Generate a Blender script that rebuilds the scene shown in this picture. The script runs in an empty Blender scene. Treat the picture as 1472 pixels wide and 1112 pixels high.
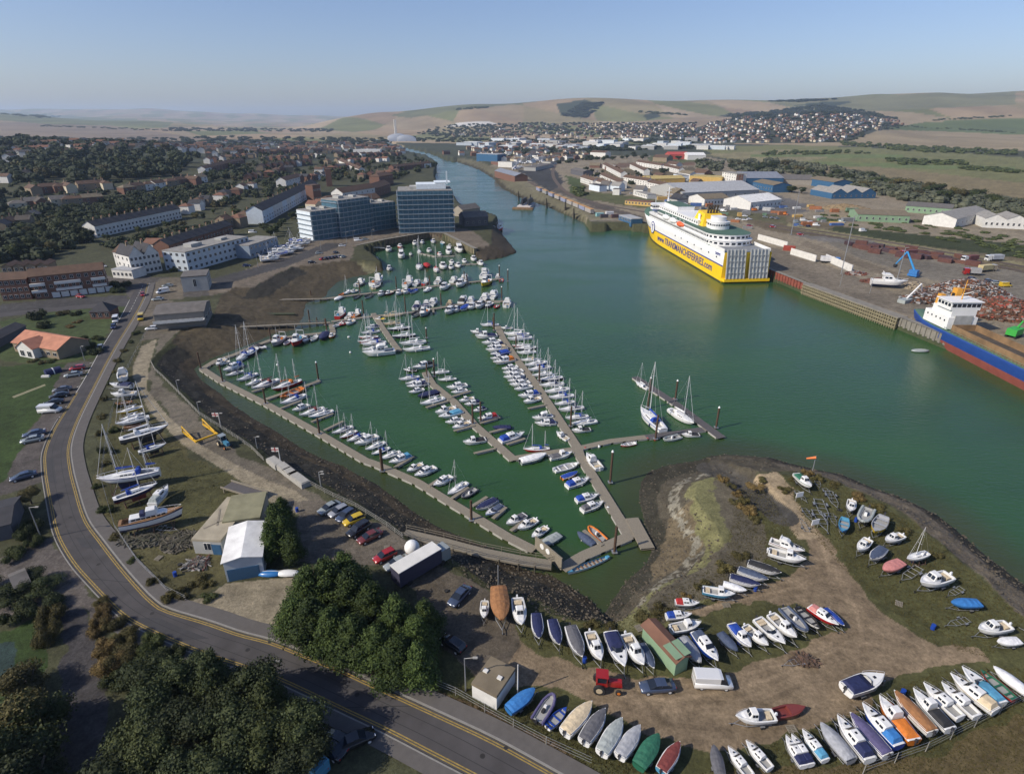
import bpy, math, random
import numpy as np
from mathutils import Vector, Matrix
random.seed(7); RNG = np.random.RandomState(5)
sc = bpy.context.scene; COL = sc.collection
PI = math.pi
# ---------------------------------------------------------------- camera (the drone, 72 m above the water)
CH = 72.0; FX = 843.0; TH = math.radians(24.2); CPX, CPY = 730.0, 550.0
LAND = 4.5
cam = bpy.data.cameras.new('Camera'); camo = bpy.data.objects.new('Camera', cam); COL.objects.link(camo)
camo.location = (0, 0, CH); camo.rotation_euler = (PI/2 - TH, 0, 0)
cam.sensor_width = 36; cam.lens = FX/1472*36; cam.shift_x = 0.00408; cam.shift_y = -0.00408
cam.clip_start = 1; cam.clip_end = 40000
sc.camera = camo

def U(px, py, z=LAND):
    dy = (CPY - py)/FX; k = (z - CH)/(-math.sin(TH) + dy*math.cos(TH))
    return ((px - CPX)/FX*k, (math.cos(TH) + dy*math.sin(TH))*k)

def hill(x, y):
    return 36*np.exp(-((x + 820)/400)**2 - ((y - 980)/400)**2) + 9*np.exp(-((x+420)/170)**2 - ((y-700)/260)**2)
# far relief: heights at several distances for a fan of bearings
FPX = np.array([-400, 0, 200, 400, 560, 700, 850, 1000, 1100, 1180, 1260, 1350, 1470, 1900.])
def zsky(Y, pys):
    return [max(4.5, CH - Y*math.tan(TH - math.atan((CPY - p)/FX))) for p in pys]
FY = np.array([1850, 2350, 2750, 3500, 4600, 6500, 9000, 13000, 16000.])
FZ = np.array([
 [4.5]*14,
 [20, 14, 5, 4.5, 4.5, 4.5, 6, 22, 40, 46, 30, 14, 10, 10],
 [30, 26, 10, 4.5, 4.5, 6, 14, 40, 76, 92, 62, 30, 30, 40],
 [50, 46, 26, 5, 14, 44, 60, 70, 92, 110, 116, 130, 150, 160],
 zsky(4600, [166, 167, 174, 188, 160, 148, 143, 143.5, 146, 142, 137.5, 132.5, 130, 130]),
 [60, 60, 50, 5, 40, 120, 170, 170, 170, 180, 200, 220, 240, 240],
 [90, 90, 90, 30, 20, 60, 120, 120, 120, 120, 150, 150, 150, 150],
 zsky(13000, [158.5, 157.5, 157, 165, 169.5, 172, 174, 174, 174, 174, 174, 174, 174, 174]),
 [40]*14])
def smooth_interp(v, xs, table_cols):
    i = np.clip(np.searchsorted(xs, v) - 1, 0, len(xs) - 2)
    t = np.clip((v - xs[i])/(xs[i+1] - xs[i]), 0, 1); t = t*t*(3 - 2*t)
    return i, t
def far_z(x, y):
    x = np.asarray(x, float); y = np.asarray(y, float)
    k = y*math.cos(TH) + 60*math.sin(TH)
    px = CPX + x/np.maximum(k, 1)*FX
    i, t = smooth_interp(px, FPX, None); j, s = smooth_interp(y, FY, None)
    z = (FZ[j, i]*(1-t) + FZ[j, i+1]*t)*(1-s) + (FZ[j+1, i]*(1-t) + FZ[j+1, i+1]*t)*s
    amp = np.clip((y - 2300)/1500, 0, 1)*np.clip((z - 5)/60, 0, 1)
    z = z + amp*(7*np.sin(x/310 + 1.3*np.sin(y/700)) + 6*np.sin(x/170 + y/420) + 4*np.sin(y/260 - x/500))
    return np.maximum(z, LAND)
def ground_z(x, y):
    """height of dry land (not the banks)"""
    return far_z(x, y) + hill(np.asarray(x, float), np.asarray(y, float))
_GY = np.geomspace(25, 15500, 700)
def G(px, py):
    """pixel -> point on the dry land surface (the first crossing of the sight line)"""
    dy = (CPY - py)/FX; sl_ = (-math.sin(TH) + dy*math.cos(TH))/(math.cos(TH) + dy*math.sin(TH)); sx = (px - CPX)/FX/(math.cos(TH) + dy*math.sin(TH))
    zr = CH + sl_*_GY; d = zr - ground_z(sx*_GY, _GY); i = int(np.argmax(d < 0))
    if d[i] >= 0: i = int(np.argmin(d)); y = _GY[i]
    elif i == 0: y = _GY[0]
    else: t = d[i-1]/(d[i-1] - d[i]); y = _GY[i-1] + (_GY[i] - _GY[i-1])*t
    return sx*y, y, float(ground_z(sx*y, y))

def vnoise(x, y, seed=0):
    def h(i, j):
        n = (i*374761393 + j*668265263 + seed*1442695041) & 0xffffffff
        n = ((n ^ (n >> 13))*1274126177) & 0xffffffff
        return ((n ^ (n >> 16)) & 0xffff)/65535.
    xi = np.floor(x).astype(np.int64); yi = np.floor(y).astype(np.int64); u = x - xi; v = y - yi; u = u*u*(3-2*u); v = v*v*(3-2*v)
    return (h(xi, yi)*(1-u) + h(xi+1, yi)*u)*(1-v) + (h(xi, yi+1)*(1-u) + h(xi+1, yi+1)*u)*v
def fbm(x, y, sc_, oct_=4, seed=0):
    t = 0; a = .5; w_ = 0
    for k in range(oct_):
        t = t + a*vnoise(x/sc_*2**k + 17.3*k, y/sc_*2**k - 9.1*k, seed+k); w_ += a; a *= .55
    return t/w_ - .5
def inpoly(X, Y, P):
    P = np.asarray(P, float); x0, y0 = P.min(0); x1, y1 = P.max(0)
    res = np.zeros(X.shape, bool); idx = np.where((X >= x0) & (X <= x1) & (Y >= y0) & (Y <= y1))[0]
    if not len(idx): return res
    x = X[idx]; y = Y[idx]; r = np.zeros(len(idx), bool); n = len(P); j = n - 1
    for i in range(n):
        xi, yi = P[i]; xj, yj = P[j]
        if yi != yj:
            r ^= ((yi > y) != (yj > y)) & (x < (xj - xi)*(y - yi)/(yj - yi) + xi)
        j = i
    res[idx] = r
    return res
def dist_line(X, Y, L):
    d = np.full(X.shape, 1e9)
    for (ax, ay), (bx, by) in zip(L[:-1], L[1:]):
        vx, vy = bx - ax, by - ay; q = vx*vx + vy*vy + 1e-9
        t = np.clip(((X - ax)*vx + (Y - ay)*vy)/q, 0, 1)
        d = np.minimum(d, np.hypot(X - ax - t*vx, Y - ay - t*vy))
    return d
def UL(pts, z=LAND): return [U(a, b, z) for a, b in pts]

# ---------------------------------------------------------------- materials
MATS = {}
def mat(name, col, rough=.7, metal=0., var=.12, scale=1.5, bump=0., spec=.5, coat=0., noise_detail=4, alpha=None):
    if name in MATS: return MATS[name]
    m = bpy.data.materials.new(name); m.use_nodes = True; nt = m.node_tree; N = nt.nodes; Lk = nt.links
    b = N['Principled BSDF']; b.inputs['Roughness'].default_value = rough; b.inputs['Metallic'].default_value = metal
    b.inputs['Specular IOR Level'].default_value = spec
    if coat: b.inputs['Coat Weight'].default_value = coat
    if var > 0:
        tc = N.new('ShaderNodeNewGeometry'); no = N.new('ShaderNodeTexNoise'); no.inputs['Scale'].default_value = scale
        no.inputs['Detail'].default_value = noise_detail
        Lk.new(tc.outputs['Position'], no.inputs['Vector'])
        mx = N.new('ShaderNodeMix'); mx.data_type = 'RGBA'
        mx.inputs['A'].default_value = (*[c*(1 - var*1.6) for c in col], 1)
        mx.inputs['B'].default_value = (*[min(1, c*(1 + var*1.6)) for c in col], 1)
        Lk.new(no.outputs['Fac'], mx.inputs['Factor']); Lk.new(mx.outputs['Result'], b.inputs['Base Color'])
        if bump:
            bp = N.new('ShaderNodeBump'); bp.inputs['Strength'].default_value = 1; bp.inputs['Distance'].default_value = bump
            Lk.new(no.outputs['Fac'], bp.inputs['Height']); Lk.new(bp.outputs['Normal'], b.inputs['Normal'])
    else: b.inputs['Base Color'].default_value = (*col, 1)
    MATS[name] = m; return m
PAL = dict(w=(.75,.75,.73), n=(.012,.018,.07), b=(.01,.05,.30), r=(.36,.02,.02), g=(.02,.12,.07), o=(.55,.16,.02), y=(.62,.42,.02),
           k=(.02,.02,.022), s=(.32,.33,.35), c=(.55,.45,.30), t=(.08,.27,.42), m=(.16,.035,.03), p=(.50,.20,.18), d=(.10,.10,.11),
           q=(.055,.075,.125), v=(.09,.08,.17), z=(.28,.13,.05), l=(.30,.33,.32), u=(.03,.16,.42))
def pm(c, kind='paint'):
    col = PAL[c]
    if kind == 'gel': return mat('gelcoat_'+c, [v*.93 for v in col], .32, 0, .09, 2.2, 0, .5, .2)
    if kind == 'canvas': return mat('canvas_'+c, col, .8, 0, .28, 2.2, .10)
    if kind == 'car': return mat('carpaint_'+c, col, .25, .2, .02, 1, 0, .5, .8)
    return mat('paint_'+c, col, .5, 0, .1, 1.3)

# ---------------------------------------------------------------- mesh building
class MB:
    def __init__(s): s.v = []; s.f = []; s.m = []; s.sm = []
    def add(s, vs, fs, m=0, smooth=False):
        b = len(s.v); s.v += [tuple(p) for p in vs]
        for f in fs: s.f.append(tuple(b + i for i in f)); s.m.append(m); s.sm.append(smooth)
    def box(s, cx, cy, cz, sx, sy, sz, rz=0, m=0, taper=1.):
        c, n = math.cos(rz), math.sin(rz); vs = []
        for z, k in ((-1, 1), (1, taper)):
            for x, y in ((-1,-1),(1,-1),(1,1),(-1,1)):
                X, Y = x*sx/2*k, y*sy/2*k; vs.append((cx + X*c - Y*n, cy + X*n + Y*c, cz + z*sz/2))
        s.add(vs, [(0,3,2,1),(4,5,6,7),(0,1,5,4),(1,2,6,5),(2,3,7,6),(3,0,4,7)], m)
        return s
    def prism(s, poly, z0, z1, m=0, mtop=None):
        a = sum(poly[i][0]*poly[(i+1) % len(poly)][1] - poly[(i+1) % len(poly)][0]*poly[i][1] for i in range(len(poly)))
        if a < 0: poly = poly[::-1]
        n = len(poly); vs = [(x, y, z0) for x, y in poly] + [(x, y, z1) for x, y in poly]
        s.add(vs, [(i, (i+1) % n, n + (i+1) % n, n + i) for i in range(n)], m)
        s.add([(x, y, z1) for x, y in poly], [tuple(range(n))], m if mtop is None else mtop)
        s.add([(x, y, z0) for x, y in poly], [tuple(range(n))[::-1]], m)
        return s
    def tube(s, p0, p1, r0, r1=None, n=6, m=0, smooth=True):
        r1 = r0 if r1 is None else r1; a = Vector(p0); b = Vector(p1); d = (b - a)
        if d.length < 1e-6: return s
        d.normalize(); u = d.orthogonal().normalized(); w = d.cross(u); vs = []
        for c, r in ((a, r0), (b, r1)):
            for i in range(n):
                t = 2*PI*i/n; vs.append(c + u*math.cos(t)*r + w*math.sin(t)*r)
        s.add(vs, [(i, (i+1) % n, n + (i+1) % n, n + i) for i in range(n)], m, smooth)
        s.add(vs[:n], [tuple(range(n))[::-1]], m); s.add(vs[n:], [tuple(range(n))], m)
        return s
    def path(s, pts, r, n=6, m=0):
        for a, b in zip(pts[:-1], pts[1:]): s.tube(a, b, r, r, n, m)
        return s
    def loft(s, secs, m=0, smooth=True, close=False, cap=True):
        n = len(secs[0]); b = len(s.v)
        for q in secs: s.v += [tuple(p) for p in q]
        for i in range(len(secs) - 1):
            for j in range(n if close else n - 1):
                k = (j + 1) % n; s.f.append((b+i*n+j, b+i*n+k, b+(i+1)*n+k, b+(i+1)*n+j)); s.m.append(m if isinstance(m, int) else m[j]); s.sm.append(smooth)
        if cap:
            for i, rev in ((0, True), (len(secs)-1, False)):
                s.add(secs[i], [tuple(range(n))[::-1] if rev else tuple(range(n))], m if isinstance(m, int) else m[0])
        return s
    def ball(s, cx, cy, cz, rx, ry, rz, m=0, nu=10, nv=6, top=False):
        secs = []
        for i in range(nv + 1):
            t = PI*i/nv if not top else PI/2*i/nv
            secs.append([(cx + rx*math.sin(t)*math.cos(2*PI*j/nu), cy + ry*math.sin(t)*math.sin(2*PI*j/nu), cz + rz*math.cos(t)) for j in range(nu)])
        return s.loft(secs[::-1], m, True, True, False)
    def mesh(s, name, mats):
        me = bpy.data.meshes.new(name); me.from_pydata(s.v, [], s.f)
        for mt in (mats if isinstance(mats, (list, tuple)) else [mats]): me.materials.append(mt)
        me.polygons.foreach_set('material_index', s.m); me.polygons.foreach_set('use_smooth', s.sm); me.update()
        return me
def O(name, me, parent=None, loc=None, rz=None):
    o = bpy.data.objects.new(name, me); COL.objects.link(o)
    if parent is not None: o.parent = parent
    if loc is not None: o.location = loc
    if rz is not None: o.rotation_euler = (0, 0, rz)
    return o
def tag(o, label=None, cat=None, group=None, kind=None):
    if label and len(label.split()) > 16:
        for a, b_ in ((' small ', ' '), ('rigid ', ''), (' with ', ', '), ('those ', ''), ('the ', '')):
            if len(label.split()) > 16: label = label.replace(a, b_)
    if label: o['label'] = label
    if cat: o['category'] = cat
    if group: o['group'] = group
    if kind: o['kind'] = kind
    return o
def T(name, label, cat, loc=(0,0,0), rz=0, group=None, sc_=1.):
    o = bpy.data.objects.new(name, None); COL.objects.link(o); o.empty_display_size = .1
    o.location = loc; o.rotation_euler = (0, 0, rz); o.scale = (sc_,)*3
    return tag(o, label, cat, group)
ORD = 'first second third fourth fifth sixth seventh eighth ninth tenth eleventh twelfth thirteenth fourteenth fifteenth sixteenth seventeenth eighteenth nineteenth twentieth'.split() + \
      ['twenty-' + w for w in 'first second third fourth fifth sixth seventh eighth ninth'.split()] + ['thirtieth'] + ['thirty-' + w for w in 'first second third fourth fifth sixth seventh eighth ninth'.split()] + \
      [y for t in ('fort', 'fift', 'sixt') for y in [t + 'ieth'] + [t + 'y-' + w for w in 'first second third fourth fifth sixth seventh eighth ninth'.split()]]
def crop(x0, y0, s): return lambda x, y: (x0 + x/s, y0 + y/s)

# ---------------------------------------------------------------- world, sun
SUN_AZ = math.radians(23); SUN_EL = math.radians(37)      # light travels towards (+cos, +sin) of SUN_AZ
w = bpy.data.worlds.new('World'); sc.world = w; w.use_nodes = True
nt = w.node_tree; bg = nt.nodes['Background']; sky = nt.nodes.new('ShaderNodeTexSky'); sky.sky_type = 'NISHITA'
sky.sun_disc = False; sky.sun_elevation = SUN_EL
sky.sun_rotation = math.atan2(-math.cos(SUN_AZ), -math.sin(SUN_AZ)); sky.altitude = 80; sky.air_density = 1.0; sky.dust_density = 1.1; sky.ozone_density = 2.2
mxs = nt.nodes.new('ShaderNodeMix'); mxs.data_type = 'RGBA'; mxs.blend_type = 'MULTIPLY'; mxs.inputs['Factor'].default_value = 1; mxs.inputs['B'].default_value = (.97, .98, 1.17, 1)
nt.links.new(sky.outputs[0], mxs.inputs['A']); nt.links.new(mxs.outputs['Result'], bg.inputs[0]); bg.inputs[1].default_value = .112
sl = bpy.data.lights.new('Sun', 'SUN'); sl.energy = 4.9; sl.angle = math.radians(.5); sl.color = (1, .91, .78)
so = bpy.data.objects.new('Sun', sl); COL.objects.link(so)
dv = Vector((math.cos(SUN_AZ)*math.cos(SUN_EL), math.sin(SUN_AZ)*math.cos(SUN_EL), -math.sin(SUN_EL)))
so.rotation_euler = dv.to_track_quat('-Z', 'Y').to_euler(); so.location = (-200, -100, 300)
sc.view_settings.view_transform = 'Standard'; sc.view_settings.look = 'None'; sc.view_settings.exposure = 0; sc.view_settings.gamma = 1
sc.render.engine = 'CYCLES'; cy = sc.cycles
cy.use_denoising = True; cy.max_bounces = 5; cy.diffuse_bounces = 2; cy.glossy_bounces = 2; cy.transmission_bounces = 2; cy.volume_bounces = 1; cy.transparent_max_bounces = 6
cy.use_adaptive_sampling = True; cy.adaptive_threshold = .02
# ---------------------------------------------------------------- shorelines (pixels of the photograph, put on the water level or the land level)
WL_WEST = [(628,237),(627,244),(625,257),(630,270),(652,285),(661,300),(692,310),(716,318),(722,336),(745,363),(723,371),(694,376),(684,370),(668,361),(637,347),(617,344.5),(590,347),
 (552,356.5),(525,366),(541,379),(551,389),(527,395),(505,399),(486.5,405),(472,417.6),(469,426),(439,436.5),(437,454),(424,474),(393,480),(363,493.6),(336,503),(300,517),(288.5,524),(279,530),
 (290.6,547),(317,565.6),(335,582),(366,602),(402.6,622.7),(433,643),(464,659),(494,669.5),(525,688),(540,695),(575,719.6),(602.5,741),(635,760),(676,776.6),(730,796),(752,817),(795.6,828),(828,848),(850,863),(861,876),(867,884)]
WL_EAST = [(867,884),(880,862),(903,832),(930,808),(936,790),(932,768),(925,745),(918,715),(920,694),(933,677),(963,667),(1004,661),(1020,655),(1040,653),(1075,655),(1110,660),(1140,668),(1205,681),(1249,699),
 (1292,714),(1325,729),(1349,742),(1375,762),(1397,781),(1420,801),(1450,823),(1475,843),(1560,900),(1800,1060)]
QUAY_E = [(1900,700),(1475,541),(1296,471),(1160,422),(1092,397),(1050,372),(1000,350),(940,334),(924,334),(898,331),(849,333),(841,321)]
BANK_NE = [(841,321),(828,316),(782,296),(746,285),(720,271),(708,257),(686.5,244),(655,233),(641,231.5),(628,237)]
WATER = UL(WL_WEST + WL_EAST[1:], 0) + [(700, 60), (1500, 300)] + UL(QUAY_E + BANK_NE[1:], 0)
WATER2 = UL([(655,233),(628,237.5),(612,226),(585,220),(558,216),(550,208),(533,203),(528,199.5),(553,201),(566,207),(590,214),(620,221),(641,230)], 0)
# banks: (water line at z 0, top line at land level)
TOP_WEST = [(498,374),(446,381),(422,383),(393,396.6),(366.5,412),(340,412),(318,424),(300,470),(262,472),(243.5,494),(224.5,509),(217,521),(222.6,532),(234,543.6),(262,570),(286.5,596),(311,612.5),(341.5,631),
 (362,645),(380,665.5),(412,678),(446.5,694),(479,714),(512,729),(556,755),(581,774),(649,815),(692,842),(735,854),(785,880),(828,893.5),(861,893),(872,899)]
TOP_EAST = [(872,899),(885,897),(905,884),(960,847),(1005,820),(1032,801),(1042,785),(1031,756),(1013,736),(999,714),(1000,699),(1010,689),(1025,686),(1045,693),(1062,703),(1080,690),(1088,679),(1118,677),(1150,677),
 (1183,684),(1216,698),(1253,713),(1279,724),(1305,741),(1327,760),(1357,782),(1379,802),(1412,828),(1450,868),(1560,960),(1780,1112)]
i_w = WL_WEST.index((551,389))
W_LINE = UL(WL_WEST[i_w:], 0); W_TOP = UL(TOP_WEST, LAND)
E_LINE = UL(WL_EAST, 0); E_TOP = UL(TOP_EAST, LAND)
N_LINE = UL(BANK_NE, 0); N_TOP = UL([(846,312),(800,284),(760,272),(735,258),(716,243),(690,232),(662,227)], LAND)
T_LINE = UL([(716,318),(722,336),(745,363),(723,371),(694,376),(684,370)], 0); T_TOP = UL([(708,322),(706,352),(684,357)], LAND)
BANKS = [(W_LINE, W_TOP, 1.0), (E_LINE, E_TOP, .8), (N_LINE, N_TOP, 1.), (T_LINE, T_TOP, 1.)]
GULLY = UL([(1022,664),(1045,684),(1066,704),(1090,728),(1120,757)], 2)

# ---------------------------------------------------------------- the ground: one fan-shaped sheet out to the horizon
rows = [U(730, p, LAND)[1] for p in np.concatenate([np.arange(1330, 1112, -5), np.arange(1112, 208, -1.75)])]
rows = np.array(rows); ym = rows[-1]
far_rows = [ym]
while far_rows[-1] < 15500: far_rows.append(far_rows[-1]*1.0125)
rows = np.concatenate([rows, far_rows[1:]])
colpx = np.concatenate([np.arange(-420, -20, 6), np.arange(-20, 1490, 2.0), np.arange(1490, 1900, 6)])
kk = rows*math.cos(TH) + (CH - LAND)*math.sin(TH)
XX = (colpx[None, :] - CPX)/FX*kk[:, None]; YY = np.repeat(rows[:, None], len(colpx), 1)
nr, nc = XX.shape; X = XX.ravel(); Y = YY.ravel()
Z = ground_z(X, Y)
inw = inpoly(X, Y, WATER) | inpoly(X, Y, WATER2)
bank = np.zeros(len(X), bool); bfrac = np.ones(len(X))
for L, Tp, e in BANKS:
    P = L + Tp[::-1]; 
    b = inpoly(X, Y, P) & ~inw; ix = np.where(b)[0]
    dW = dist_line(X[ix], Y[ix], L); dL = dist_line(X[ix], Y[ix], Tp)
    ee = np.where(X[ix] < U(1062, 700)[0], 2.2, .8) if e == .8 else e
    fr = np.clip((dW/(dW + dL + 1e-6))**ee + .10*fbm(X[ix], Y[ix], 7, 4, 83), .01, 1); Z[ix] = fr*LAND; bfrac[ix] = fr; bank[ix] = True
ix = np.where(inw & (Y < 2000))[0]
dsh = np.minimum(dist_line(X[ix], Y[ix], W_LINE), dist_line(X[ix], Y[ix], E_LINE))
Z[ix] = -0.15 - np.clip(dsh*.12, 0, 3)
Z[inw & (Y >= 900)] = -2
ix = np.where((np.abs(X - 60) < 120) & (Y > 60) & (Y < 260) & ~inw)[0]
dg = dist_line(X[ix], Y[ix], GULLY); g0 = np.array(GULLY[0]); g1 = np.array(GULLY[-1])
tg = np.clip(((X[ix]-g0[0])*(g1-g0)[0] + (Y[ix]-g0[1])*(g1-g0)[1])/((g1-g0)**2).sum(), 0, 1)
zg = .4 + (LAND - .4)*tg; s = np.clip((dg - 2.2)/3.2, 0, 1); Z[ix] = np.minimum(Z[ix], zg + (LAND + 1 - zg)*s)
# small bumps on natural ground
nz = 1.1*fbm(X, Y, 5, 4, 3)
Z = np.where(bank & (Y < 700), Z + nz*1.3*np.clip(bfrac*4, 0, 1), Z)

# ---- ground colours (albedo) by area
AS = (.060,.058,.058); GR = (.200,.152,.098); CO = (.25,.215,.15); LW = (.034,.056,.016); RG = (.098,.084,.042); DG = (.040,.048,.020)
MU = (.070,.058,.040); DM = (.030,.028,.022); OL = (.150,.148,.068); SA = (.30,.235,.15); TA = (.270,.215,.130); FG = (.155,.155,.065); QU = (.225,.190,.135); BA = (.100,.080,.050); RU = (.10,.062,.04)
C = np.tile(np.array((.062,.064,.034)), (len(X), 1))
def paint(mask, col, k=1.): C[mask] = C[mask]*(1-k) + np.array(col)*k
XW = X + np.where(Y < 500, 3.2, 8)*fbm(X, Y, 5, 3, 41); YW = Y + np.where(Y < 500, 3.2, 8)*fbm(X, Y, 5, 3, 57)
def zone(pts, col, z=LAND, only=None):
    cr = col in (CO, AS)
    m = inpoly(X if cr else XW, Y if cr else YW, UL(pts, z))
    if only is not None: m &= only
    paint(m, col)
dry = ~bank & ~inw
k2 = Y*math.cos(TH) + (CH - Z)*math.sin(TH); PXV = CPX + X/np.maximum(k2, .1)*FX
PYV = CPY - FX*((Z - CH)*math.cos(TH) + Y*math.sin(TH))/np.maximum(k2, .1)
def zonep(pts, col, k=1.):       # far land, areas told by bearing and height of the slope
    m = inpoly(PXV, PYV, pts) & dry; paint(m, col, k)
# far country: patchwork of fields (cells in world space)
far = Y > 1700
u = X/420 + .25*np.sin(Y/900); v = Y/620 + .3*np.sin(X/700)
cell = (np.floor(u)*37 + np.floor(v)*91 + np.floor(u+v)*13) % 7
FC = np.array([(.29,.215,.13),(.24,.20,.11),(.17,.17,.075),(.32,.25,.16),(.26,.19,.12),(.15,.155,.065),(.28,.22,.135)])
C[far] = FC[cell[far].astype(int)]
zonep([(-600,190),(170,205),(300,200),(560,205),(760,208),(1000,206),(1300,212),(1000,232),(600,230),(-600,240)], (.055,.062,.040))
zonep([(1000,180),(1040,165),(1110,160),(1180,152),(1260,168),(1300,182),(1240,195),(1215,205),(1000,207),(900,203)], (.05,.055,.034))
zonep([(1215,206),(1260,188),(1320,184),(1460,194),(1900,200),(1900,230),(1460,216),(1340,212)], TA)
zonep([(1265,186),(1330,176),(1400,172),(1900,160),(1900,198),(1460,194),(1380,190)], (.10,.125,.045))
zonep([(1100,146),(1250,138),(1460,128),(1460,150),(1260,160),(1150,158)], (.17,.165,.09))
zonep([(840,188),(900,176),(1000,168),(1060,168),(1020,178),(1000,184)], (.26,.20,.13))
zonep([(0,205),(0,176),(140,178),(300,200),(260,205)], (.20,.155,.11))
zonep([(-10,158),(60,164),(250,176),(240,183),(60,178),(-10,172)], (.14,.15,.075))
zonep([(560,166),(620,153),(700,148),(780,146),(660,158),(590,170)], (.13,.135,.07))
for q in ([(800,150),(840,143),(860,150),(835,170),(806,166)], [(925,166),(942,160),(950,168),(930,173)], [(1130,152),(1180,147),(1230,146),(1200,153)]): zonep(q, (.045,.055,.03))
zonep([(640,182),(660,176),(700,174),(716,178),(690,182)], (.55,.53,.48))
# east: wetland, rail, yards
zonep([(1000,212),(1130,208),(1320,215),(1460,226),(1900,250),(1900,330),(1475,300),(1330,278),(1220,262),(1120,240),(1040,226)], FG)
zonep([(1120,236),(1250,238),(1460,262),(1900,300),(1900,330),(1475,302),(1330,280),(1220,262)], (.19,.155,.085))
zonep([(1010,222),(1130,215),(1200,226),(1100,238)], (.21,.185,.10))
for q in ([(1170,232),(1460,240),(1460,246),(1180,238)], [(1080,222),(1300,223),(1300,227),(1080,226)]): zonep(q, (.13,.16,.06))
zone([(700,238),(800,226),(1000,222),(1200,262),(1475,306),(1900,400),(1900,700),(1475,537),(1296,455),(1160,405),(1095,383),(1050,362),(930,318),(850,318),(790,284),(740,258),(716,244)], QU, only=dry)
zone([(830,268),(900,252),(935,262),(1000,290),(1100,330),(1240,358),(1475,405),(1900,520),(1900,470),(1475,372),(1240,330),(1110,305),(1000,276),(930,250),(880,246)], (.13,.105,.065), only=dry)
zone([(1180,335),(1475,372),(1475,352),(1300,335),(1200,325)], DG, only=dry)
zone([(1130,326),(1250,348),(1475,385),(1475,378),(1250,341),(1130,320)], (.21,.185,.10), only=dry)
zone([(1130,336),(1240,360),(1475,438),(1475,418),(1250,345)], (.15,.14,.125), only=dry)
zone([(1180,345),(1475,392),(1475,440),(1400,420),(1240,372)], (.165,.148,.118), only=dry)
zone([(1150,352),(1475,470),(1475,458),(1160,346)], (.17,.14,.10), only=dry)
zone([(1095,383),(1160,405),(1296,452),(1475,532),(1475,505),(1320,435),(1200,385),(1110,355)], (.17,.145,.11), only=dry)
zone([(760,262),(860,300),(925,318),(925,312),(860,292),(775,258)], (.10,.085,.07), only=dry)
zone([(745,246),(770,240),(800,246),(812,262),(790,276)], (.05,.05,.05), only=dry)
# west town streets and yards
zone([(345,392),(440,345),(500,338),(560,330),(640,325),(676,330),(706,353),(684,357),(640,336),(595,337),(552,344),(511,353),(505,376),(446,381),(422,383),(393,396.6),(366.5,412),(300,425),(270,420)], (.15,.125,.095), only=dry)
zone([(300,402),(400,376),(470,350),(500,350),(410,384),(320,410)], AS, only=dry)
zone([(60,395),(170,398),(262,398),(300,408),(300,425),(205,432),(183,428),(180,415),(60,420)], (.09,.082,.075), only=dry)
zone([(10,437),(100,428),(183,425),(183,440),(100,444),(10,455),(-100,470),(-100,455)], AS, only=dry)
zone([(0,462),(60,450),(183,440),(162,468),(148,492),(133,516),(100,520),(60,522),(0,520)], (.055,.075,.028), only=dry)
zone([(-200,528),(0,527),(60,521),(98,524),(60,590),(30,640),(11,690),(-60,760),(-300,800)], LW, only=dry)
zone([(95,522),(133,520),(120,545),(100,585),(70,630),(63,650),(64,692),(10,712),(-40,716),(11,688),(32,640),(60,592)], (.085,.075,.068), only=dry)
zone([(10,800),(70,775),(92,790),(130,840),(170,885),(140,900),(125,870),(100,860),(10,890),(-60,900),(-60,830)], (.105,.092,.082), only=dry)
zone([(100,860),(125,870),(140,960),(165,1112),(90,1112),(88,960)], (.06,.056,.056), only=dry)
zone([(10,905),(60,885),(75,900),(70,960),(40,1000),(-40,1050),(-60,930)], LW, only=dry)
zone([(-30,925),(22,918),(26,935),(24,955),(12,975),(-30,985)], (.03,.05,.045), only=dry)
# port yards: worn patches, rough grass between the tracks
for q, c in (([(835,285),(930,300),(1000,312),(1000,300),(930,285),(850,275)], (.095,.10,.045)), ([(1000,305),(1130,322),(1130,312),(1030,298)], (.10,.095,.05)), ([(880,262),(930,258),(935,250),(890,250)], (.15,.145,.07)), ([(812,252),(835,258),(840,282),(822,280)], (.07,.09,.035)),
  ([(700,245),(740,262),(800,300),(860,318),(870,312),(800,284),(735,250)], (.17,.155,.10)), ([(1000,276),(1100,275),(1180,300),(1130,310),(1000,298)], (.12,.115,.11)), ([(1150,300),(1250,320),(1240,300),(1180,290)], (.25,.20,.13)), ([(860,244),(1000,240),(1000,250),(930,262),(880,258)], (.11,.09,.055)),
  ([(930,225),(1000,222),(1010,232),(935,236)], (.10,.11,.05)), ([(850,236),(1000,233),(1000,238),(850,242)], (.14,.09,.06))): zone(q, c, only=dry)
# boat strip between the road and the concrete track
zone([(232,440),(228,452),(196,500),(150,640),(128,690),(150,760),(225,850),(262,868),(325,838),(390,735),(392,720),(270,650),(205,580),(190,530),(200,500),(226,470)], (.085,.078,.036), only=dry)
zone([(150,610),(262,650),(388,716),(380,730),(300,740),(230,770),(180,760),(140,700)], (.068,.066,.028), only=dry)
zone([(203,490),(228,486),(212,533),(214,558),(250,600),(280,640),(331,681),(388,716),(462,725),(440,700),(388,672),(322,640),(280,592),(243,558),(220,531),(226,505),(262,474),(298,470),(298,440),(232,430),(214,470)], (.135,.118,.09), only=dry)
zone([(203,498),(226,486.5),(213,532),(211,560),(243,600),(290,640),(340,668),(385,690),(425,705),(448,722),(470,740),(430,740),(392,724),(331,681),(264,640),(215,592),(192,545),(190,530)], CO, only=dry)
zone([(200,440),(232,400),(262,398),(262,430),(232,432),(218,470),(196,470)], (.14,.12,.09), only=dry)
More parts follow.
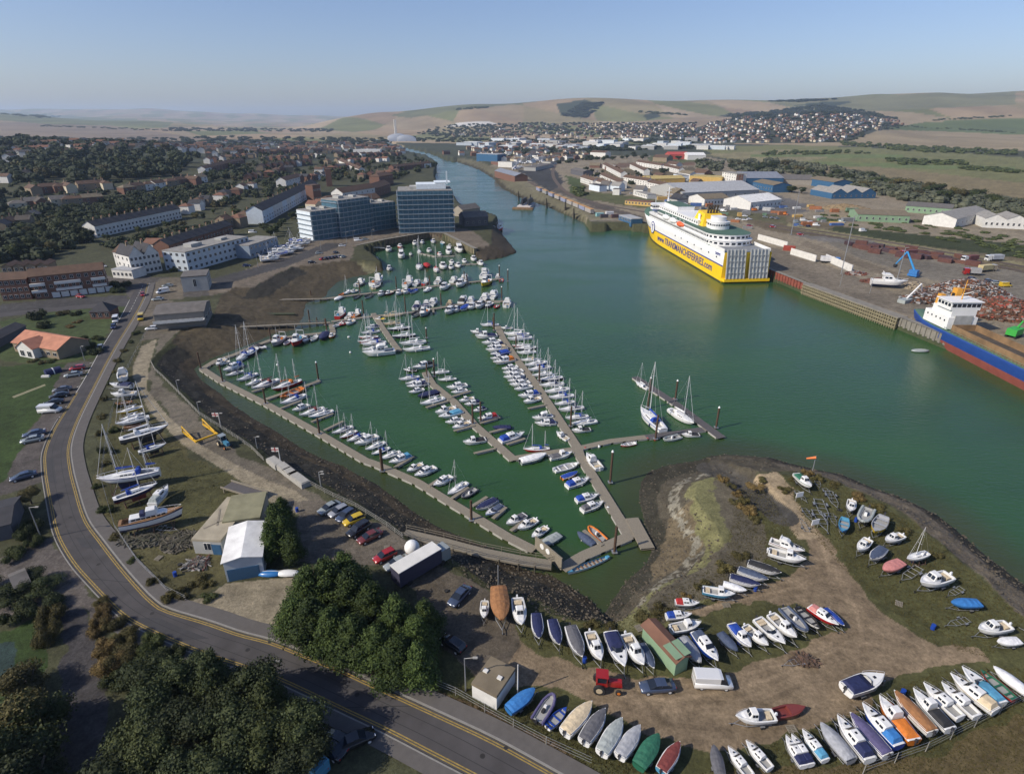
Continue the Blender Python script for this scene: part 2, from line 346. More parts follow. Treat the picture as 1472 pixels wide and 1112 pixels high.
zone([(388,716),(462,722),(500,735),(556,757),(590,788),(640,815),(700,850),(735,870),(720,900),(660,880),(620,870),(560,815),(470,810),(425,812),(425,736)], (.125,.108,.085), only=dry)
zone([(325,838),(430,828),(450,820),(470,812),(440,850),(405,912),(395,921),(300,893),(248,872),(300,855)], CO, only=dry)
# spit: grass, gravel, sand
zone([(872,899),(905,884),(960,847),(1005,820),(1042,785),(1031,756),(1000,700),(1025,686),(1088,679),(1183,684),(1279,724),(1327,760),(1412,828),(1475,885),(1700,1112),(1475,1330),(700,1112),(640,1010),(620,900),(700,850)], (.074,.074,.030), only=dry)
zone([(655,893),(735,915),(830,960),(900,975),(985,972),(1040,962),(1100,948),(1160,925),(1213,897),(1160,870),(1090,862),(1010,880),(985,878),(1060,850),(1110,838),(1150,818),(1163,790),(1155,765),(1130,735),(1110,712),(1125,708),(1180,768),(1200,788),(1222,828),(1262,878),(1345,925),(1400,932),(1418,948),(1345,962),(1290,968),(1240,1005),(1180,1035),(1120,1062),(1020,1082),(960,1064),(900,1035),(830,1000),(760,985),(715,985),(640,935)], GR, only=dry)
zone([(640,880),(660,880),(735,902),(745,930),(715,985),(690,965),(640,935)], (.095,.08,.062), only=dry)
zone([(1082,680),(1120,677),(1142,700),(1154,735),(1178,774),(1145,774),(1112,735),(1092,708)], SA, only=dry)
zone([(598,800),(640,815),(700,850),(738,882),(748,930),(700,950),(640,935),(600,880)], (.105,.088,.066), only=dry)
zone([(600,985),(660,1000),(740,1035),(830,1090),(790,1085),(700,1040),(640,1015)], (.12,.085,.05), only=dry)
zone([(1000,1112),(1300,1095),(1475,1030),(1700,1112),(1475,1330),(1000,1330)], (.115,.09,.045), only=dry)
m = bank & (dist_line(X, Y, UL([(1000,699),(1013,736),(1031,756),(1042,785),(1032,801),(1005,820),(960,847),(905,884)])) < 4.2) & (bfrac > .55)
# wheel ruts and tracks worn into the yard
for q in ([(760,975),(850,1000),(960,1015),(1060,1000),(1160,960),(1240,920),(1230,870),(1200,820),(1175,775)], [(700,950),(820,985),(930,1000),(1040,985),(1130,960),(1210,925),(1300,940),(1400,942)], [(1180,775),(1195,830),(1240,890),(1330,940)], [(1000,872),(1060,858),(1130,842),(1190,825)], [(1005,880),(1070,866),(1140,850),(1205,850)]):
    Lq = UL(q)
    for off in (-.8, .8):
        m = (dist_line(X, Y, [(a+off*.4, b_+off) for a, b_ in Lq]) < .28) & dry; C[m] = C[m]*1.13
for q in ([(1150,905),(1190,880),(1230,885)], [(905,985),(960,1040),(1050,1050)], [(1240,860),(1290,880),(1345,905)], [(980,1010),(1100,1010),(1150,985)]):
    m = (dist_line(X, Y, UL(q)) < .35) & dry; C[m] = C[m]*.82
# bank colours
wk = bank & inpoly(X, Y, W_LINE + W_TOP[::-1])
paint(wk, DM); paint(wk & (bfrac < .34), (.062,.048,.030)); paint(wk & (bfrac > .85), (.050,.052,.022))
zone([(498,374),(446,381),(422,383),(393,396.6),(366,412),(320,424),(300,470),(262,472),(240,498),(300,517),(363,494),(424,474),(470,426),(551,389)], (.072,.058,.036), z=2, only=bank)
zone([(393,396.6),(366,412),(350,430),(385,425),(440,392),(422,383)], DM, z=3, only=bank)
zone([(498,374),(505,372),(556,389),(541,393),(520,385)], (.17,.16,.09), z=2, only=bank)
ek = bank & inpoly(X, Y, E_LINE + E_TOP[::-1])
paint(ek, (.080,.070,.050)); paint(ek & (bfrac < .1), (.045,.042,.030))
zone([(960,742),(1000,735),(1020,770),(1000,800),(940,830),(930,805),(950,790)], (.125,.10,.062), z=1.5, only=bank)
m1 = (dist_line(X, Y, UL([(1022,696),(1014,708),(1020,726),(1034,746),(1050,768),(1058,786),(1046,802),(1016,824),(970,850),(922,882)])) + 3*fbm(X, Y, 3.5, 3, 71) < 3.6) & ~inw & (~bank | (bfrac > .34))
paint(m1, (.155,.150,.070))
rk = ek & (bfrac > .26) & (bfrac < .5) & (X < U(1060, 700)[0]) & (vnoise(X*1.6, Y*1.6, 5) > .45); paint(rk, (.21,.195,.15))
m2 = (dist_line(X, Y, UL([(1042,700),(1056,726),(1072,756),(1076,782),(1052,806),(1002,838),(950,868)])) + 4*fbm(X, Y, 3, 3, 77) < 2.9) & ~inw; paint(m2, (.105,.092,.065))
paint((dist_line(X, Y, GULLY) < 3.0) & ~inw, (.075,.07,.06))
se = ek & (X > U(1150,700)[0]); paint(se, (.058,.048,.036)); paint(se & (bfrac < .35), (.028,.026,.020)); paint(se & (bfrac > .52), (.125,.105,.078))
nk = bank & inpoly(X, Y, N_LINE + N_TOP[::-1]); paint(nk, (.13,.12,.075)); paint(nk & (bfrac < .3), (.05,.045,.03))
tk = bank & inpoly(X, Y, T_LINE + T_TOP[::-1]); paint(tk, (.055,.045,.032))
# mottling
mo = 1 + .55*fbm(X, Y, 14, 4, 11) + .3*fbm(X, Y, 3, 3, 23)
mo = np.where(Y > 1500, 1 + .7*fbm(X, Y, 160, 4, 31), mo)
C = np.clip(C*mo[:, None], 0, 1)

def grid_mesh(name, X, Y, Z, C, nr, nc, keep=None, material=None):
    me = bpy.data.meshes.new(name)
    i = np.arange(nr*nc).reshape(nr, nc)
    q = np.stack([i[:-1, :-1], i[:-1, 1:], i[1:, 1:], i[1:, :-1]], -1).reshape(-1, 4)
    if keep is not None: q = q[keep(q)]
    used = np.unique(q); remap = np.full(nr*nc, -1); remap[used] = np.arange(len(used)); q = remap[q]
    me.vertices.add(len(used)); me.vertices.foreach_set('co', np.stack([X[used], Y[used], Z[used]], -1).astype(np.float32).ravel())
    me.loops.add(q.size); me.loops.foreach_set('vertex_index', q.ravel().astype(np.int32))
    me.polygons.add(len(q)); me.polygons.foreach_set('loop_start', np.arange(0, q.size, 4, dtype=np.int32))
    me.polygons.foreach_set('use_smooth', np.ones(len(q), bool))
    me.update(calc_edges=True)
    a = me.color_attributes.new('tint', 'FLOAT_COLOR', 'POINT')
    a.data.foreach_set('color', np.concatenate([C[used], np.ones((len(used), 1))], 1).astype(np.float32).ravel())
    me.materials.append(material); return me

gm = bpy.data.materials.new('ground_mix'); gm.use_nodes = True; nt = gm.node_tree; N = nt.nodes; Lk = nt.links; b = N['Principled BSDF']
at = N.new('ShaderNodeVertexColor'); at.layer_name = 'tint'; geo = N.new('ShaderNodeNewGeometry')
n1 = N.new('ShaderNodeTexNoise'); n1.inputs['Scale'].default_value = .55; n1.inputs['Detail'].default_value = 8; n1.inputs['Roughness'].default_value = .68
n2 = N.new('ShaderNodeTexNoise'); n2.inputs['Scale'].default_value = 2.6; n2.inputs['Detail'].default_value = 7; n2.inputs['Roughness'].default_value = .75
for n in (n1, n2): Lk.new(geo.outputs['Position'], n.inputs['Vector'])
ml = N.new('ShaderNodeMath'); ml.operation = 'MULTIPLY'; Lk.new(n1.outputs['Fac'], ml.inputs[0]); Lk.new(n2.outputs['Fac'], ml.inputs[1])
mr = N.new('ShaderNodeMapRange'); mr.inputs['From Min'].default_value = .12; mr.inputs['From Max'].default_value = .40; mr.inputs['To Min'].default_value = .5; mr.inputs['To Max'].default_value = 1.5
Lk.new(ml.outputs[0], mr.inputs['Value'])
vm = N.new('ShaderNodeVectorMath'); vm.operation = 'SCALE'; Lk.new(at.outputs['Color'], vm.inputs[0]); Lk.new(mr.outputs[0], vm.inputs['Scale'])
Lk.new(vm.outputs[0], b.inputs['Base Color']); b.inputs['Roughness'].default_value = .95; b.inputs['Specular IOR Level'].default_value = .2
bp = N.new('ShaderNodeBump'); bp.inputs['Distance'].default_value = .25; bp.inputs['Strength'].default_value = .6; Lk.new(n2.outputs['Fac'], bp.inputs['Height']); Lk.new(bp.outputs['Normal'], b.inputs['Normal'])
tag(O('ground', grid_mesh('ground', X, Y, Z, C, nr, nc, None, gm)), kind='structure')

# ---------------------------------------------------------------- water
wrows = np.array([U(730, p, 0)[1] for p in np.concatenate([np.arange(1300, 700, -6), np.arange(700, 205, -3)])] + [2400., 3000.])
wcols = np.arange(-300, 1800, 6.)
kw = wrows*math.cos(TH) + CH*math.sin(TH)
WX = ((wcols[None] - CPX)/FX*kw[:, None]).ravel(); WY = np.repeat(wrows[:, None], len(wcols), 1).ravel()
ds = np.minimum(dist_line(WX, WY, W_LINE), dist_line(WX, WY, E_LINE))
deep = np.array((.028,.076,.024)); shal = np.array((.040,.054,.019)); nearq = np.array((.014,.050,.034))
t = np.clip((ds - 1)/12, 0, 1)[:, None]; t = t*t*(3 - 2*t)
WC = shal*(1-t) + deep*t
fw = np.clip((WY - 230)/300, 0, 1)[:, None]; WC = WC*(1-fw) + np.array((.030,.080,.050))*fw
wm = bpy.data.materials.new('water'); wm.use_nodes = True; nt = wm.node_tree; N = nt.nodes; Lk = nt.links; b = N['Principled BSDF']
at = N.new('ShaderNodeVertexColor'); at.layer_name = 'tint'; geo = N.new('ShaderNodeNewGeometry')
nm = N.new('ShaderNodeTexNoise'); nm.inputs['Scale'].default_value = .02; nm.inputs['Detail'].default_value = 3
mp = N.new('ShaderNodeMapping'); mp.inputs['Scale'].default_value = (1, 2.2, 1); mp.inputs['Rotation'].default_value = (0, 0, .15); Lk.new(geo.outputs['Position'], mp.inputs['Vector'])
Lk.new(mp.outputs[0], nm.inputs['Vector'])
mr = N.new('ShaderNodeMapRange'); mr.inputs['To Min'].default_value = .7; mr.inputs['To Max'].default_value = 1.3; Lk.new(nm.outputs['Fac'], mr.inputs['Value'])
vm = N.new('ShaderNodeVectorMath'); vm.operation = 'SCALE'; Lk.new(at.outputs['Color'], vm.inputs[0]); Lk.new(mr.outputs[0], vm.inputs['Scale']); Lk.new(vm.outputs[0], b.inputs['Base Color'])
mr2 = N.new('ShaderNodeMapRange'); mr2.inputs['From Min'].default_value = .35; mr2.inputs['From Max'].default_value = .65; mr2.inputs['To Min'].default_value = .07; mr2.inputs['To Max'].default_value = .26; Lk.new(nm.outputs['Fac'], mr2.inputs['Value']); Lk.new(mr2.outputs[0], b.inputs['Roughness']); b.inputs['IOR'].default_value = 1.33
na = N.new('ShaderNodeTexNoise'); na.inputs['Scale'].default_value = .55; na.inputs['Detail'].default_value = 5; na.inputs['Roughness'].default_value = .6; Lk.new(mp.outputs[0], na.inputs['Vector'])
bp = N.new('ShaderNodeBump'); bp.inputs['Distance'].default_value = .16; bp.inputs['Strength'].default_value = .8; Lk.new(na.outputs['Fac'], bp.inputs['Height']); Lk.new(bp.outputs['Normal'], b.inputs['Normal'])
def wkeep(q):
    cx = WX[q].mean(1); cy_ = WY[q].mean(1); return cx < 0.72*cy_ + 900
tag(O('water', grid_mesh('water', WX, WY, np.zeros(len(WX)), WC, len(wrows), len(wcols), wkeep, wm)), kind='structure')

# stones and weed lumps along the banks
rsn = np.random.RandomState(4); cand = np.where(bank & (Y < 430) & (Y > 50))[0]; wgt = (1.0/np.maximum(Y[cand], 60)); wgt = wgt*np.where((bfrac[cand] < .3) | (bfrac[cand] > .6), 1.5, .8); pk = rsn.choice(cand, 9000, p=wgt/wgt.sum())
V = []; Fc = []; base = np.array([(-1,-1,-.4),(1,-1,-.4),(1,1,-.4),(-1,1,-.4),(-.6,-.5,.5),(.5,-.6,.6),(.6,.5,.45),(-.5,.6,.55)]); bf = np.array([(4,5,6,7),(0,1,5,4),(1,2,6,5),(2,3,7,6),(3,0,4,7)])
sz = rsn.uniform(.05, .17, 9000)*rsn.uniform(.5, 1.3, 9000)**2; an_ = rsn.uniform(0, 6.28, 9000)
P0 = base[None]*(1 + rsn.normal(0, .18, (9000, 8, 3)))*sz[:, None, None]; ca_, sa_ = np.cos(an_)[:, None], np.sin(an_)[:, None]
P1 = np.stack([P0[..., 0]*ca_ - P0[..., 1]*sa_ + (X[pk] + rsn.uniform(-.5, .5, 9000))[:, None], P0[..., 0]*sa_ + P0[..., 1]*ca_ + (Y[pk] + rsn.uniform(-.5, .5, 9000))[:, None], P0[..., 2]*.5 + Z[pk][:, None]], -1).reshape(-1, 3)
Fs = (bf[None] + 8*np.arange(9000)[:, None, None]).reshape(-1, 4)
me = bpy.data.meshes.new('shore_stones'); me.from_pydata(P1.tolist(), [], Fs.tolist()); me.materials.append(mat('shore_stone', (.085,.070,.048), .9, 0, .5, .6, noise_detail=6)); tag(O('shore_stones', me), 'stones and weed lumps strewn along the banks', 'stones', None, 'stuff')
# ---------------------------------------------------------------- boats (built one metre long, bow towards +x, scaled to length)
def wid(t, b, tr):
    k = tr + (1 - tr)*min(t/.42, 1)**.6
    if t > .42: k *= max(0, 1 - ((t - .42)/.58)**2.4)
    return max(b/2*k, .002)
def hull_pts(b, fb, dr, tr, rake, sh, t):
    zs = fb*(1 + sh*t*t); w_ = wid(t, b, tr); ps = []
    for k, z in ((1, zs), (.985, zs*.84), (.94, zs*.22), (.74*(1-.3*t), -dr*.4), (0, -dr*(1-.9*t**4))):
        x = t - .5 - rake*(1 - z/zs)*t**5; ps.append((x, w_*k, z))
    return ps, w_, zs
def hull_mesh(key, b, fb, dr, tr, rake, sh, mats):
    m = MB(); secs = []
    for i in range(15):
        ps, _, _ = hull_pts(b, fb, dr, tr, rake, sh, (i/14)**.9)
        secs.append(ps + [(x, -y, z) for x, y, z in ps[-2::-1]])
    m.loft(secs, [2, 0, 1, 1, 1, 1, 0, 2], True, False, False)
    s0 = secs[0]; m.add(s0, [tuple(range(len(s0)))], 0)
    return m.mesh('hull', mats)
def deck_mesh(b, fb, tr, sh, mats, ck=None, depth=.07, inner=.74, floor=1):
    m = MB(); ts = [0, .02, .1, .2, .3, .4, .5, .6, .7, .8, .88, .94, 1.]
    if ck: ts = sorted(set([t for t in ts if abs(t-ck[0]) > .012 and abs(t-ck[1]) > .012] + [ck[0]-.004, ck[0]+.004, ck[1]-.004, ck[1]+.004]))
    secs = []
    for t in ts:
        t = max(0, t); w_ = wid(t, b, tr); zs = fb*(1 + sh*t*t); inck = ck and ck[0] < t < ck[1]; wi = w_*inner
        zf = zs - depth if inck else zs + .012
        secs.append([(t-.5, w_*.97, zs-.004), (t-.5, wi+.001, zs+.002), (t-.5, wi, zf), (t-.5, -wi, zf), (t-.5, -wi-.001, zs+.002), (t-.5, -w_*.97, zs-.004)])
    n = 6; b0 = len(m.v)
    for q in secs: m.v += q
    for i in range(len(secs)-1):
        mid = (ts[i]+ts[i+1])/2; inc = ck and ck[0] < mid < ck[1]
        for j in range(5):
            m.f.append((b0+i*n+j, b0+i*n+j+1, b0+(i+1)*n+j+1, b0+(i+1)*n+j)); m.m.append(floor if (inc and j == 2) else 0); m.sm.append(False)
    return m.mesh('deck', mats)
def tub(t0, t1, z0, h, b, tr, k0=.6, k1=.5, fr=.3, bk=.1, fb_=0, n=2, m=0, mb=None, cap=.75):
    """a cabin: loft of trapezium sections from t0 (aft) to t1 (forward) with sloping ends"""
    m_ = mb or MB(); L = t1 - t0; secs = []
    for u, hh in ((0, .02), (bk*.6+.001, .96), (bk+.02, 1), (1-fr, 1), (1, .02)):
        t = t0 + L*u; wb = wid(min(t, .97), b, tr)*k0; wt = wid(min(t, .97), b, tr)*k1; z = z0 + h*hh
        wt = wb + (wt - wb)*hh
        secs.append([(t-.5, wb, z0), (t-.5, wt, z - h*.12*hh), (t-.5, wt*cap, z), (t-.5, -wt*cap, z), (t-.5, -wt, z - h*.12*hh), (t-.5, -wb, z0)])
    return m_.loft(secs, m, False, False, True)
GLASS = mat('dark_glass', (.015, .02, .03), .08, 0, 0)
STEEL = mat('alloy', (.70, .70, .70), .4, .25, 0)
GALV = mat('galvanised', (.32, .33, .34), .5, .5, .15, 3)
RUBBER = mat('rubber', (.018, .018, .018), .85, 0, 0)
TEAK = mat('teak', (.23, .13, .06), .6, 0, .2, 6)
FLOOR = mat('cockpit_floor', (.30, .30, .29), .7, 0, .15, 5)
OUTB = mat('outboard_cowl', (.03, .03, .035), .35, 0, 0)
OUTW = mat('outboard_white', (.65, .66, .68), .35, 0, 0)
MC = {}
def outboard(par, x, z, y=0, white=False, s=1.):
    k = ('ob', white, s)
    if k not in MC:
        m = MB(); m.box(-.03*s, 0, .055*s, .055*s, .05*s, .07*s, 0, 0, .75); m.box(-.03*s, 0, -.03*s, .025*s, .018*s, .11*s, 0, 0)
        MC[k] = m.mesh('outboard', OUTW if white else OUTB)
    return O('outboard_motor', MC[k], par, (x, y, z))
SPEC = {  # beam, freeboard, draft, transom, rake, sheer
 'S': (.31,.098,.05,.62,.14,.22), 'K': (.29,.10,.06,.5,.14,.25), 'M': (.37,.125,.05,.86,.20,.3), 'F': (.33,.135,.05,.9,.2,.3), 'C': (.39,.125,.05,.84,.15,.4),
 'B': (.395,.12,.05,.88,.22,.15), 'O': (.39,.12,.05,.8,.15,.25), 'R': (.40,.09,.05,.9,.1,.3), 'D': (.38,.10,.04,.7,.08,.4), 'G': (.15,.055,.02,.35,.04,.3), 'T': (.36,.14,.07,.75,.1,.5), 'W': (.27,.13,.05,.7,.05,.35)}
NAMES = {'S': ('sailing_yacht','sailing yacht','yacht'), 'K': ('ketch','two-masted yacht','yacht'), 'M': ('motor_cruiser','motor cruiser','motor boat'), 'F': ('motor_yacht','flybridge motor yacht','motor boat'),
 'C': ('cabin_boat','small cabin boat','motor boat'), 'B': ('speedboat','speedboat','motor boat'), 'O': ('covered_boat','boat','boat'), 'R': ('inflatable_boat','rigid inflatable boat','boat'), 'D': ('open_boat','open boat','boat'),
 'G': ('rowing_gig','long rowing gig','rowing boat'), 'T': ('fishing_boat','fishing boat','fishing boat'), 'W': ('wooden_motor_yacht','old wooden motor yacht','motor boat')}
CN = dict(w='white', n='navy', b='blue', r='red', g='green', o='orange', y='yellow', k='black', s='grey', c='cream', t='light blue', m='maroon', p='pink', d='dark grey', q='slate blue', v='violet', z='brown', l='pale grey', u='bright blue')

def boat(kind, hc, ac, L, loc, rz, label, group=None, cat=None, land=False, dz=0.):
    b, fb, dr, tr, rake, sh = SPEC[kind]; key = (kind, hc, ac)
    nm, _, ct = NAMES[kind]
    r = T(nm, label, cat or ct, loc, rz, group, L)
    hullc = pm(hc, 'gel') if hc in 'wslc' or kind not in 'O' else pm(hc, 'gel')
    anti = pm({'w':'n','n':'m','b':'k','r':'k','s':'k'}.get(hc, 'k'), 'paint'); stripe = pm(ac if (hc == 'w' and ac not in 'ws') else hc, 'gel')
    dkc = pm('w' if hc not in 'zc' else 'c', 'gel')
    def part(name, fn, loc_=None, parent=None):
        k = (name,) + key
        if k not in MC: MC[k] = fn()
        return O(name, MC[k], parent or r, loc_)
    part('hull', lambda: hull_mesh(key, b, fb, dr, tr, rake, sh, [hullc, anti, stripe]))
    def W_(t): return wid(t, b, tr)
    def ZS(t): return fb*(1 + sh*t*t)
    can = pm(ac, 'canvas')
    def wins(t0, t1, z0, z1, k, n=1, side=1, tilt=.9):
        m = MB(); 
        for i in range(n):
            a = t0 + (t1-t0)*(i+.1)/n; c = t0 + (t1-t0)*(i+.9)/n
            wa, wc = W_(a)*k+.003, W_(c)*k+.003
            m.add([(a-.5, side*wa, z0), (c-.5, side*wc, z0), (c-.5, side*wc*tilt, z1), (a-.5, side*wa*tilt, z1)], [(0,1,2,3)], 0)
        return m.mesh('side_window', GLASS)
    def rails():
        m = MB()
        for s in (1, -1):
            ps = [(t-.5, s*W_(t)*.92, ZS(t)+.055) for t in (.6, .75, .88, .97)]
            m.path(ps, .0028, 4)
            for q in ps[::2]: m.tube((q[0], q[1], q[2]-.055), q, .0025, .0025, 4)
        ps = [(.47, W_(.97)*.92, ZS(1)+.055), (.49, 0, ZS(1)+.058), (.47, -W_(.97)*.92, ZS(1)+.055)]; m.path(ps, .0028, 4)
        return m.mesh('rail', STEEL)
    if kind in 'SK':
        part('deck', lambda: deck_mesh(b, fb, tr, sh, [dkc, FLOOR], (.08, .36), .055, .6))
        part('coachroof', lambda: tub(.36, .80, ZS(.55)+.008, .042, b, tr, .58, .5, .45, .05).mesh('coachroof', dkc))
        for s in (1, -1): part('side_window' if s > 0 else 'side_window_', lambda s=s: wins(.42, .62, ZS(.5)+.016, ZS(.5)+.036, .575, 3, s, .96)).name = 'side_window'
        part('sprayhood', lambda: tub(.30, .42, ZS(.4)+.005, .10, b, tr, .62, .5, .6, .05).mesh('sprayhood', can))
        masts = ((.60, 1.22, .2),) if kind == 'S' else ((.66, 1.05, .36), (.18, .74, .02))
        for i, (mt, mh, bt) in enumerate(masts):
            x = mt - .5; z0 = ZS(mt)
            part('mast' + '_'*i, lambda: MB().tube((x, 0, z0), (x, 0, z0+mh), .0105, .0075, 6).mesh('mast', STEEL)).name = 'mast'
            def spar():
                m = MB(); m.tube((x, 0, z0+.12), (bt-.5, 0, z0+.125), .007, .006, 6)
                for zz, ww in ((.45, .07), (.75, .055)): m.tube((x, -ww, z0+mh*zz), (x, ww, z0+mh*zz), .0035, .0035, 4)
                return m.mesh('boom', STEEL)
            part('boom' + '_'*i, spar).name = 'boom'
            if ac != 'x':
                part('sail_cover' + '_'*i, lambda: MB().tube((x+.008, 0, z0+.15), (bt-.48, 0, z0+.138), .022, .013, 7).mesh('sail_cover', can)).name = 'sail_cover'
            def rig():
                m = MB(); top = (x, 0, z0+mh*.98)
                if i == 0: m.tube((.485, 0, ZS(1)), top, .005, .003, 5)
                m.tube((-.49 if i == 0 and kind == 'S' else x-.12, 0, ZS(0)), top, .0018, .0018, 3)
                for s in (1, -1):
                    q = (x, s*.07, z0+mh*.45); m.tube((x-.01, s*W_(mt)*.95, z0), q, .0018, .0018, 3); m.tube(q, (x, s*.055, z0+mh*.75), .0018, .0018, 3); m.tube((x, s*.055, z0+mh*.75), top, .0018, .0018, 3)
                return m.mesh('rigging', STEEL)
            part('rigging' + '_'*i, rig).name = 'rigging'
        part('pulpit', rails)
        if land:
            part('keel', lambda: MB().box(.03, 0, -dr-.055, .30, .03, .12, 0, 0, 1.15).mesh('keel', anti))
            part('rudder', lambda: MB().box(-.42, 0, -.03, .07, .012, .11).mesh('rudder', anti))
    elif kind in 'MF':
        part('deck', lambda: deck_mesh(b, fb, tr, sh, [dkc, FLOOR], (.05, .34), .07, .78))
        part('cabin', lambda: tub(.33, .92, ZS(.5), .075, b, tr, .80, .66, .55, .04).mesh('cabin', dkc))
        part('wheelhouse', lambda: tub(.30, .68, ZS(.5)+.03, .13, b, tr, .74, .58, .34, .02).mesh('wheelhouse', dkc))
        for s in (1, -1): part('side_window' if s > 0 else 'side_window_', lambda s=s: wins(.33, .54, ZS(.5)+.075, ZS(.5)+.125, .715, 2, s, .90)).name = 'side_window'
        def ws():
            m = MB(); z0, z1 = ZS(.5)+.07, ZS(.5)+.145; w0, w1 = W_(.64)*.66, W_(.56)*.58
            m.add([(.158, w0, z0), (.158, -w0, z0), (.075, -w1, z1), (.075, w1, z1)], [(0,1,2,3)], 0); return m.mesh('windscreen', GLASS)
        part('windscreen', ws)
        if kind == 'F':
            part('flybridge', lambda: tub(.26, .56, ZS(.5)+.165, .05, b, tr, .62, .6, .3, .02).mesh('flybridge', dkc))
            part('radar_arch', lambda: MB().path([(-.19, .1, ZS(.4)+.14), (-.21, .09, ZS(.4)+.26), (-.21, -.09, ZS(.4)+.26), (-.19, -.1, ZS(.4)+.14)], .009, 5).mesh('radar_arch', dkc))
        else:
            if ac not in 'ws': part('canopy', lambda: tub(.04, .32, ZS(.2), .12, b, tr, .86, .66, .1, .25).mesh('canopy', can))
            part('roof_hatch', lambda: MB().box(-.03, 0, ZS(.5)+.163, .05, .05, .006).mesh('roof_hatch', GLASS))
        part('deck_hatch', lambda: MB().box(.25, 0, ZS(.7)+.066, .05, .05, .01).mesh('deck_hatch', GLASS))
        part('bow_rail', rails)
    elif kind == 'C':
        part('deck', lambda: deck_mesh(b, fb, tr, sh, [dkc, FLOOR], (.04, .52), .08, .8))
        part('cabin', lambda: tub(.60, .93, ZS(.6), .05, b, tr, .74, .62, .5, .04).mesh('cabin', dkc))
        part('wheelhouse', lambda: tub(.47, .70, ZS(.5)-.02, .21, b, tr, .70, .55, .32, .02).mesh('wheelhouse', dkc))
        for s in (1, -1): part('side_window' if s > 0 else 'side_window_', lambda s=s: wins(.49, .63, ZS(.5)+.085, ZS(.5)+.16, .65, 2, s, .92)).name = 'side_window'
        def ws():
            m = MB(); z0, z1 = ZS(.5)+.075, ZS(.5)+.165; w0, w1 = W_(.66)*.55, W_(.6)*.48
            for a, c in ((.08, .92), (-.92, -.08)): m.add([(.188, w0*a, z0), (.188, w0*c, z0), (.148, w1*c, z1), (.148, w1*a, z1)], [(0,1,2,3)], 0)
            return m.mesh('windscreen', GLASS)
        part('windscreen', ws)
        if ac not in 'w': part('cockpit_cover', lambda: tub(.04, .46, ZS(.2)-.002, .07, b, tr, .9, .6, .1, .3).mesh('cockpit_cover', can))
        else:
            part('seat', lambda: MB().box(-.37, 0, fb-.03, .07, .2, .06).box(-.31, .0, fb-.03, .07, .2, .05).mesh('seat', pm('c', 'canvas')))
        part('bow_rail', rails); outboard(r, -.5, fb*.8, 0, hc in 'ws' and ac == 'w')
    elif kind == 'B':
        part('deck', lambda: deck_mesh(b, fb, tr, sh, [dkc, FLOOR], (.05, .56), .08, .78))
        if ac in 'w':
            def seats():
                m = MB(); m.box(-.38, 0, fb-.035, .09, .22, .07); m.box(-.30, 0, fb-.04, .09, .22, .05)
                return m.mesh('seat', pm('c', 'canvas'))
            part('seat', seats); part('console', lambda: MB().box(.0, -.06, fb-.01, .06, .1, .09, 0, 0, .8).mesh('console', dkc))
        else: part('cockpit_cover', lambda: tub(.03, .60, fb-.004, .075, b, tr, .93, .62, .35, .12).mesh('cockpit_cover', can))
        def ws():
            m = MB(); w0 = W_(.6)*.82; z0 = ZS(.6); m.add([(.13, w0*.45, z0+.012), (.13, -w0*.45, z0+.012), (.06, -w0*.42, z0+.075), (.06, w0*.42, z0+.075), (.0, w0, z0), (.0, -w0, z0), (-.02, w0*.9, z0+.065), (-.02, -w0*.9, z0+.065)], [(0,1,2,3), (0,3,6,4), (1,5,7,2)], 0)
            return m.mesh('windscreen', GLASS)
        part('windscreen', ws)
        part('deck_hatch', lambda: MB().box(.24, 0, ZS(.7)+.016, .06, .055, .008).mesh('deck_hatch', GLASS))
        part('bow_rail', rails); 
        if hc != 'w' or ac in 'wn': outboard(r, -.5, fb*.75, 0, False)
    elif kind == 'O':
        def cover():
            m = MB(); secs = []
            for t, hh in ((0.02, .03), (.08, .062), (.14, .058), (.22, .08), (.30, .074), (.40, .088), (.50, .076), (.6, .078), (.72, .058), (.85, .036), (.96, .008)):
                full = hc == ac
                w_ = W_(t)*(1.03 if full else .84)+.002; z = ZS(t)+(.004 if full else .022); hh *= 1 if full else .75
                secs.append([(t-.5, w_, z-.03), (t-.5, w_*.98, z+.01), (t-.5, w_*.45, z+hh*.8), (t-.5, 0, z+hh), (t-.5, -w_*.45, z+hh*.8), (t-.5, -w_*.98, z+.01), (t-.5, -w_, z-.03)])
            return m.loft(secs, 0, False).mesh('boat_cover', can)
        part('boat_cover', cover)
        if hc != ac:
            part('deck', lambda: deck_mesh(b, fb, tr, sh, [dkc, FLOOR], None, .07, .80)); part('tie_rope', lambda: MB().path([(t-.5, W_(t)*.86, ZS(t)+.03) for t in (.05,.3,.6,.85)], .004, 4).path([(t-.5, -W_(t)*.86, ZS(t)+.03) for t in (.05,.3,.6,.85)], .004, 4).mesh('tie_rope', pm('w')))
            outboard(r, -.5, fb*.75, 0, False)
    elif kind == 'R':
        part('deck', lambda: deck_mesh(b*.8, fb, tr, sh, [FLOOR, FLOOR], (.05, .85), .03, .7))
        def tb():
            m = MB(); pts = [(-.50, .165, fb), (-.2, .175, fb), (.15, .165, fb+.01), (.33, .115, fb+.03), (.44, .04, fb+.05)]
            pts = pts + [(x, -y, z) for x, y, z in pts[::-1]]
            for a_, b_ in zip(pts[:-1], pts[1:]): m.tube(a_, b_, .042, .042, 8)
            return m.mesh('inflatable_tube', pm(ac, 'canvas'))
        part('inflatable_tube', tb)
        part('console', lambda: MB().box(-.02, 0, fb+.04, .08, .09, .12, 0, 0, .8).mesh('console', dkc))
        part('seat', lambda: MB().box(-.14, 0, fb+.01, .12, .08, .08).mesh('seat', pm('k', 'canvas')))
        outboard(r, -.5, fb*1., 0, False)
    elif kind in 'DG':
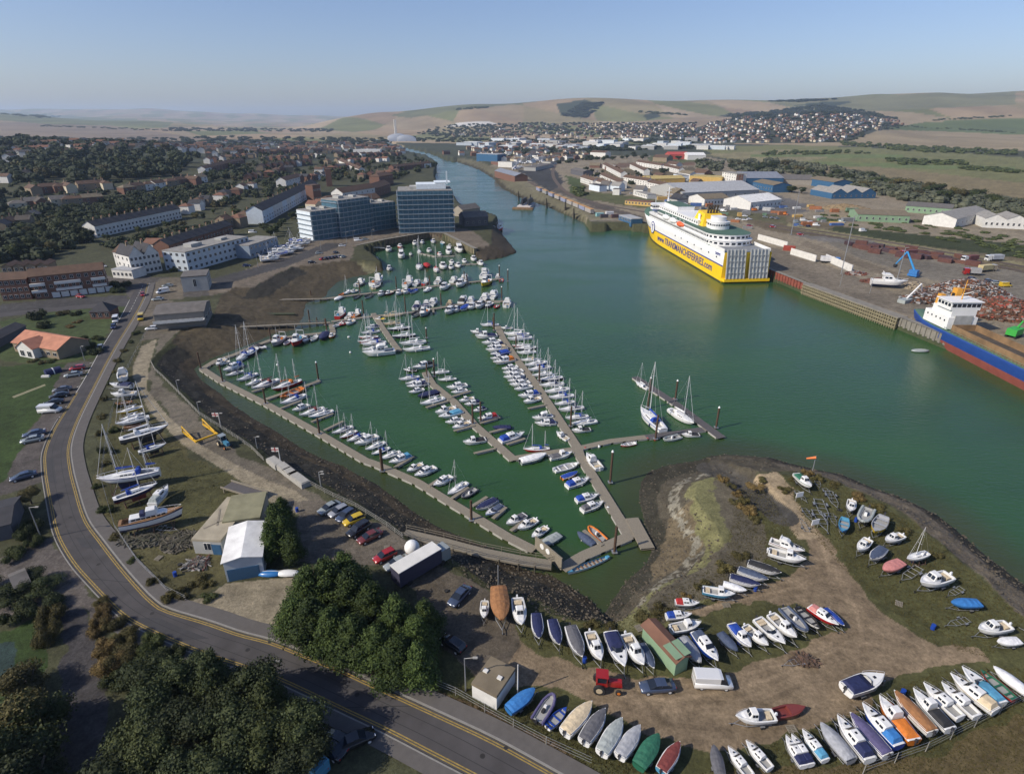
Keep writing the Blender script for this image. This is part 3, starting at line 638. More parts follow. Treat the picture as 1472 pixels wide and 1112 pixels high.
        ck = (.07, .88); part('deck', lambda: deck_mesh(b, fb, tr, sh, [pm(ac, 'paint'), FLOOR], ck, fb*.75, .86, 1))
        def thw():
            m = MB(); n = 3 if kind == 'D' else 7
            for i in range(n):
                t = .2 + .55*i/(n-1); m.box(t-.5, 0, fb*.8, .05 if kind == 'D' else .018, W_(t)*1.7, .012)
            return m.mesh('thwart', TEAK if kind == 'G' else pm(ac, 'paint'))
        part('thwart', thw)
        if kind == 'D': outboard(r, -.5, fb, 0, ac == 'w')
    elif kind == 'T':
        part('deck', lambda: deck_mesh(b, fb, tr, sh, [dkc, FLOOR], (.04, .58), .06, .86))
        part('wheelhouse', lambda: tub(.52, .74, ZS(.5)-.03, .25, b, tr, .62, .56, .22, .02).mesh('wheelhouse', pm(ac if ac in 'woy' else 'w', 'gel')))
        for s in (1, -1): part('side_window' if s > 0 else 'side_window_', lambda s=s: wins(.55, .67, ZS(.5)+.11, ZS(.5)+.18, .60, 2, s, .97)).name = 'side_window'
        def ws():
            m = MB(); z0, z1 = ZS(.5)+.11, ZS(.5)+.185; w0 = W_(.7)*.5; m.add([(.222, w0, z0), (.222, -w0, z0), (.2, -w0, z1), (.2, w0, z1)], [(0,1,2,3)], 0); return m.mesh('windscreen', GLASS)
        part('windscreen', ws)
        part('mast', lambda: MB().tube((.03, 0, fb), (.03, 0, fb+.55), .008, .005, 5).tube((.03, 0, fb+.42), (-.2, 0, fb+.3), .006, .006, 5).mesh('mast', STEEL))
        part('gantry', lambda: MB().path([(-.42, .13, fb), (-.42, .12, fb+.2), (-.42, -.12, fb+.2), (-.42, -.13, fb)], .01, 5).mesh('gantry', STEEL))
        part('fish_box', lambda: MB().box(-.25, .05, fb-.01, .1, .08, .07).mesh('fish_box', pm('o' if hc != 'r' else 't')))
        part('bow_rail', rails)
    elif kind == 'W':
        part('deck', lambda: deck_mesh(b, fb, tr, sh, [TEAK, TEAK], (.05, .2), .06, .8))
        part('cabin', lambda: tub(.16, .80, ZS(.4), .07, b, tr, .72, .68, .15, .04).mesh('cabin', dkc))
        part('wheelhouse', lambda: tub(.44, .62, ZS(.5)+.06, .10, b, tr, .6, .55, .2, .02).mesh('wheelhouse', dkc))
        for s in (1, -1): part('side_window' if s > 0 else 'side_window_', lambda s=s: wins(.2, .74, ZS(.4)+.025, ZS(.4)+.055, .735, 7, s, .98)).name = 'side_window'
        part('canopy', lambda: tub(.34, .43, ZS(.4)+.06, .07, b, tr, .6, .5, .3, .05).mesh('canopy', pm('n', 'canvas')))
        part('bow_rail', rails)
    return r
def trailer(L, loc, rz, label, group='boat trailers in the yard'):
    r = T('boat_trailer', label, 'trailer', loc, rz, group, L)
    def part(n, fn, loc_=None):
        k = ('tr', n)
        if k not in MC: MC[k] = fn()
        return O(n, MC[k], r, loc_)
    def fr():
        m = MB()
        for s in (1, -1):
            m.path([(-.42, s*.11, .075), (.22, s*.11, .075), (.5, 0, .07), (.62, 0, .07)], .008, 4)
            m.tube((-.3, s*.10, .075), (-.3, s*.12, .12), .009, .009, 4)
        for x in (-.4, -.2, 0, .2): m.tube((x, -.11, .075), (x, .11, .075), .007, .007, 4)
        return m.mesh('frame', GALV)
    part('frame', fr)
    for s in (1, -1):
        part('wheel', lambda: MB().tube((0, -.017, 0), (0, .017, 0), .045, .045, 12).mesh('wheel', RUBBER), (-.16, s*.155, .045))
        part('mudguard', lambda: MB().box(0, 0, 0, .12, .045, .008).mesh('mudguard', GALV), (-.16, s*.155, .098))
    part('jockey_wheel', lambda: MB().tube((.55, 0, .08), (.55, 0, .02), .006, .006, 5).tube((.55, -.01, .02), (.55, .01, .02), .02, .02, 8).mesh('jockey_wheel', RUBBER))
    return r
def cradle(L, loc, rz, H, label, group='yacht cradles and shores ashore'):
    r = T('yacht_cradle', label, 'cradle', loc, rz, group)
    m = MB()
    for s in (1, -1):
        m.tube((-L*.3, s*L*.12, .08), (L*.3, s*L*.12, .08), .07, .07, 4)
    for x in (-.3, 0, .3): m.tube((x*L, -L*.12, .08), (x*L, L*.12, .08), .07, .07, 4)
    O('base_frame', m.mesh('base_frame', mat('rusty_steel', (.12, .07, .05), .8, .2, .3, 4)), r)
    for x in (-.3, 0, .3):
        for s in (1, -1): O('prop', MB().tube((x*L, s*L*.15, .05), (x*L*.95, s*L*.10, H), .05, .05, 5).mesh('prop', mat('rusty_steel', (.12,.07,.05))), r)
    return r
# ---------------------------------------------------------------- road vehicles (metres, front towards +x)
def veh_mesh(kind):
    """stations: x, half width, z bottom, z belt ; greenhouse stations: x, half width low, half width top, z top"""
    if kind == 'hatch': L, H = 4.0, 1.46; B = [(-2.0,.74,.35,.80),(-1.93,.84,.28,.92),(-1.2,.87,.25,.94),(.6,.87,.25,.93),(1.05,.86,.25,.90),(1.8,.80,.28,.76),(2.0,.66,.36,.62)]; Gh = [(-1.95,.74,.93,.95),(-1.6,.66,.93,1.40),(-.6,.64,.93,1.46),(.25,.63,.93,1.42),(1.05,.72,.90,.92)]
    elif kind == 'saloon': L, H = 4.6, 1.42; B = [(-2.3,.74,.38,.84),(-2.2,.86,.28,.94),(-1.3,.89,.25,.95),(.7,.89,.25,.94),(1.3,.87,.25,.88),(2.15,.80,.28,.74),(2.3,.66,.36,.62)]; Gh = [(-1.75,.74,.94,.96),(-1.05,.65,.94,1.37),(-.3,.64,.94,1.42),(.35,.63,.94,1.38),(1.2,.74,.92,.94)]
    elif kind == 'suv': L, H = 4.6, 1.75; B = [(-2.3,.78,.45,1.0),(-2.22,.9,.38,1.1),(-1.2,.92,.35,1.12),(.8,.92,.35,1.1),(1.3,.9,.35,1.05),(2.15,.86,.38,.95),(2.3,.74,.45,.8)]; Gh = [(-2.22,.82,1.1,1.12),(-2.0,.74,1.1,1.68),(-.6,.72,1.1,1.75),(.45,.70,1.1,1.70),(1.2,.80,1.08,1.1)]
    elif kind == 'van': L, H = 5.0, 2.15; B = [(-2.5,.9,.35,1.2),(-2.45,.97,.3,1.25),(.9,.97,.3,1.2),(1.5,.95,.3,1.12),(2.35,.90,.32,.95),(2.5,.78,.4,.75)]; Gh = [(-2.48,.95,1.2,2.1),(-2.4,.90,1.2,2.15),(.7,.88,1.2,2.15),(1.05,.80,1.18,2.05),(1.8,.86,1.08,1.1)]
    w0 = MB(); secs = []
    for x, hw, zb, zt in B: secs.append([(x, hw*.94, zb), (x, hw, zb+(zt-zb)*.35), (x, hw*.97, zt-.08), (x, hw*.88, zt), (x, -hw*.88, zt), (x, -hw*.97, zt-.08), (x, -hw, zb+(zt-zb)*.35), (x, -hw*.94, zb)])
    w0.loft(secs, 0, True, True)
    g = MB(); secs = []
    for x, hw, zb, zt in Gh:
        hb = max(q[1] for q in B)*.90
        secs.append([(x, hb, zb-.03), (x, hw, zt-.05), (x, hw*.86, zt), (x, -hw*.86, zt), (x, -hw, zt-.05), (x, -hb, zb-.03)])
    # roof skin goes with the body: top strip; sides and ends are glass
    n = 6; glass = MB(); roof = MB()
    for i in range(len(secs)-1):
        for j in range(5):
            q = [secs[i][j], secs[i][j+1], secs[i+1][j+1], secs[i+1][j]]
            ends = i in (0, len(secs)-2)
            solid = (j in (1, 2, 3) and not ends) or (kind == 'van' and i < 2 and True)
            (w0 if solid else glass).add(q, [(0,1,2,3)], 0)
    if kind == 'van':
        w0.add(secs[0], [(0,1,2,3,4,5)], 0)
    else:
        for xs in (-.35,):   # door pillars
            for s in (1, -1): w0.box(xs, s*(Gh[2][1]+.055), (Gh[2][2]+Gh[2][3])/2-.05, .09, .05, Gh[2][3]-Gh[2][2]-.05)
    return w0, glass, L, B
def vehicle(kind, col, loc, rz, label, name=None, cat='car', group=None):
    nm = name or {'van': 'van'}.get(kind, 'parked_car')
    r = T(nm, label, cat, loc, rz, group)
    k = ('veh', kind, col)
    if k not in MC:
        b_, g_, L, B = veh_mesh(kind); MC[k] = (b_.mesh('body', pm(col, 'car')), g_.mesh('glass', GLASS), L)
    bm, gm_, L = MC[k]; O('body', bm, r); O('glass', gm_, r)
    if 'wheel' not in MC:
        MC['wheel'] = MB().tube((0, -.1, 0), (0, .1, 0), .32, .32, 14, 0, False).mesh('wheel', RUBBER); MC['rim'] = MB().tube((0, -.105, 0), (0, .105, 0), .2, .2, 10, 0, False).mesh('rim', STEEL)
        MC['hl'] = MB().box(0, 0, 0, .1, .3, .14).mesh('headlight', mat('lamp_glass', (.7,.72,.75), .1, 0, 0)); MC['tl'] = MB().box(0, 0, 0, .08, .22, .2).mesh('tail_light', mat('tail_red', (.35,.01,.01), .3, 0, 0))
    for x in (-L*.31, L*.31):
        for s in (1, -1):
            w_ = O('wheel', MC['wheel'], r, (x, s*.8, .32)); O('rim', MC['rim'], w_)
    for s in (1, -1):
        O('headlight', MC['hl'], r, (L/2-.1, s*.52, .66)); O('tail_light', MC['tl'], r, (-L/2+.04, s*.62, .8))
    return r
# ---------------------------------------------------------------- roads and painted lines (draped sheets)
def ribbon(name, mb, left, right, dz, m=0, z=None):
    vs = []
    for (a, b_), (c, d) in zip(left, right):
        vs.append((a, b_, (ground_z(a, b_) if z is None else z) + dz)); vs.append((c, d, (ground_z(c, d) if z is None else z) + dz))
    mb.add(vs, [(2*i, 2*i+1, 2*i+3, 2*i+2) for i in range(len(left)-1)], m)
def catmull(P, n=6):
    P = [np.array(p, float) for p in P]; P = [2*P[0]-P[1]] + P + [2*P[-1]-P[-2]]; out = []
    for i in range(1, len(P)-2):
        for k in range(n):
            t = k/n; a, b_, c, d = P[i-1:i+3]
            out.append(tuple(.5*(2*b_ + (c-a)*t + (2*a-5*b_+4*c-d)*t*t + (3*b_-a-3*c+d)*t**3)))
    return out + [tuple(P[-2])]
def offset(L, d):
    out = []
    for i, p in enumerate(L):
        a = L[max(0, i-1)]; b_ = L[min(len(L)-1, i+1)]; dx, dy = b_[0]-a[0], b_[1]-a[1]; q = math.hypot(dx, dy) + 1e-9
        out.append((p[0] - dy/q*d, p[1] + dx/q*d))
    return out
def resample(L, n):
    d = [0]
    for a, b_ in zip(L[:-1], L[1:]): d.append(d[-1] + math.hypot(b_[0]-a[0], b_[1]-a[1]))
    t = np.linspace(0, d[-1], n); return list(zip(np.interp(t, d, [p[0] for p in L]), np.interp(t, d, [p[1] for p in L])))
ASPH = mat('asphalt', (.064, .060, .060), .9, 0, .26, .35, .01, .3, noise_detail=8)
PAVE = mat('footway', (.105, .097, .09), .9, 0, .14, 1.2, .01, .3, noise_detail=8)
KERB = mat('kerb_stone', (.22, .21, .19), .85, 0, .15, 2)
YEL = mat('yellow_paint', (.27, .19, .045), .85, 0, .45, 2.2, noise_detail=7)
WHI = mat('white_paint', (.48, .47, .43), .8, 0, .25, 3)
Rr = [(214,408),(207,431),(190,462),(165.5,502),(135,560),(112,607),(101,642),(103,672),(110,701),(124,745),(147,778),(175,814),(202,845),(220,863),(240.5,876),(300,894),(346,910),(392,922),(438,940),(492,962),(542,985),(640,1030),(700,1058),(760,1090),(900,1170),(1040,1260)]
Lr = [(201,408),(188,428),(172,458),(147,498),(122,543),(98,582),(76,618),(63,649),(62,672),(64,691),(70,725),(77.5,761),(88,786),(106,814),(130,841),(153,865),(173,884),(196,899),(245,922),(300,944),(381,971),(438,996),(496,1024),(549,1049),(607,1079),(740,1150),(880,1240)]
R_ = resample(catmull(UL(Rr)), 150); L_ = resample(catmull(UL(Lr)), 150)
def cross(p, q, k): return (p[0] + (q[0]-p[0])*k, p[1] + (q[1]-p[1])*k)
mb = MB(); ribbon('r', mb, [cross(l, r, -.02) for l, r in zip(L_, R_)], [cross(l, r, 1.02) for l, r in zip(L_, R_)], .03)
side = UL([(188,430),(183,436),(100,443),(10,452),(-100,464),(-300,490)])
ribbon('s', mb, offset(side, -3.2), offset(side, 3.2), .026)
tag(O('road', mb.mesh('road', ASPH)), kind='structure')
def line_pair(name, L, ds, w_, m, dz=.036):
    mb = MB()
    for d in ds: ribbon('', mb, offset(L, d - w_/2), offset(L, d + w_/2), dz)
    tag(O(name, mb.mesh(name, m)), kind='structure')
line_pair('road_marking', R_, (-.2, -.5), .15, YEL); line_pair('road_marking', L_[62:], (.2, .5), .15, YEL)
line_pair('road_marking', L_[14:63], (.1,), .16, WHI)
mb = MB()
for k in (0,):
    for i in range(2, 26, 2):
        a = cross(L_[i], R_[i], .45); b_ = cross(L_[i+1], R_[i+1], .45)
        ribbon('', mb, offset([a, b_], -.08), offset([a, b_], .08), .036)
for px, py in [(133,521),(127,532),(121,543),(115,555),(108,567),(99,583),(90,598),(82,612),(73,626)]:
    x, y = U(px, py); mb.box(x, y, LAND+.038, 1.6, .25, .004, .95)
tag(O('road_marking', mb.mesh('road_marking', WHI)), kind='structure')
# kerb + footway on the harbour side, real steps
mb = MB(); K0 = offset(R_, .15); K1 = offset(R_, .4); K2 = offset(R_, 2.5); gz = [ground_z(*p) for p in R_]
for A, B, h0, h1 in ((K0, K0, .03, .15), (K0, K1, .15, .15)):
    vs = []
    for (a, b_), (c, d), g in zip(A, B, gz): vs += [(a, b_, g+h0), (c, d, g+h1)]
    mb.add(vs, [(2*i, 2*i+1, 2*i+3, 2*i+2) for i in range(149)], 0)
tag(O('kerb', mb.mesh('kerb', KERB)), kind='structure')
mb = MB(); ribbon('', mb, K2, K1, .145); vs = []
tag(O('pavement', mb.mesh('pavement', PAVE)), kind='structure')
mb = MB(); KL = offset(L_, -.2)
for A, B, h0, h1 in ((KL, KL, .03, .12), (KL, offset(L_, -.4), .12, .12)):
    vs = []
    for (a, b_), (c, d) in zip(A[70:], B[70:]): vs += [(a, b_, LAND+h0), (c, d, LAND+h1)]
    mb.add(vs, [(2*i, 2*i+1, 2*i+3, 2*i+2) for i in range(79)], 0)
tag(O('kerb', mb.mesh('kerb', KERB)), kind='structure')
mb = MB(); ribbon('', mb, offset(L_, -2.2)[112:], offset(L_, -.4)[112:], .115); tag(O('pavement', mb.mesh('pavement', PAVE)), kind='structure')
# repairs, seams and drains in the carriageway
mbp = MB(); mbs = MB(); mbd = MB()
for i0, k0, k1, n_ in ((40,.1,.45,5),(63,.5,.95,4),(80,.15,.4,7),(97,.45,.9,3),(112,.1,.5,6),(124,.55,.85,5),(55,.05,.3,3)):
    A_ = [cross(L_[i], R_[i], k0) for i in range(i0, i0+n_)]; B_ = [cross(L_[i], R_[i], k1) for i in range(i0, i0+n_)]; ribbon('', mbp, A_, B_, .034)
for i0 in (47, 70, 88, 105, 131): ribbon('', mbs, [cross(L_[i0], R_[i0], k) for k in (0, .5, 1)], [(x+.12, y+.1) for x, y in [cross(L_[i0], R_[i0], k) for k in (0, .5, 1)]], .0345)
for k in (.33, .66): Lm = [cross(L_[i], R_[i], k) for i in range(30, 148)]; ribbon('', mbs, offset(Lm, -.04), offset(Lm, .04), .0345)
for i0 in range(38, 148, 9): x, y = cross(L_[i0], R_[i0], .965); mbd.box(x, y, LAND+.036, .45, .45, .01, .5); x, y = cross(L_[i0+1], R_[i0+1], .55); mbd.tube((x, y, LAND+.03), (x, y, LAND+.04), .32, .32, 10)
tag(O('road_patch', mbp.mesh('road_patch', mat('asphalt_new', (.042,.041,.043), .9, 0, .15, 1))), kind='structure'); tag(O('road_seam', mbs.mesh('road_seam', mat('tar', (.022,.022,.022), .8, 0, .1))), kind='structure'); tag(O('road_drain', mbd.mesh('road_drain', mat('iron', (.03,.028,.026), .7, .3, .1))), kind='structure')
# car park edging and cricket square
tag(O('cricket_strip', MB().prism([U(17,570),U(20,572),U(66,554),U(64,552)], LAND+.02, LAND+.03).mesh('cricket_strip', mat('worn_grass', (.20,.19,.11), .9, 0, .2, 1))), kind='structure')

def HZ(x, y, py):   # height at a ground point that reaches the given row of the picture
    dy = (CPY - py)/FX; a = math.tan(math.atan(dy) - TH); return CH + a*y
def seg(p, q):
    dx, dy = q[0]-p[0], q[1]-p[1]; return math.hypot(dx, dy), math.atan2(dy, dx)
# ---------------------------------------------------------------- pontoons
WOOD = mat('grey_decking', (.21, .185, .14), .85, 0, .22, 3.5, .01, noise_detail=6); WOOD2 = mat('dark_decking', (.085, .078, .078), .8, 0, .2, 3)
FLOAT = mat('concrete_float', (.33, .32, .29), .9, 0, .2, 2); PILE = mat('pile_steel', (.085, .05, .032), .75, .2, .4, 3); CAP = mat('white_cap', (.8, .8, .78), .5, 0, 0)
TARW = mat('weedy_timber', (.075, .062, .042), .9, 0, .35, 2.5, .02)
A = crop(660,440,5.257); Bc = crop(500,430,5.257); Cc = crop(460,330,4.907); D = crop(260,330,5.257); E = crop(260,480,4.907); F = crop(540,600,3.68); Gc = crop(780,500,4.907)
H = crop(600,800,4.6); I = crop(860,800,4.6); J = crop(760,960,3.68); K = crop(960,730,5.257); Lc = crop(1140,640,4.6); Nc = crop(1140,860,4.6); P = crop(130,530,6.69); Q = crop(0,520,5.257); Rc = crop(0,680,4.907); S_ = crop(240,640,4.6); Z0 = crop(0,380,5.257)
FZP = .45; PCNT = [0]
def pontoon(pts, w_, label, dark=False, group='floating walkways of the marina'):
    P_ = [U(a, b_, FZP) for a, b_ in pts]
    PCNT[0] += 1; r = T('pontoon', label, 'pontoon', (P_[0][0], P_[0][1], .007*PCNT[0]), 0, group)
    l, g = offset(P_, w_/2), offset(P_, -w_/2); mb = MB(); fb_ = MB(); x0, y0 = P_[0]
    for i in range(len(P_)-1):
        q = [l[i], l[i+1], g[i+1], g[i]]; mb.prism([(a-x0, b_-y0) for a, b_ in q], FZP-.12, FZP - .004*(i % 2))
        n, a = seg(P_[i], P_[i+1]); k = max(1, int(n/3.2))
        for j in range(k):
            c = cross(P_[i], P_[i+1], (j+.5)/k); fb_.box(c[0]-x0, c[1]-y0, .17, n/k*.72, w_*1.04, .5, a)
    O('deck', mb.mesh('deck', WOOD2 if dark else WOOD), r); O('float', fb_.mesh('float', FLOAT), r)
    return r
p4 = [A(292,150), A(330,240), A(450,420), A(560,560), A(700,770), A(890,1060), F(1080,200), F(1200,390), F(1350,635)]
pontoon(p4, 2.3, 'long main pontoon running from the boat-lined far end to the shore corner')
pontoon([Bc(585,550), Bc(640,640), Bc(800,770), Bc(960,950), Bc(1130,1100), F(735,225)], 2.2, 'middle pontoon with boats on both sides, left of the long main pontoon')
pontoon([F(728,215), F(880,190), F(1060,165), Gc(480,655), Gc(740,625), Gc(1150,570)], 1.9, 'cross pontoon linking the middle pontoon to the dark outer one')
pontoon([Gc(650,203), Gc(950,400), Gc(1110,520), Gc(1265,633)], 2.4, 'dark outer pontoon standing alone in the harbour', True)
pontoon([Gc(730,628), Gc(1130,572)], 1.97, 'dark end length of the cross pontoon below the outer one', True)
pontoon([E(150,243), E(290,335), E(480,430), E(600,490), E(780,590), E(960,690), E(1130,790), E(1300,890), F(0,245), F(220,340), F(400,450), F(560,545), F(700,630), F(840,700)], 2.0, 'shore-side pontoon curving along the dark bank')
pontoon([E(150,243), D(260,990), D(400,945), D(540,885), D(680,832), D(850,805), D(1020,785), D(1170,770)], 1.9, 'curved pontoon along the muddy north-west shore')
pontoon([D(1150,772), D(1135,708)], 1.9, 'short stub pontoon joining the curved walkway to the lower row')
pontoon([Cc(80,648), Cc(360,612), Cc(620,585), Cc(860,548), Cc(1100,505), Cc(1340,505)], 1.9, 'lower of the two long rows below the tower block')
pontoon([Cc(0,492), Cc(230,462), Cc(520,430), Cc(860,392), Cc(1290,345)], 1.9, 'upper of the two long rows below the tower block')
pontoon([Cc(375,590), Cc(440,690), Cc(510,790), Cc(560,855)], 2.0, 'short spur pontoon crowded with yachts off the lower row')
pontoon([Cc(930,262), Cc(1020,245), Cc(1150,240)], 1.7, 'small pontoon at the mouth of the walled basin')
pontoon([Cc(700,165), Cc(820,190), Cc(950,185)], 1.6, 'small pontoon in the middle of the walled basin')
pontoon([F(1345,625), F(1100,730), F(985,800)], 2.2, 'lower end pontoon beside the long rowing gig')
FING = [(E,600,460,980,330),(E,700,525,850,470),(E,920,620,1075,560),(E,1010,680,1145,615),(F,100,265,200,205),(F,280,365,330,330),(F,400,430,490,370),(F,510,470,590,420),(F,620,535,690,475),(F,715,600,790,545),(F,850,660,975,625),
 (A,520,775,660,745),(Bc,590,820,760,770),(Bc,780,740,930,695),(Bc,800,998,960,955),(Bc,1000,940,1150,895),(Bc,1070,1010,1225,968),(Bc,1200,1100,1340,1055),(F,520,192,635,165),(E,500,410,590,385),(Cc,400,745,300,770),(Cc,800,590,800,560),(Bc,370,385,410,382),(F,1100,600,1200,680)]
for i, (c, x0, y0, x1, y1) in enumerate(FING):
    where = 'shore-side pontoon' if c in (E, F) and i < 11 else 'middle pontoon' if c is Bc else 'main walkways'
    pontoon([c(x0,y0), c(x1,y1)], .75 if i else 1.4, 'narrow finger pontoon, %s of those spaced along the %s' % (ORD[i], where) if i else 'wide finger pontoon between the red ketch and the yachts', group='finger pontoons between the berths')
PM = {}
def pile(c, bx, by, tx, ty, cap=False, i=0, label=None):
    x, y = U(*c(bx, by), 0); h = max(2.5, min(9, HZ(x, y, c(tx, ty)[1])))
    k = round(h)
    r = T('mooring_pile', label, 'pile', (x, y, 0), 0, 'steel piles that hold the pontoons')
    if k not in PM: PM[k] = MB().tube((0,0,-1), (0,0,k), .26, .24, 10).mesh('post', PILE)
    O('post', PM[k], r)
    if 'cap' not in PM: PM['cap'] = MB().tube((0,0,0), (0,0,.45), .3, .06, 10).mesh('cap', CAP); PM['guide'] = MB().box(0, 0, .5, 1.0, 1.0, .14).mesh('pile_guide', GALV)
    if cap: O('cap', PM['cap'], r, (0, 0, k))
    O('pile_guide', PM['guide'], r)
PL = [('shore-side pontoon', E, [(298,345,270,220,0),(600,500,578,390,0),(980,715,960,580,0),(1425,975,1415,820,0)]), ('wide finger pontoon end', E, [(972,330,948,208,1)]), ('lower shore-side pontoon', F, [(35,290,28,170,0),(507,550,502,430,0),(1262,720,1262,585,0)]),
 ('shore corner in open water', F, [(1240,350,1245,190,1)]), ('long main pontoon', A, [(265,190,258,60,0),(430,330,430,225,0),(605,580,605,440,0),(842,915,842,745,0)]), ('middle pontoon', Bc, [(600,600,595,475,0),(655,590,645,458,1),(945,950,938,800,0),(1005,930,998,775,0)]),
 ('dark outer pontoon', Gc, [(935,370,960,228,1),(1222,570,1245,412,1),(742,425,780,100,1),(795,650,812,480,0)]),
 ('rows below the tower', Cc, [(310,620,300,500,0),(605,590,605,470,0),(855,545,852,455,0),(540,420,538,335,0),(1018,365,1015,300,0),(1037,365,1034,305,0),(283,450,280,360,0),(775,400,778,320,0),(1222,690,1225,620,0),(752,770,750,700,1),(40,680,38,630,0),(1265,340,1265,252,1),(1325,370,1322,290,1),(1282,500,1282,400,1)]),
 ('curved shore pontoon', D, [(683,845,680,735,0),(1105,770,1092,680,0),(985,510,985,455,0),(975,700,970,600,0),(1030,700,1020,655,0),(155,1060,120,935,0)])]
for ph, c, ls in PL:
    for i, (a, b_, d, e, cp) in enumerate(ls):
        pile(c, a, b_, d, e, cp, 0, '%s steel pile, %s along the %s' % ('white-capped brown' if cp else 'plain brown', ORD[i], ph))
# ---------------------------------------------------------------- boats afloat
def ldesc(kind, hc, ac):
    n = NAMES[kind][1]
    if kind in 'SK': return '%s %s, %s sail cover' % (CN[hc], n, CN.get(ac, 'no'))
    if kind == 'O': return '%s boat under a %s cover' % (CN[hc], CN[ac]) if hc != ac else 'boat wrapped in a %s cover' % CN[hc]
    if kind == 'R': return 'inflatable boat with %s tubes' % CN[ac]
    if ac in 'w' or ac == hc or kind in 'FDGWT': return '%s %s' % (CN[hc], n)
    return '%s %s with %s canopy' % (CN[hc], n, CN[ac])
FEND = [MB().tube((0,0,-.03),(0,0,.03),.014,.014,6).mesh('fender', pm(c)) for c in 'wnk']
def afloat(c, rows, phrase, group):
    for i, s in enumerate(rows.split(';')):
        v = s.split(); x0, y0, x1, y1 = map(float, v[:4]); kind, hc, ac = v[4:7]
        p, q = U(*c(x0, y0), .4), U(*c(x1, y1), .4); L, a = seg(q, p)
        L = min(max(L, 4.2), 16) if kind != 'G' else min(L, 13)
        if kind in 'CDR': L = min(L, 8.5)
        lb = '%s, %s %s' % (ldesc(kind, hc, ac), ORD[i], phrase)
        bo = boat(kind, hc, ac, L, ((p[0]+q[0])/2, (p[1]+q[1])/2, 0), a, lb, group)
        if kind in 'SMCFKO' and p[1] < 300:
            for t in (.3, .55):
                for sd in (1, -1):
                    if random.random() < .6: O('fender', FEND[random.randrange(3)], bo, (t-.5, sd*(wid(t, SPEC[kind][0], SPEC[kind][3])+.012), SPEC[kind][1]*.55))
def abreast(c, rows, heading, phrase, group):
    for i, s in enumerate(rows.split(';')):
        v = s.split(); x0, y0, L = map(float, v[:3]); kind, hc, ac = v[3:6]; x, y = U(*c(x0, y0), .5)
        boat(kind, hc, ac, L, (x, y, 0), math.radians(heading) + random.uniform(-.08, .08), '%s, %s %s' % (ldesc(kind, hc, ac), ORD[i], phrase), group)
afloat(A, '160 145 300 140 S w b;85 198 205 200 C s w;120 240 285 225 C w n;170 290 310 265 M w w;212 318 335 290 M w n;200 345 360 320 M w c;235 375 375 345 B b b;235 402 345 385 M w n;255 440 415 405 M w o;320 482 440 458 M w w;330 515 480 490 M w w;335 550 485 520 M w w;365 577 500 548 M w q;380 606 530 577 M w w;415 640 545 605 M w w;445 690 600 660 M w b;485 735 610 695 C w w;550 855 705 832 F w w;570 892 730 882 M w n;735 955 822 1010 C w w',
 'along the near side of the long pontoon', 'boats on the town side of the long pontoon')
afloat(A, '330 165 390 165 C w w;340 215 530 215 S w w;365 255 550 240 S w b;400 300 520 298 S r w;425 325 580 312 S n w;435 355 580 345 S w w;465 410 600 400 S w c;495 455 660 422 S w w;520 490 690 460 S w b;550 530 700 505 S w w;590 565 780 540 S n w;605 605 790 585 S w n;645 655 830 625 S w w;675 695 865 675 S w b;720 745 870 720 S w b;750 790 940 765 S w n;800 850 975 830 S w b;840 895 1040 870 S w w;850 945 990 930 C w k',
 'along the river side of the long pontoon', 'boats on the river side of the long pontoon')
afloat(Bc, '420 535 520 540 C k k;490 530 640 490 M w k;385 610 540 585 S w b;435 645 580 610 S w b;445 672 600 640 M l n;460 710 575 680 M w w;525 745 680 700 O n n;545 800 730 750 S w w;660 870 810 822 C w w;685 900 860 850 B w t;735 940 870 905 M w w;790 985 920 930 C w w;870 1092 1040 1060 C w k',
 'on the shore side of the middle pontoon', 'boats on the shore side of the middle pontoon')
afloat(Bc, '630 560 765 545 S w w;680 612 820 600 S l w;745 678 900 650 M w w;780 712 900 685 M w w;840 775 950 745 C w w;880 802 1000 775 M w n;940 850 1040 820 M w n;980 912 1130 880 M w r;1090 972 1235 968 O n n;1335 1022 1150 1078 M w b',
 'on the river side of the middle pontoon', 'boats on the river side of the middle pontoon')
afloat(Bc, '220 152 268 150 C w y;265 190 400 180 K c c;300 235 470 215 S n w;335 290 510 270 S n w;390 345 590 322 S w w;415 392 620 370 S w w', 'on the river side of the crowded spur', 'yachts rafted on the short spur')
afloat(Bc, '130 222 232 205 M w n;100 262 240 240 S w b;80 292 230 285 S r n;75 330 250 308 S r w;100 348 290 328 S w b;110 388 300 365 S w k;112 428 355 400 F w w', 'on the shore side of the crowded spur', 'yachts rafted on the short spur')
afloat(E, '250 222 340 192 C w w;300 272 430 215 M w b;315 297 440 260 S w n;395 335 540 280 S w b;455 367 570 320 S w w;500 397 690 325 S w m;640 405 850 332 K r o;700 462 860 385 D z o;700 502 880 432 S w b;785 547 900 500 M w w;835 582 1010 522 S w m;900 594 1075 542 S t w;1065 705 1210 650 S w n;1120 737 1240 682 S r w;1170 762 1300 702 S w b;1225 790 1385 722 M w w;1300 820 1440 762 S w w;1345 852 1472 800 S t b',
 'berth down the shore-side pontoon', 'boats along the upper shore-side pontoon')
afloat(F, '20 222 130 180 S w w;70 247 185 202 M w t;165 290 245 245 C w w;205 317 315 265 M w w;305 367 400 312 M w w;380 412 485 345 S w w;455 427 530 375 R k d;530 492 640 435 O w n;580 522 670 465 B l q;690 572 790 515 C w d;750 597 850 540 C w w;825 640 905 580 C w w;870 682 975 620 O l l',
 'berth up to the gangway end', 'boats along the lower shore-side pontoon')
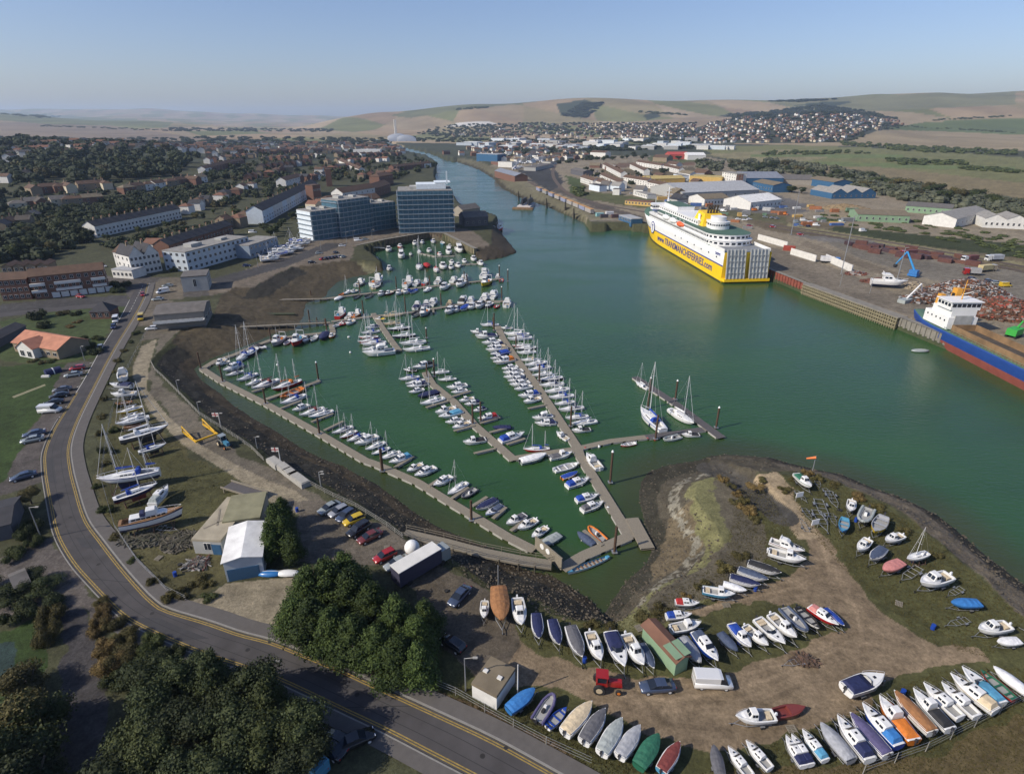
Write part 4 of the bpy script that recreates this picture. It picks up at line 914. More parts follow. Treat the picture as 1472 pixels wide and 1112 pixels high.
afloat(Gc, '690 440 850 592 S w b;1065 547 895 438 S w w;655 240 742 290 S w w;550 688 655 668 D r w;850 652 970 622 R w l;980 615 1105 612 C w k', 'around the dark outer pontoon', 'boats around the outer pontoon')
afloat(F, '780 172 920 165 K r b;905 202 765 237 O l w;1040 192 920 215 C w d;1075 247 945 280 D w w;1070 290 985 320 O o b;1130 327 1010 365 M w b;1180 412 1060 440 M w b;1205 452 1090 492 M w d;1115 200 1185 275 C w w;1065 607 1160 675 O q q;1125 577 1210 652 R k o;1015 825 1235 735 G w t',
 'around the corner where the cross pontoon meets the main one', 'boats round the lower main pontoon')
abreast(Cc, '150 600 9 T r n;210 610 6 C w w;262 600 7 T o w;685 540 8 C w n;750 532 8 C w n;800 515 9 M w w;915 520 6 C c w;1010 500 9 M w k;1065 500 8 M w w;1165 480 9 M w w;1225 465 10 M w w;1320 522 9 C w w', 80, 'on the far side of the lower tower row', 'boats on the lower row below the tower')
abreast(Cc, '122 672 6 D w w;163 662 5 R k r;212 657 6 C w w;675 597 8 D w k;735 592 9 T s w;915 577 9 M w k;965 565 7 C w n;1018 555 8 O w b;1072 547 8 M w w;1125 540 9 M w k;1190 535 7 M n w;1245 542 5 R k r', 255, 'on the near side of the lower tower row', 'boats on the lower row below the tower')
afloat(Cc, '590 603 450 608 K c c', 'alongside the lower tower row', 'boats on the lower row below the tower')
abreast(Cc, '285 380 9 C s w;405 372 12 T w r;400 397 9 D c w;625 382 11 T w w;685 378 8 M w w;745 375 7 T r w;835 365 8 C w w;945 355 8 M w w;1020 345 9 M w w;1165 322 12 F w w;1255 332 6 C s w;1282 357 4.6 R k r', 80, 'on the far side of the upper tower row', 'boats on the upper row below the tower')
abreast(Cc, '125 487 6 O w w;150 457 5 D o o;195 442 6.5 S w w;240 437 5 C w w;255 475 6 D s k;340 470 7 D w k;435 455 7 C w k;485 450 6 C m w;560 447 7 C w w;610 440 7 C w b;658 436 7 D w b;755 427 8 S w w;875 412 10 M w w;990 390 11 M w w;1170 382 11 T y w', 255, 'on the near side of the upper tower row', 'boats on the upper row below the tower')
abreast(Cc, '700 268 12 S w n;820 287 10 S w r;870 267 11 M w w;755 257 9 O r r;925 270 8 M w w;975 257 8 C w w;930 232 7 C w w;1020 227 7 M w w;1085 212 9 M w w;1135 242 8 C w w;575 192 12 F w w;640 174 5 C w w;700 160 8 S w w;770 152 8 C w w;845 177 7 C w r;910 165 11 F w w;985 152 13 F w w;865 97 8 D t w;915 122 7 C w w;670 102 9 M w w;722 92 7 C w b;800 87 8 C w b;565 122 8 C r w;485 147 10 M w w;375 192 6 D n w;400 212 6 C w w;405 234 6 C w w;370 205 6 C n w;490 277 8 C w k', 282, 'in and around the walled basin', 'boats in the walled basin')
afloat(D, '650 900 565 875 B w k', 'boat on the curved pontoon, alone', 'boats on the curved pontoon')
abreast(D, '735 850 9 T s r;800 852 5 D w w;880 848 10 T r m;945 832 6 C s k;1005 822 6 D w w;1080 808 8 O n n;1140 802 5 C o w;470 962 9 S w b;530 932 9 S n b;300 1005 6 C w w', 268, 'along the curved pontoon', 'boats on the curved pontoon')

# ---------------------------------------------------------------- boats ashore, on trailers and cradles
def ashore(c, rows, phrase, group, trail=True):
    for i, s in enumerate(rows.split(';')):
        v = s.split(); x0, y0, x1, y1 = map(float, v[:4]); kind, hc, ac = v[4:7]
        big = kind in 'SKW'
        zt = LAND + (2.6 if big else 1.3)
        p, q = U(*c(x0, y0), zt), U(*c(x1, y1), zt); L, a = seg(q, p); L = min(max(L, 3.6), 15)
        if kind in 'CDRO' and not big: L = min(L, 9)
        dr = SPEC[kind][2]; zz = LAND + (dr*L + .45 + (.115*L if kind in 'SK' else .1 if not big else .7))
        if kind not in 'SKW': zz = LAND + dr*L + .10*L + .12
        lb = '%s, %s %s' % (ldesc(kind, hc, ac), ORD[i], phrase); x, y = (p[0]+q[0])/2, (p[1]+q[1])/2
        boat(kind, hc, ac, L, (x, y, zz), a, lb, group, land=True)
        if big: cradle(L, (x, y, LAND), a, zz - LAND + SPEC[kind][1]*L*.3, 'rusty cradle under the %s %s' % (ldesc(kind, hc, ac).replace(',', ' with'), 'by the road'))
        elif trail: trailer(L, (x, y, LAND), a, 'galvanised trailer under the %s %s' % (ORD[i], phrase.replace('in the', 'boat of the')))
        if big:
            pass
ashore(H, '440 395 445 290 C s w;560 455 535 215 O z z;690 470 660 280 C w w;805 550 785 375 O w n;940 590 890 415 O w n;1090 680 1010 465 O s d;1215 700 1140 500 C w w;1370 745 1275 505 B w n', 'in the row beside the tall shadow', 'boats ashore by the shaded bank')
ashore(I, '300 735 180 520 C w w;370 740 280 570 O d q;680 710 550 530 O s s;790 705 640 500 M b q;925 620 805 490 O q q;1010 605 880 440 C w b;1125 590 970 450 C w w;1235 585 1050 410 B w w;1310 545 1140 380 C w w;1385 500 1225 335 R w q;1465 470 1315 325 D w k', 'in the middle row by the green shed', 'boats ashore in the middle row')
ashore(K, '1290 890 1070 740 M r p;1310 860 1210 770 O n b', 'in the gravel end of the middle row', 'boats ashore in the middle row')
ashore(I, '680 440 480 475 C w w;620 375 450 385 M w b;670 300 510 290 M s r;905 255 690 215 C t w;960 210 850 175 O w w;1075 190 870 130 O w n;1125 155 925 80 O w q;1210 115 990 40 O w k', 'in the row along the olive ridge', 'boats ashore along the ridge')
ashore(K, '1040 410 760 330 C w w;1030 345 770 250 F w m', 'in the top of the ridge row', 'boats ashore along the ridge')
ashore(H, '780 870 600 1010 O u u;905 900 790 1080 R k v', 'in the row behind the small pale shed', 'boats ashore along the roadside fence')
ashore(J, '200 200 100 300 D w b;335 185 190 345 O w c;405 220 290 390 O w d;495 270 385 450 O w l;590 305 480 465 O w s;690 350 580 520 O g g;800 390 700 540 O t m;985 425 1010 530 O d d;1070 430 1160 540 M w w;1160 390 1270 510 M w w;1360 350 1460 510 M w n', 'in the row along the bottom fence', 'boats ashore along the roadside fence')
ashore(J, '1090 262 1300 250 C w w', 'in the gravel before the dark red wreck', 'boats ashore standing alone')
ashore(Lc, '120 285 20 190 C w g;380 440 390 360 C s w;330 570 345 475 D u t;450 520 500 420 R k l;535 585 600 475 D y s;605 632 725 590 C w w;430 700 500 620 C w w;510 760 600 680 O w q;590 830 720 770 O p p;830 930 1030 870 C w w;1040 1040 1240 1040 O u u', 'in the loose group on the seaward grass', 'boats ashore on the seaward grass')
ashore(Lc, '760 722 905 680 S w w', 'in the seaward grass, small with a mast', 'boats ashore on the seaward grass')
ashore(Nc, '1215 215 1425 180 C w w;1385 277 1470 270 O w w;1580 190 1700 250 C w w', 'in the far corner of the seaward grass', 'boats ashore on the seaward grass')
ashore(Nc, '595 520 345 610 B w n', 'in the open gravel, standing alone', 'boats ashore standing alone')
ashore(Nc, '0 905 110 1070 M w n;60 860 220 1060 M w t;175 820 390 1070 O s s;285 785 510 1070 M w n;370 765 625 1040 O w v;450 705 700 980 M b u;560 660 800 950 C o o;660 620 920 890 O w z;785 610 1040 870 C w k;855 565 1110 790 M w w;975 560 1220 780 M w w;1030 510 1340 750 M w c;1110 460 1380 700 B w t;1240 470 1472 660 D r g;1320 445 1560 620 O w w', 'in the packed row along the green fence', 'boats ashore in the packed bottom row')
ashore(P, '315 25 312 110 C w w;190 160 400 168 B w n;200 260 440 238 C w w;235 325 400 302 D z z;240 405 500 335 S y w;270 465 500 395 S w w;235 520 560 440 S w w;310 560 480 520 O o z;760 560 280 690 S d w;725 692 450 770 S l b', 'in the yard between road and concrete track', 'boats ashore beside the road')
ashore(Q, '740 915 1210 835 K w b;1190 915 850 1030 S n b;1275 950 1150 1085 M w l', 'in the grass yard by the bend', 'boats ashore beside the road', False)
ashore(Rc, '1295 262 840 365 W w n', 'in the lower grass yard by the bend', 'boats ashore beside the road', False)
# empty trailers
for i, (c, x0, y0, x1, y1) in enumerate([(Lc,235,590,130,400),(Lc,130,500,60,400),(Lc,230,520,150,330),(Lc,290,540,240,430),(Lc,90,370,10,290),(Lc,180,290,140,190),(Lc,300,430,220,280),(Lc,700,905,860,790),(Lc,1010,1000,1140,930),(Nc,1000,180,1190,130),(Rc,1270,400,1080,380),(I,1220,715,1400,670),(Lc,60,500,90,560),(Lc,260,360,200,270)]):
    p, q = U(*c(x0, y0), LAND+.3), U(*c(x1, y1), LAND+.3); L, a = seg(q, p); trailer(max(4, L*.8), ((p[0]+q[0])/2, (p[1]+q[1])/2, LAND), a, 'empty galvanised trailer, %s among those parked on the grass' % ORD[i])
# ---------------------------------------------------------------- vehicles on the near side
def cars(c, rows, phrase, group):
    for i, s in enumerate(rows.split(';')):
        v = s.split(); x0, y0, x1, y1 = map(float, v[:4]); p, q = U(*c(x0, y0), LAND+.5), U(*c(x1, y1), LAND+.5); L, a = seg(q, p)
        lb = '%s %s, %s %s' % (CN[v[5]], {'hatch':'hatchback','saloon':'saloon car','suv':'off-road car','van':'van'}[v[4]], ORD[i], phrase)
        vehicle(v[4], v[5], ((p[0]+q[0])/2, (p[1]+q[1])/2, float(ground_z((p[0]+q[0])/2, (p[1]+q[1])/2)) + .03), a, lb, None, 'van' if v[4] == 'van' else 'car', group)
cars(Q, '530 55 640 40 hatch r;490 107 620 87 saloon l;425 217 520 202 saloon d;390 267 510 242 saloon k;350 317 465 297 saloon k;460 362 300 372 van w;190 557 330 527 saloon q;170 602 320 572 saloon l;95 887 260 842 saloon q', 'in the bays beside the cricket green', 'cars parked in the roadside bays')
cars(Z0, '1080 248 1080 212 hatch r;1058 435 1075 380 van y;1110 487 1180 482 hatch w;870 440 880 408 van w;855 490 862 455 hatch n;752 655 765 602 saloon s;1150 267 1235 262 saloon l;1190 217 1270 202 van w;1235 165 1300 160 saloon l;630 247 590 242 hatch r;720 40 680 35 hatch w;800 20 750 15 saloon w', 'around the top of the shore road', 'vehicles by the road junction')
cars(S_, '1015 445 1130 382 saloon l;1078 467 1190 407 hatch s;1120 507 1240 422 hatch q;1180 517 1290 470 hatch y;1200 602 1330 520 suv k;1285 632 1395 577 saloon m;1400 752 1480 712 hatch r', 'in the car park by the marina fence', 'cars in the marina car park')
cars(F, '65 795 160 745 saloon l', 'beside the long horse lorry', 'cars in the marina car park')
cars(H, '225 318 330 205 saloon q;180 540 290 610 hatch k', 'in the shaded corner of the yard', 'cars in the boatyard')
cars(I, '280 865 500 850 saloon q;865 835 645 825 van w', 'on the gravel before the green shed', 'cars in the boatyard')
TT = crop(300,860,4.33)
cars(TT, '740 850 850 900 saloon k;700 900 800 960 saloon k;960 860 870 900 saloon k;560 960 700 1080 van t', 'in the shade at the bottom edge', 'cars under the roadside trees')
abreast_cars = [(1070,228,'r'),(1100,226,'k'),(1125,222,'k'),(1150,218,'d'),(1175,214,'k'),(1200,210,'s'),(1225,212,'l'),(1170,180,'k'),(990,255,'k'),(1045,185,'l'),(1220,128,'w'),(1340,88,'w'),(1395,80,'l'),(545,28,'w'),(500,280,'n'),(680,232,'l')]
for i, (x, y, k) in enumerate(abreast_cars):
    X_, Y_ = U(*D(x, y), LAND); vehicle('van' if (x, k) in ((1340,'w'),(545,'w')) else 'hatch', k, (X_, Y_, LAND+.03), 1.3 if i < 8 else .3, '%s car, %s across the quayside parking by the mud' % (CN[k], ORD[i]), 'parked_car', 'car', 'cars on the quayside parking')
# ---------------------------------------------------------------- buildings
WC_ = dict(w=(.62,.61,.57), c=(.52,.46,.34), b=(.165,.088,.062), n=(.24,.19,.13), g=(.36,.36,.34), k=(.10,.10,.11), v=(.165,.16,.15), u=(.035,.105,.20), y=(.50,.34,.11), e=(.20,.30,.19), l=(.45,.50,.54), s=(.22,.27,.33), r=(.40,.08,.06), d=(.30,.27,.22), x=(.60,.66,.70))
RC_ = dict(k=(.045,.045,.05), b=(.105,.066,.045), r=(.17,.088,.058), f=(.34,.30,.22), h=(.22,.21,.13), o=(.42,.19,.12), g=(.25,.24,.22), w=(.66,.66,.64), n=(.17,.14,.095), t=(.13,.12,.11), d=(.075,.065,.055), R=(.42,.07,.06), l=(.34,.35,.36), y=(.42,.33,.13), s=(.19,.21,.25))
def wm_(c): return mat('wall_'+c, WC_[c], .85, 0, .13, .6, 0, .3)
def rm_(c): return mat('roof_'+c, RC_[c], .85, 0, .28, .5, .02, .3, noise_detail=6)
WINM = {}
def winmesh(w_, h_, frame='w', door=False):
    k = (round(w_, 1), round(h_, 1), frame, door)
    if k not in WINM:
        m = MB(); m.box(0, 0, h_/2, w_+.16, .06, h_+.16, 0, 0); m.box(0, -.02, h_/2, w_, .08, h_, 0, 1)
        if not door: m.box(0, -.03, h_/2, .06, .09, h_, 0, 0)
        WINM[k] = m.mesh('window', [mat('frame_'+frame, WC_.get(frame, WC_['w']), .6, 0, 0), GLASS if not door else mat('door_'+frame, WC_['u'] if frame == 'u' else (.3,.3,.3), .6, 0, .1)])
    return WINM[k]
def shell(L, W, H, roof, wallc, roofc, rh=None, over=.3, walls=None):
    """local: front face at y=0, depth towards +y"""
    rh = rh if rh is not None else (.30*W if roof in ('gable',) else .25*min(W, L)); a = L/2
    wl = MB(); rf = MB(); o = over
    if roof == 'flat':
        wl.prism([(-a,0),(a,0),(a,W),(-a,W)], -2, H); rf.prism([(-a-.05,-.05),(a+.05,-.05),(a+.05,W+.05),(-a-.05,W+.05)], H-.35, H+.1)
        rf.prism([(-a+.4,.4),(a-.4,.4),(a-.4,W-.4),(-a+.4,W-.4)], H+.1, H+.104)
    elif roof == 'gable':
        wl.add([(-a,0,-2),(a,0,-2),(a,W,-2),(-a,W,-2),(-a,0,H),(a,0,H),(a,W,H),(-a,W,H),(-a,W/2,H+rh),(a,W/2,H+rh)], [(0,1,5,4),(2,3,7,6),(1,2,6,9,5),(3,0,4,8,7)])
        k = rh/(W/2)*o; t = .12
        for y0, y1 in ((-o, W/2), (W+o, W/2)):
            rf.add([(-a-o,y0,H-k),(a+o,y0,H-k),(a+o,y1,H+rh),(-a-o,y1,H+rh),(-a-o,y0,H-k+t),(a+o,y0,H-k+t),(a+o,y1,H+rh+t),(-a-o,y1,H+rh+t)], [(0,1,2,3),(4,5,6,7),(0,1,5,4),(0,3,7,4),(1,2,6,5)])
    elif roof == 'gabley':
        n = 1; seg_ = L
        wl.add([(-a,0,-2),(a,0,-2),(a,W,-2),(-a,W,-2),(-a,0,H),(a,0,H),(a,W,H),(-a,W,H),(0,0,H+rh),(0,W,H+rh)], [(0,1,5,8,4),(2,3,7,9,6),(1,2,6,5),(3,0,4,7)])
        t = .12; k = rh/a*o
        for x0 in (-a-o, a+o): rf.add([(x0,-o,H-k),(x0,W+o,H-k),(0,W+o,H+rh),(0,-o,H+rh),(x0,-o,H-k+t),(x0,W+o,H-k+t),(0,W+o,H+rh+t),(0,-o,H+rh+t)], [(0,1,2,3),(4,5,6,7),(0,3,7,4),(0,1,5,4),(1,2,6,5)])
    elif roof == 'hip':
        wl.prism([(-a,0),(a,0),(a,W),(-a,W)], -2, H); q = min(a*.999, W/2); 
        rf.add([(-a-o,-o,H-.05),(a+o,-o,H-.05),(a+o,W+o,H-.05),(-a-o,W+o,H-.05),(-a+q,W/2,H+rh),(a-q,W/2,H+rh)], [(0,1,5,4),(1,2,5),(2,3,4,5),(3,0,4),(0,1,2,3)])
    elif roof == 'multi':
        n = max(2, round(L/14)); s_ = L/n; wl.prism([(-a,0),(a,0),(a,W),(-a,W)], -2, H)
        for i in range(n):
            x0 = -a + i*s_; xm = x0 + s_/2; wl.add([(x0,0,H),(x0+s_,0,H),(xm,0,H+rh)], [(0,1,2)]); wl.add([(x0,W,H),(x0+s_,W,H),(xm,W,H+rh)], [(0,1,2)])
            rf.add([(x0,-.3,H),(x0,W+.3,H),(xm,W+.3,H+rh),(xm,-.3,H+rh),(x0+s_,-.3,H),(x0+s_,W+.3,H)], [(0,1,2,3),(3,2,5,4)])
    return wl.mesh('wall', wm_(wallc)), rf.mesh('roof', rm_(roofc)), rh
CHM = {}
def building(label, ax, ay, bx, by, W, H, roof='gable', wc='b', rc='b', rows=0, cols=0, name='building', cat='building', group=None, rh=None, chim=0, scols=0, door=None, flatdeco=False, ww=1.1, wh=1.3, frame='w', sink=0):
    p = G(ax, ay); q = G(bx, by); L, a = seg(p, q); z = min(p[2], q[2]) - sink
    r = T(name, label, cat, ((p[0]+q[0])/2, (p[1]+q[1])/2, z), a, group)
    w_, f_, rh = shell(L, W, H, roof, wc, rc, rh); O('wall', w_, r); rf = O('roof', f_, r)
    sh = H/max(rows, 1)
    for i in range(rows):
        for j in range(cols):
            O('window', winmesh(min(ww, L/cols*.7), wh, frame), r, (-L/2 + L*(j+.5)/cols, -.03, i*sh + sh*.33))
        for j in range(scols):
            for s in (-1, 1):
                O('window', winmesh(min(ww, W/scols*.7), wh, frame), r, (s*(L/2+.03), W*(j+.5)/scols, i*sh + sh*.33), s*PI/2)
    for i in range(chim):
        k = 'chim'
        if k not in CHM: CHM[k] = MB().box(0, 0, .2, 1.1, .6, 2.2, 0, 0).box(-.25, 0, 1.5, .25, .25, .5, 0, 1).box(.25, 0, 1.5, .25, .25, .5, 0, 1).mesh('chimney', [wm_('n'), rm_('o')])
        O('chimney', CHM[k], rf, (-L/2 + L*(i+.5)/chim*1.0, W/2, H + rh))
    if door: O('door', winmesh(door[1], door[2], 'u' if len(door) < 4 else door[3], True), r, (door[0]*L, -.04, .02))
    if flatdeco:
        O('roof_plant', MB().box(-L*.2, W*.55, H+.9, L*.16, W*.35, 1.6).box(L*.22, W*.5, H+.7, L*.1, W*.3, 1.1).mesh('roof_plant', wm_('g')), rf)
    return r, L
# -- west side, near and middle distance
r_, L_b = building('red-brick flats with white panels and a row of white garage doors', 52, 431, 157, 419, 10, 9.5, 'gable', 'b', 'b', 3, 10, scols=2, group='flats by the road junction', rh=2.2)
for i in range(7): O('garage_door', MB().box(0,-.1,1.2,2.6,.16,2.2).mesh('garage_door', wm_('w')), r_, (-L_b*.22+i*3.1, -.1, 0))
for i, (x, w2) in enumerate(((-L_b*.42, 5), (-L_b*.02, 9), (L_b*.4, 5))): O('balcony_panel', MB().box(0,-.5,0,w2,1.0,1.1).mesh('balcony_panel', wm_('w')), r_, (x, -.1, 6.1)); O('balcony_panel', MB().box(0,-.4,0,w2,.8,1.0).mesh('balcony_panel', wm_('w')), r_, (x, -.1, 3.4))
building('smaller red-brick flats beside the ones with garage doors', 5, 433, 47, 430, 10, 8.5, 'gable', 'b', 'b', 3, 5, scols=2, group='flats by the road junction', rh=2)
for i in range(4): building('tan brick house with a brown roof, %s of four behind the flats' % ORD[i], 8+i*17, 404-i*.8, 23+i*17, 403.2-i*.8, 9, 6.5, 'gabley', 'n', 'b', 2, 2, name='house', cat='house', group='stepped houses behind the flats')
r_, L_b = building('bungalow pavilion with a salmon tiled roof and white gable porch', 22, 505, 86, 517, 10, 3.2, 'gable', 'n', 'o', 1, 7, rh=2.4, name='pavilion', cat='pavilion', ww=1.4, wh=1.0)
w_, f_, _ = shell(7, 5, 3.3, 'gabley', 'w', 'o', 2.2); o = O('porch_wall', w_, r_, (-1.0, -2.2, 0)); O('porch_roof', f_, r_, (-1.0, -2.2, 0))
for x in (-2.6, .6): O('window', winmesh(1.6, 1.7), r_, (x, -2.26, .5))
building('small brick kiosk with a steep dark pyramid roof', 131, 459, 160, 458, 6.5, 2.8, 'hip', 'b', 'k', 1, 3, name='kiosk', cat='kiosk', rh=3)
building('long low dark-roofed shelter at the edge of the green', -30, 515, 40, 478, 6, 2.6, 'gable', 'k', 'k', 0, 0, name='shelter', cat='shelter', rh=1.2)
r_, _ = building('white twin-gabled public house with dark roof slopes', 192, 397, 234, 389, 13, 9, 'multi', 'w', 'k', 3, 7, name='public_house', cat='pub', rh=4.5, scols=3, chim=2, ww=1)
building('low white curved-front wing of the twin-gabled public house', 163, 399, 192, 401, 8, 4, 'flat', 'w', 'l', 1, 5, name='pub_annexe', cat='building')
building('pale building left of the public house with brown roof', 168, 385, 192, 388, 9, 8, 'gable', 'w', 'b', 2, 3, chim=1)
building('white-gabled brick house between the pub and the dark terrace', 232, 367, 246, 362, 9, 6, 'gabley', 'w', 'r', 1, 2, name='house', cat='house')
building('three-storey cream and blue-grey flats with flat roofs and round windows', 272, 391, 361, 365, 14, 9.5, 'flat', 'l', 'g', 3, 13, scols=4, flatdeco=True, ww=1.4)
building('lower flat-roofed office with blue-grey end by the boat park', 361, 372, 401, 358, 13, 7, 'flat', 's', 'g', 2, 7, flatdeco=False)
building('grey boxy boathouse with a narrow slit window', 264, 420, 301, 417, 12, 6.5, 'flat', 'g', 't', 1, 1, scols=3, wh=3)
r_, L_c = building('sailing clubhouse with slate roof and white balcony front', 226, 474, 297, 468, 14, 5.4, 'gable', 'v', 't', 1, 9, scols=3, rh=1.4, ww=1.6)
O('balcony', MB().box(0, -1.6, 2.9, L_c, 2.6, .15).box(0, -2.9, 3.4, L_c, .05, 1.0).mesh('balcony', wm_('w')), r_)
# scaffolded blocks
SCF = mat('scaffold_sheet', (.045,.115,.165), .55, .1, .45, .9, 0, noise_detail=7); SCP = mat('scaffold_pole', (.27,.32,.36), .5, .4, .15, 2)
def scaffold_block(label, ax, ay, bx, by, W, H, white_end=False, tall=False):
    r, L = building(label, ax, ay, bx, by, W, H, 'flat', 's', 'g', 0, 0, flatdeco=True, name='apartment_block', cat='apartment block', group='apartment blocks wrapped in blue scaffolding')
    n = int(H/2.9)
    m = MB()
    for i in range(n+1):
        m.box(0, -1.0, i*2.9+.2, L+2, .9, .38)
        for s in (-1, 1): m.box(s*(L/2+.6), W/2, i*2.9+.2, .9, W, .38)
    k = int(L/3)
    for j in range(k+1): m.box(-L/2-.8+(L+1.6)*j/k, -1.35, H/2+.6, .14, .14, H+1.4)
    O('scaffolding', m.mesh('scaffolding', SCP), r)
    O('debris_netting', MB().box(0, -.55, H/2, L, .12, H*.97).mesh('debris_netting', SCF), r)
    if not white_end: O('debris_netting', MB().box(L/2+.35, W/2, H/2, .12, W*.95, H*.97).mesh('debris_netting', SCF), r)
    O('debris_netting', MB().box(-L/2-.35, W/2, H/2, .12, W*.95, H*.97).mesh('debris_netting', wm_('x') if white_end else SCF), r)
    return r, L
scaffold_block('long scaffolded block with a white end wall by the boat park', 452, 346, 490, 340, 16, 17, True)
scaffold_block('middle scaffolded block with a raised penthouse storey', 491, 341, 535, 333, 16, 22)
scaffold_block('dark right-hand wing of the scaffolded row, lower than its neighbour', 536, 332, 570, 327, 16, 17)
r_, L_b = scaffold_block('tallest tower block wrapped in blue scaffolding beside the walled basin', 576, 335, 652, 333, 26, 26)
O('penthouse', MB().box(L_b*.12, 13, 27.8, L_b*.55, 15, 3).box(L_b*.34, 14, 30, L_b*.3, 13, .5).box(L_b*.42, 6, 33, .8, .8, 8).mesh('penthouse', wm_('x')), r_)
building('dark timber boathouse on the quay right of the tower', 668, 326, 702, 324, 14, 6, 'gable', 'k', 't', 1, 4, rh=3)
building('low quayside shed behind the dark boathouse', 665, 312, 690, 308, 10, 5, 'gable', 'd', 't')
for i, q in enumerate([(494,293,540,284,12,9,'gable','w','b'),(540,284,562,276,12,8,'gable','b','b'),(546,268,566,264,12,10,'hip','b','b'),(470,300,500,296,10,7,'hip','n','b'),(585,290,618,286,14,9,'hip','n','n'),(520,301,548,297,12,7,'gable','n','b'),(452,291,463,289,8,14,'flat','b','b'),(440,285,462,280,10,8,'gable','w','k'),(412,270,436,262,10,7,'gable','w','b'),(455,310,476,306,10,8,'multi','c','r'),(480,312,505,308,10,8,'multi','c','r')]):
    building('%s building, %s of the mixed blocks behind the scaffolding' % ({'w':'white','b':'brick','n':'tan brick','c':'cream'}[q[7]], ORD[i]), *q[:6], q[6], q[7], q[8], 2, 6, group='mixed blocks behind the scaffolding')
# shed yard, near
r_, L_b = building('white-roofed workshop with a blue roller door', 327, 836, 381, 826, 9, 3.9, 'gabley', 'l', 'w', 0, 0, rh=.6, door=(-.03, 4.6, 2.2), name='workshop', cat='workshop')
r_, L_b = building('long flat grey-roofed store joined to the white workshop', 281, 795, 322, 797, 12, 3.0, 'flat', 'g', 'f', 1, 1, name='store_shed', cat='shed', door=(.3, 1.4, 2, 'u'))
O('roof_board', MB().box(-1, 6, 3.12, .3, 5, .06, .4).box(0, 5, 3.12, .25, 6, .06, -.7).mesh('roof_board', WOOD), r_)
building('rear flat mossy-roofed store behind the white workshop', 325, 772, 378, 765, 8, 3.3, 'flat', 'd', 'h', 0, 0, name='store_shed', cat='shed')
r_, L_b = building('small pale shed with two roof lights behind the blue-covered boat', 679, 1001, 714, 1020, 4.6, 2.5, 'flat', 'w', 'n', 0, 0, name='garden_shed', cat='shed')
for x in (-1.2, .9): O('roof_light', MB().box(x, 2.3, 2.7, .6, .5, .25).mesh('roof_light', wm_('w')), r_)
r_, L_b = building('long green shed with a rusty red and green roof', 969, 971, 987, 962, 6.8, 2.6, 'gabley', 'e', 'r', 0, 0, rh=.5, name='green_shed', cat='shed', sink=0)
O('roof_patch', MB().box(0, 1.2, 3.14, L_b+.4, 2.6, .06).mesh('roof_patch', wm_('e')), r_)
building('squat shaded hut beneath the trees left of the bend', 30, 860, 48, 852, 4, 2.3, 'gable', 'n', 't', 0, 0, name='hut', cat='shed', rh=.8)
building('dark garage at the far left edge by the bend', -10, 780, 22, 772, 9, 3, 'gable', 'k', 'k', 0, 0, name='garage', cat='garage', rh=1)
# -- houses in streets
HM = {}
def house(label, x, y, z, rz, w_, d, h, wc, rc, roof, chim=1, group=None, wins=2):
    k = (round(w_), round(d), round(h*2), wc, rc, roof)
    if k not in HM: HM[k] = shell(round(w_), round(d), round(h*2)/2, roof, wc, rc)
    w_m, r_m, rh = HM[k]; w_, d, h = round(w_), round(d), round(h*2)/2
    r = T('house', label, 'house', (x, y, z), rz, group); O('wall', w_m, r); rf = O('roof', r_m, r)
    if chim: 
        if 'chim' not in CHM: building
        O('chimney', CHM['chim'], rf, (w_*.35, d/2, h + rh))
    for i in range(wins):
        for j in range(2): O('window', winmesh(1.2, 1.2), r, (-w_*.25 + w_*.5*j, -.03, .9 + 2.6*i))
    return r
WN = dict(w='white', c='cream', b='brick', n='tan brick', g='grey', k='dark', x='pale'); RN = dict(k='slate', b='brown', r='red-tiled', o='orange', g='grey', t='grey', d='dark brown', n='mossy')
HCNT = [0]; HPOS = []
def street(phrase, x0, y0, x1, y1, n, w_=9, d=8, h=5.5, wcs='bnwcn', rcs='bdkntb', roofs=('gable','hip'), terrace=False, turn=0):
    P0 = G(x0, y0); P1 = G(x1, y1); L, a = seg(P0, P1)
    if terrace: w_ = max(4, L/n)
    for i in range(n):
        t = (i+.5)/n; px, py = x0+(x1-x0)*t, y0+(y1-y0)*t; 
        X_, Y_ = P0[0]+(P1[0]-P0[0])*t, P0[1]+(P1[1]-P0[1])*t; 
        if not terrace: X_ += random.uniform(-2, 2); Y_ += random.uniform(-3, 3)
        Z_ = float(ground_z(X_, Y_)); wc = random.choice(wcs); rc = random.choice(rcs) if not terrace else rcs[0]
        roof = roofs[0] if terrace else random.choice(roofs)
        if terrace: wc = wcs[0] if random.random() < .8 else random.choice(wcs)
        k = 1 if terrace else random.uniform(.85, 1.25)
        house('%s-walled house, %s roof, %s %s' % (WN[wc], RN[rc], ORD[i], phrase), X_, Y_, Z_, a + turn + (0 if terrace else random.choice((0, 0, PI/2))*1 + random.uniform(-.1, .1)), w_*k, d, h, wc, rc, roof, 1, phrase, 2 if Y_ < 1100 else 1)
        HPOS.append((X_, Y_, w_*k, phrase, i)); HCNT[0] += 1
st = street
st('in the long white terrace below the woods', 140,342, 262,314, 12, wcs='w', rcs='k', h=7, d=9, terrace=True)
st('in the dark terrace above the cream flats', 246,370, 337,338, 10, wcs='b', rcs='k', h=6.5, d=9, terrace=True)
st('in the tall terrace leading to the scaffolded blocks', 380,322, 458,277, 14, wcs='xw', rcs='k', h=9, d=11, terrace=True)
st('left of the tall terrace', 328,330, 378,316, 4, wcs='ncw', rcs='rb', h=6.5)
st('on the lowest slope at the left edge', 12,336, 60,318, 4, wcs='bn'); st('along the slope above the left lawn', 22,303, 150,292, 7, wcs='bnc', w_=12)
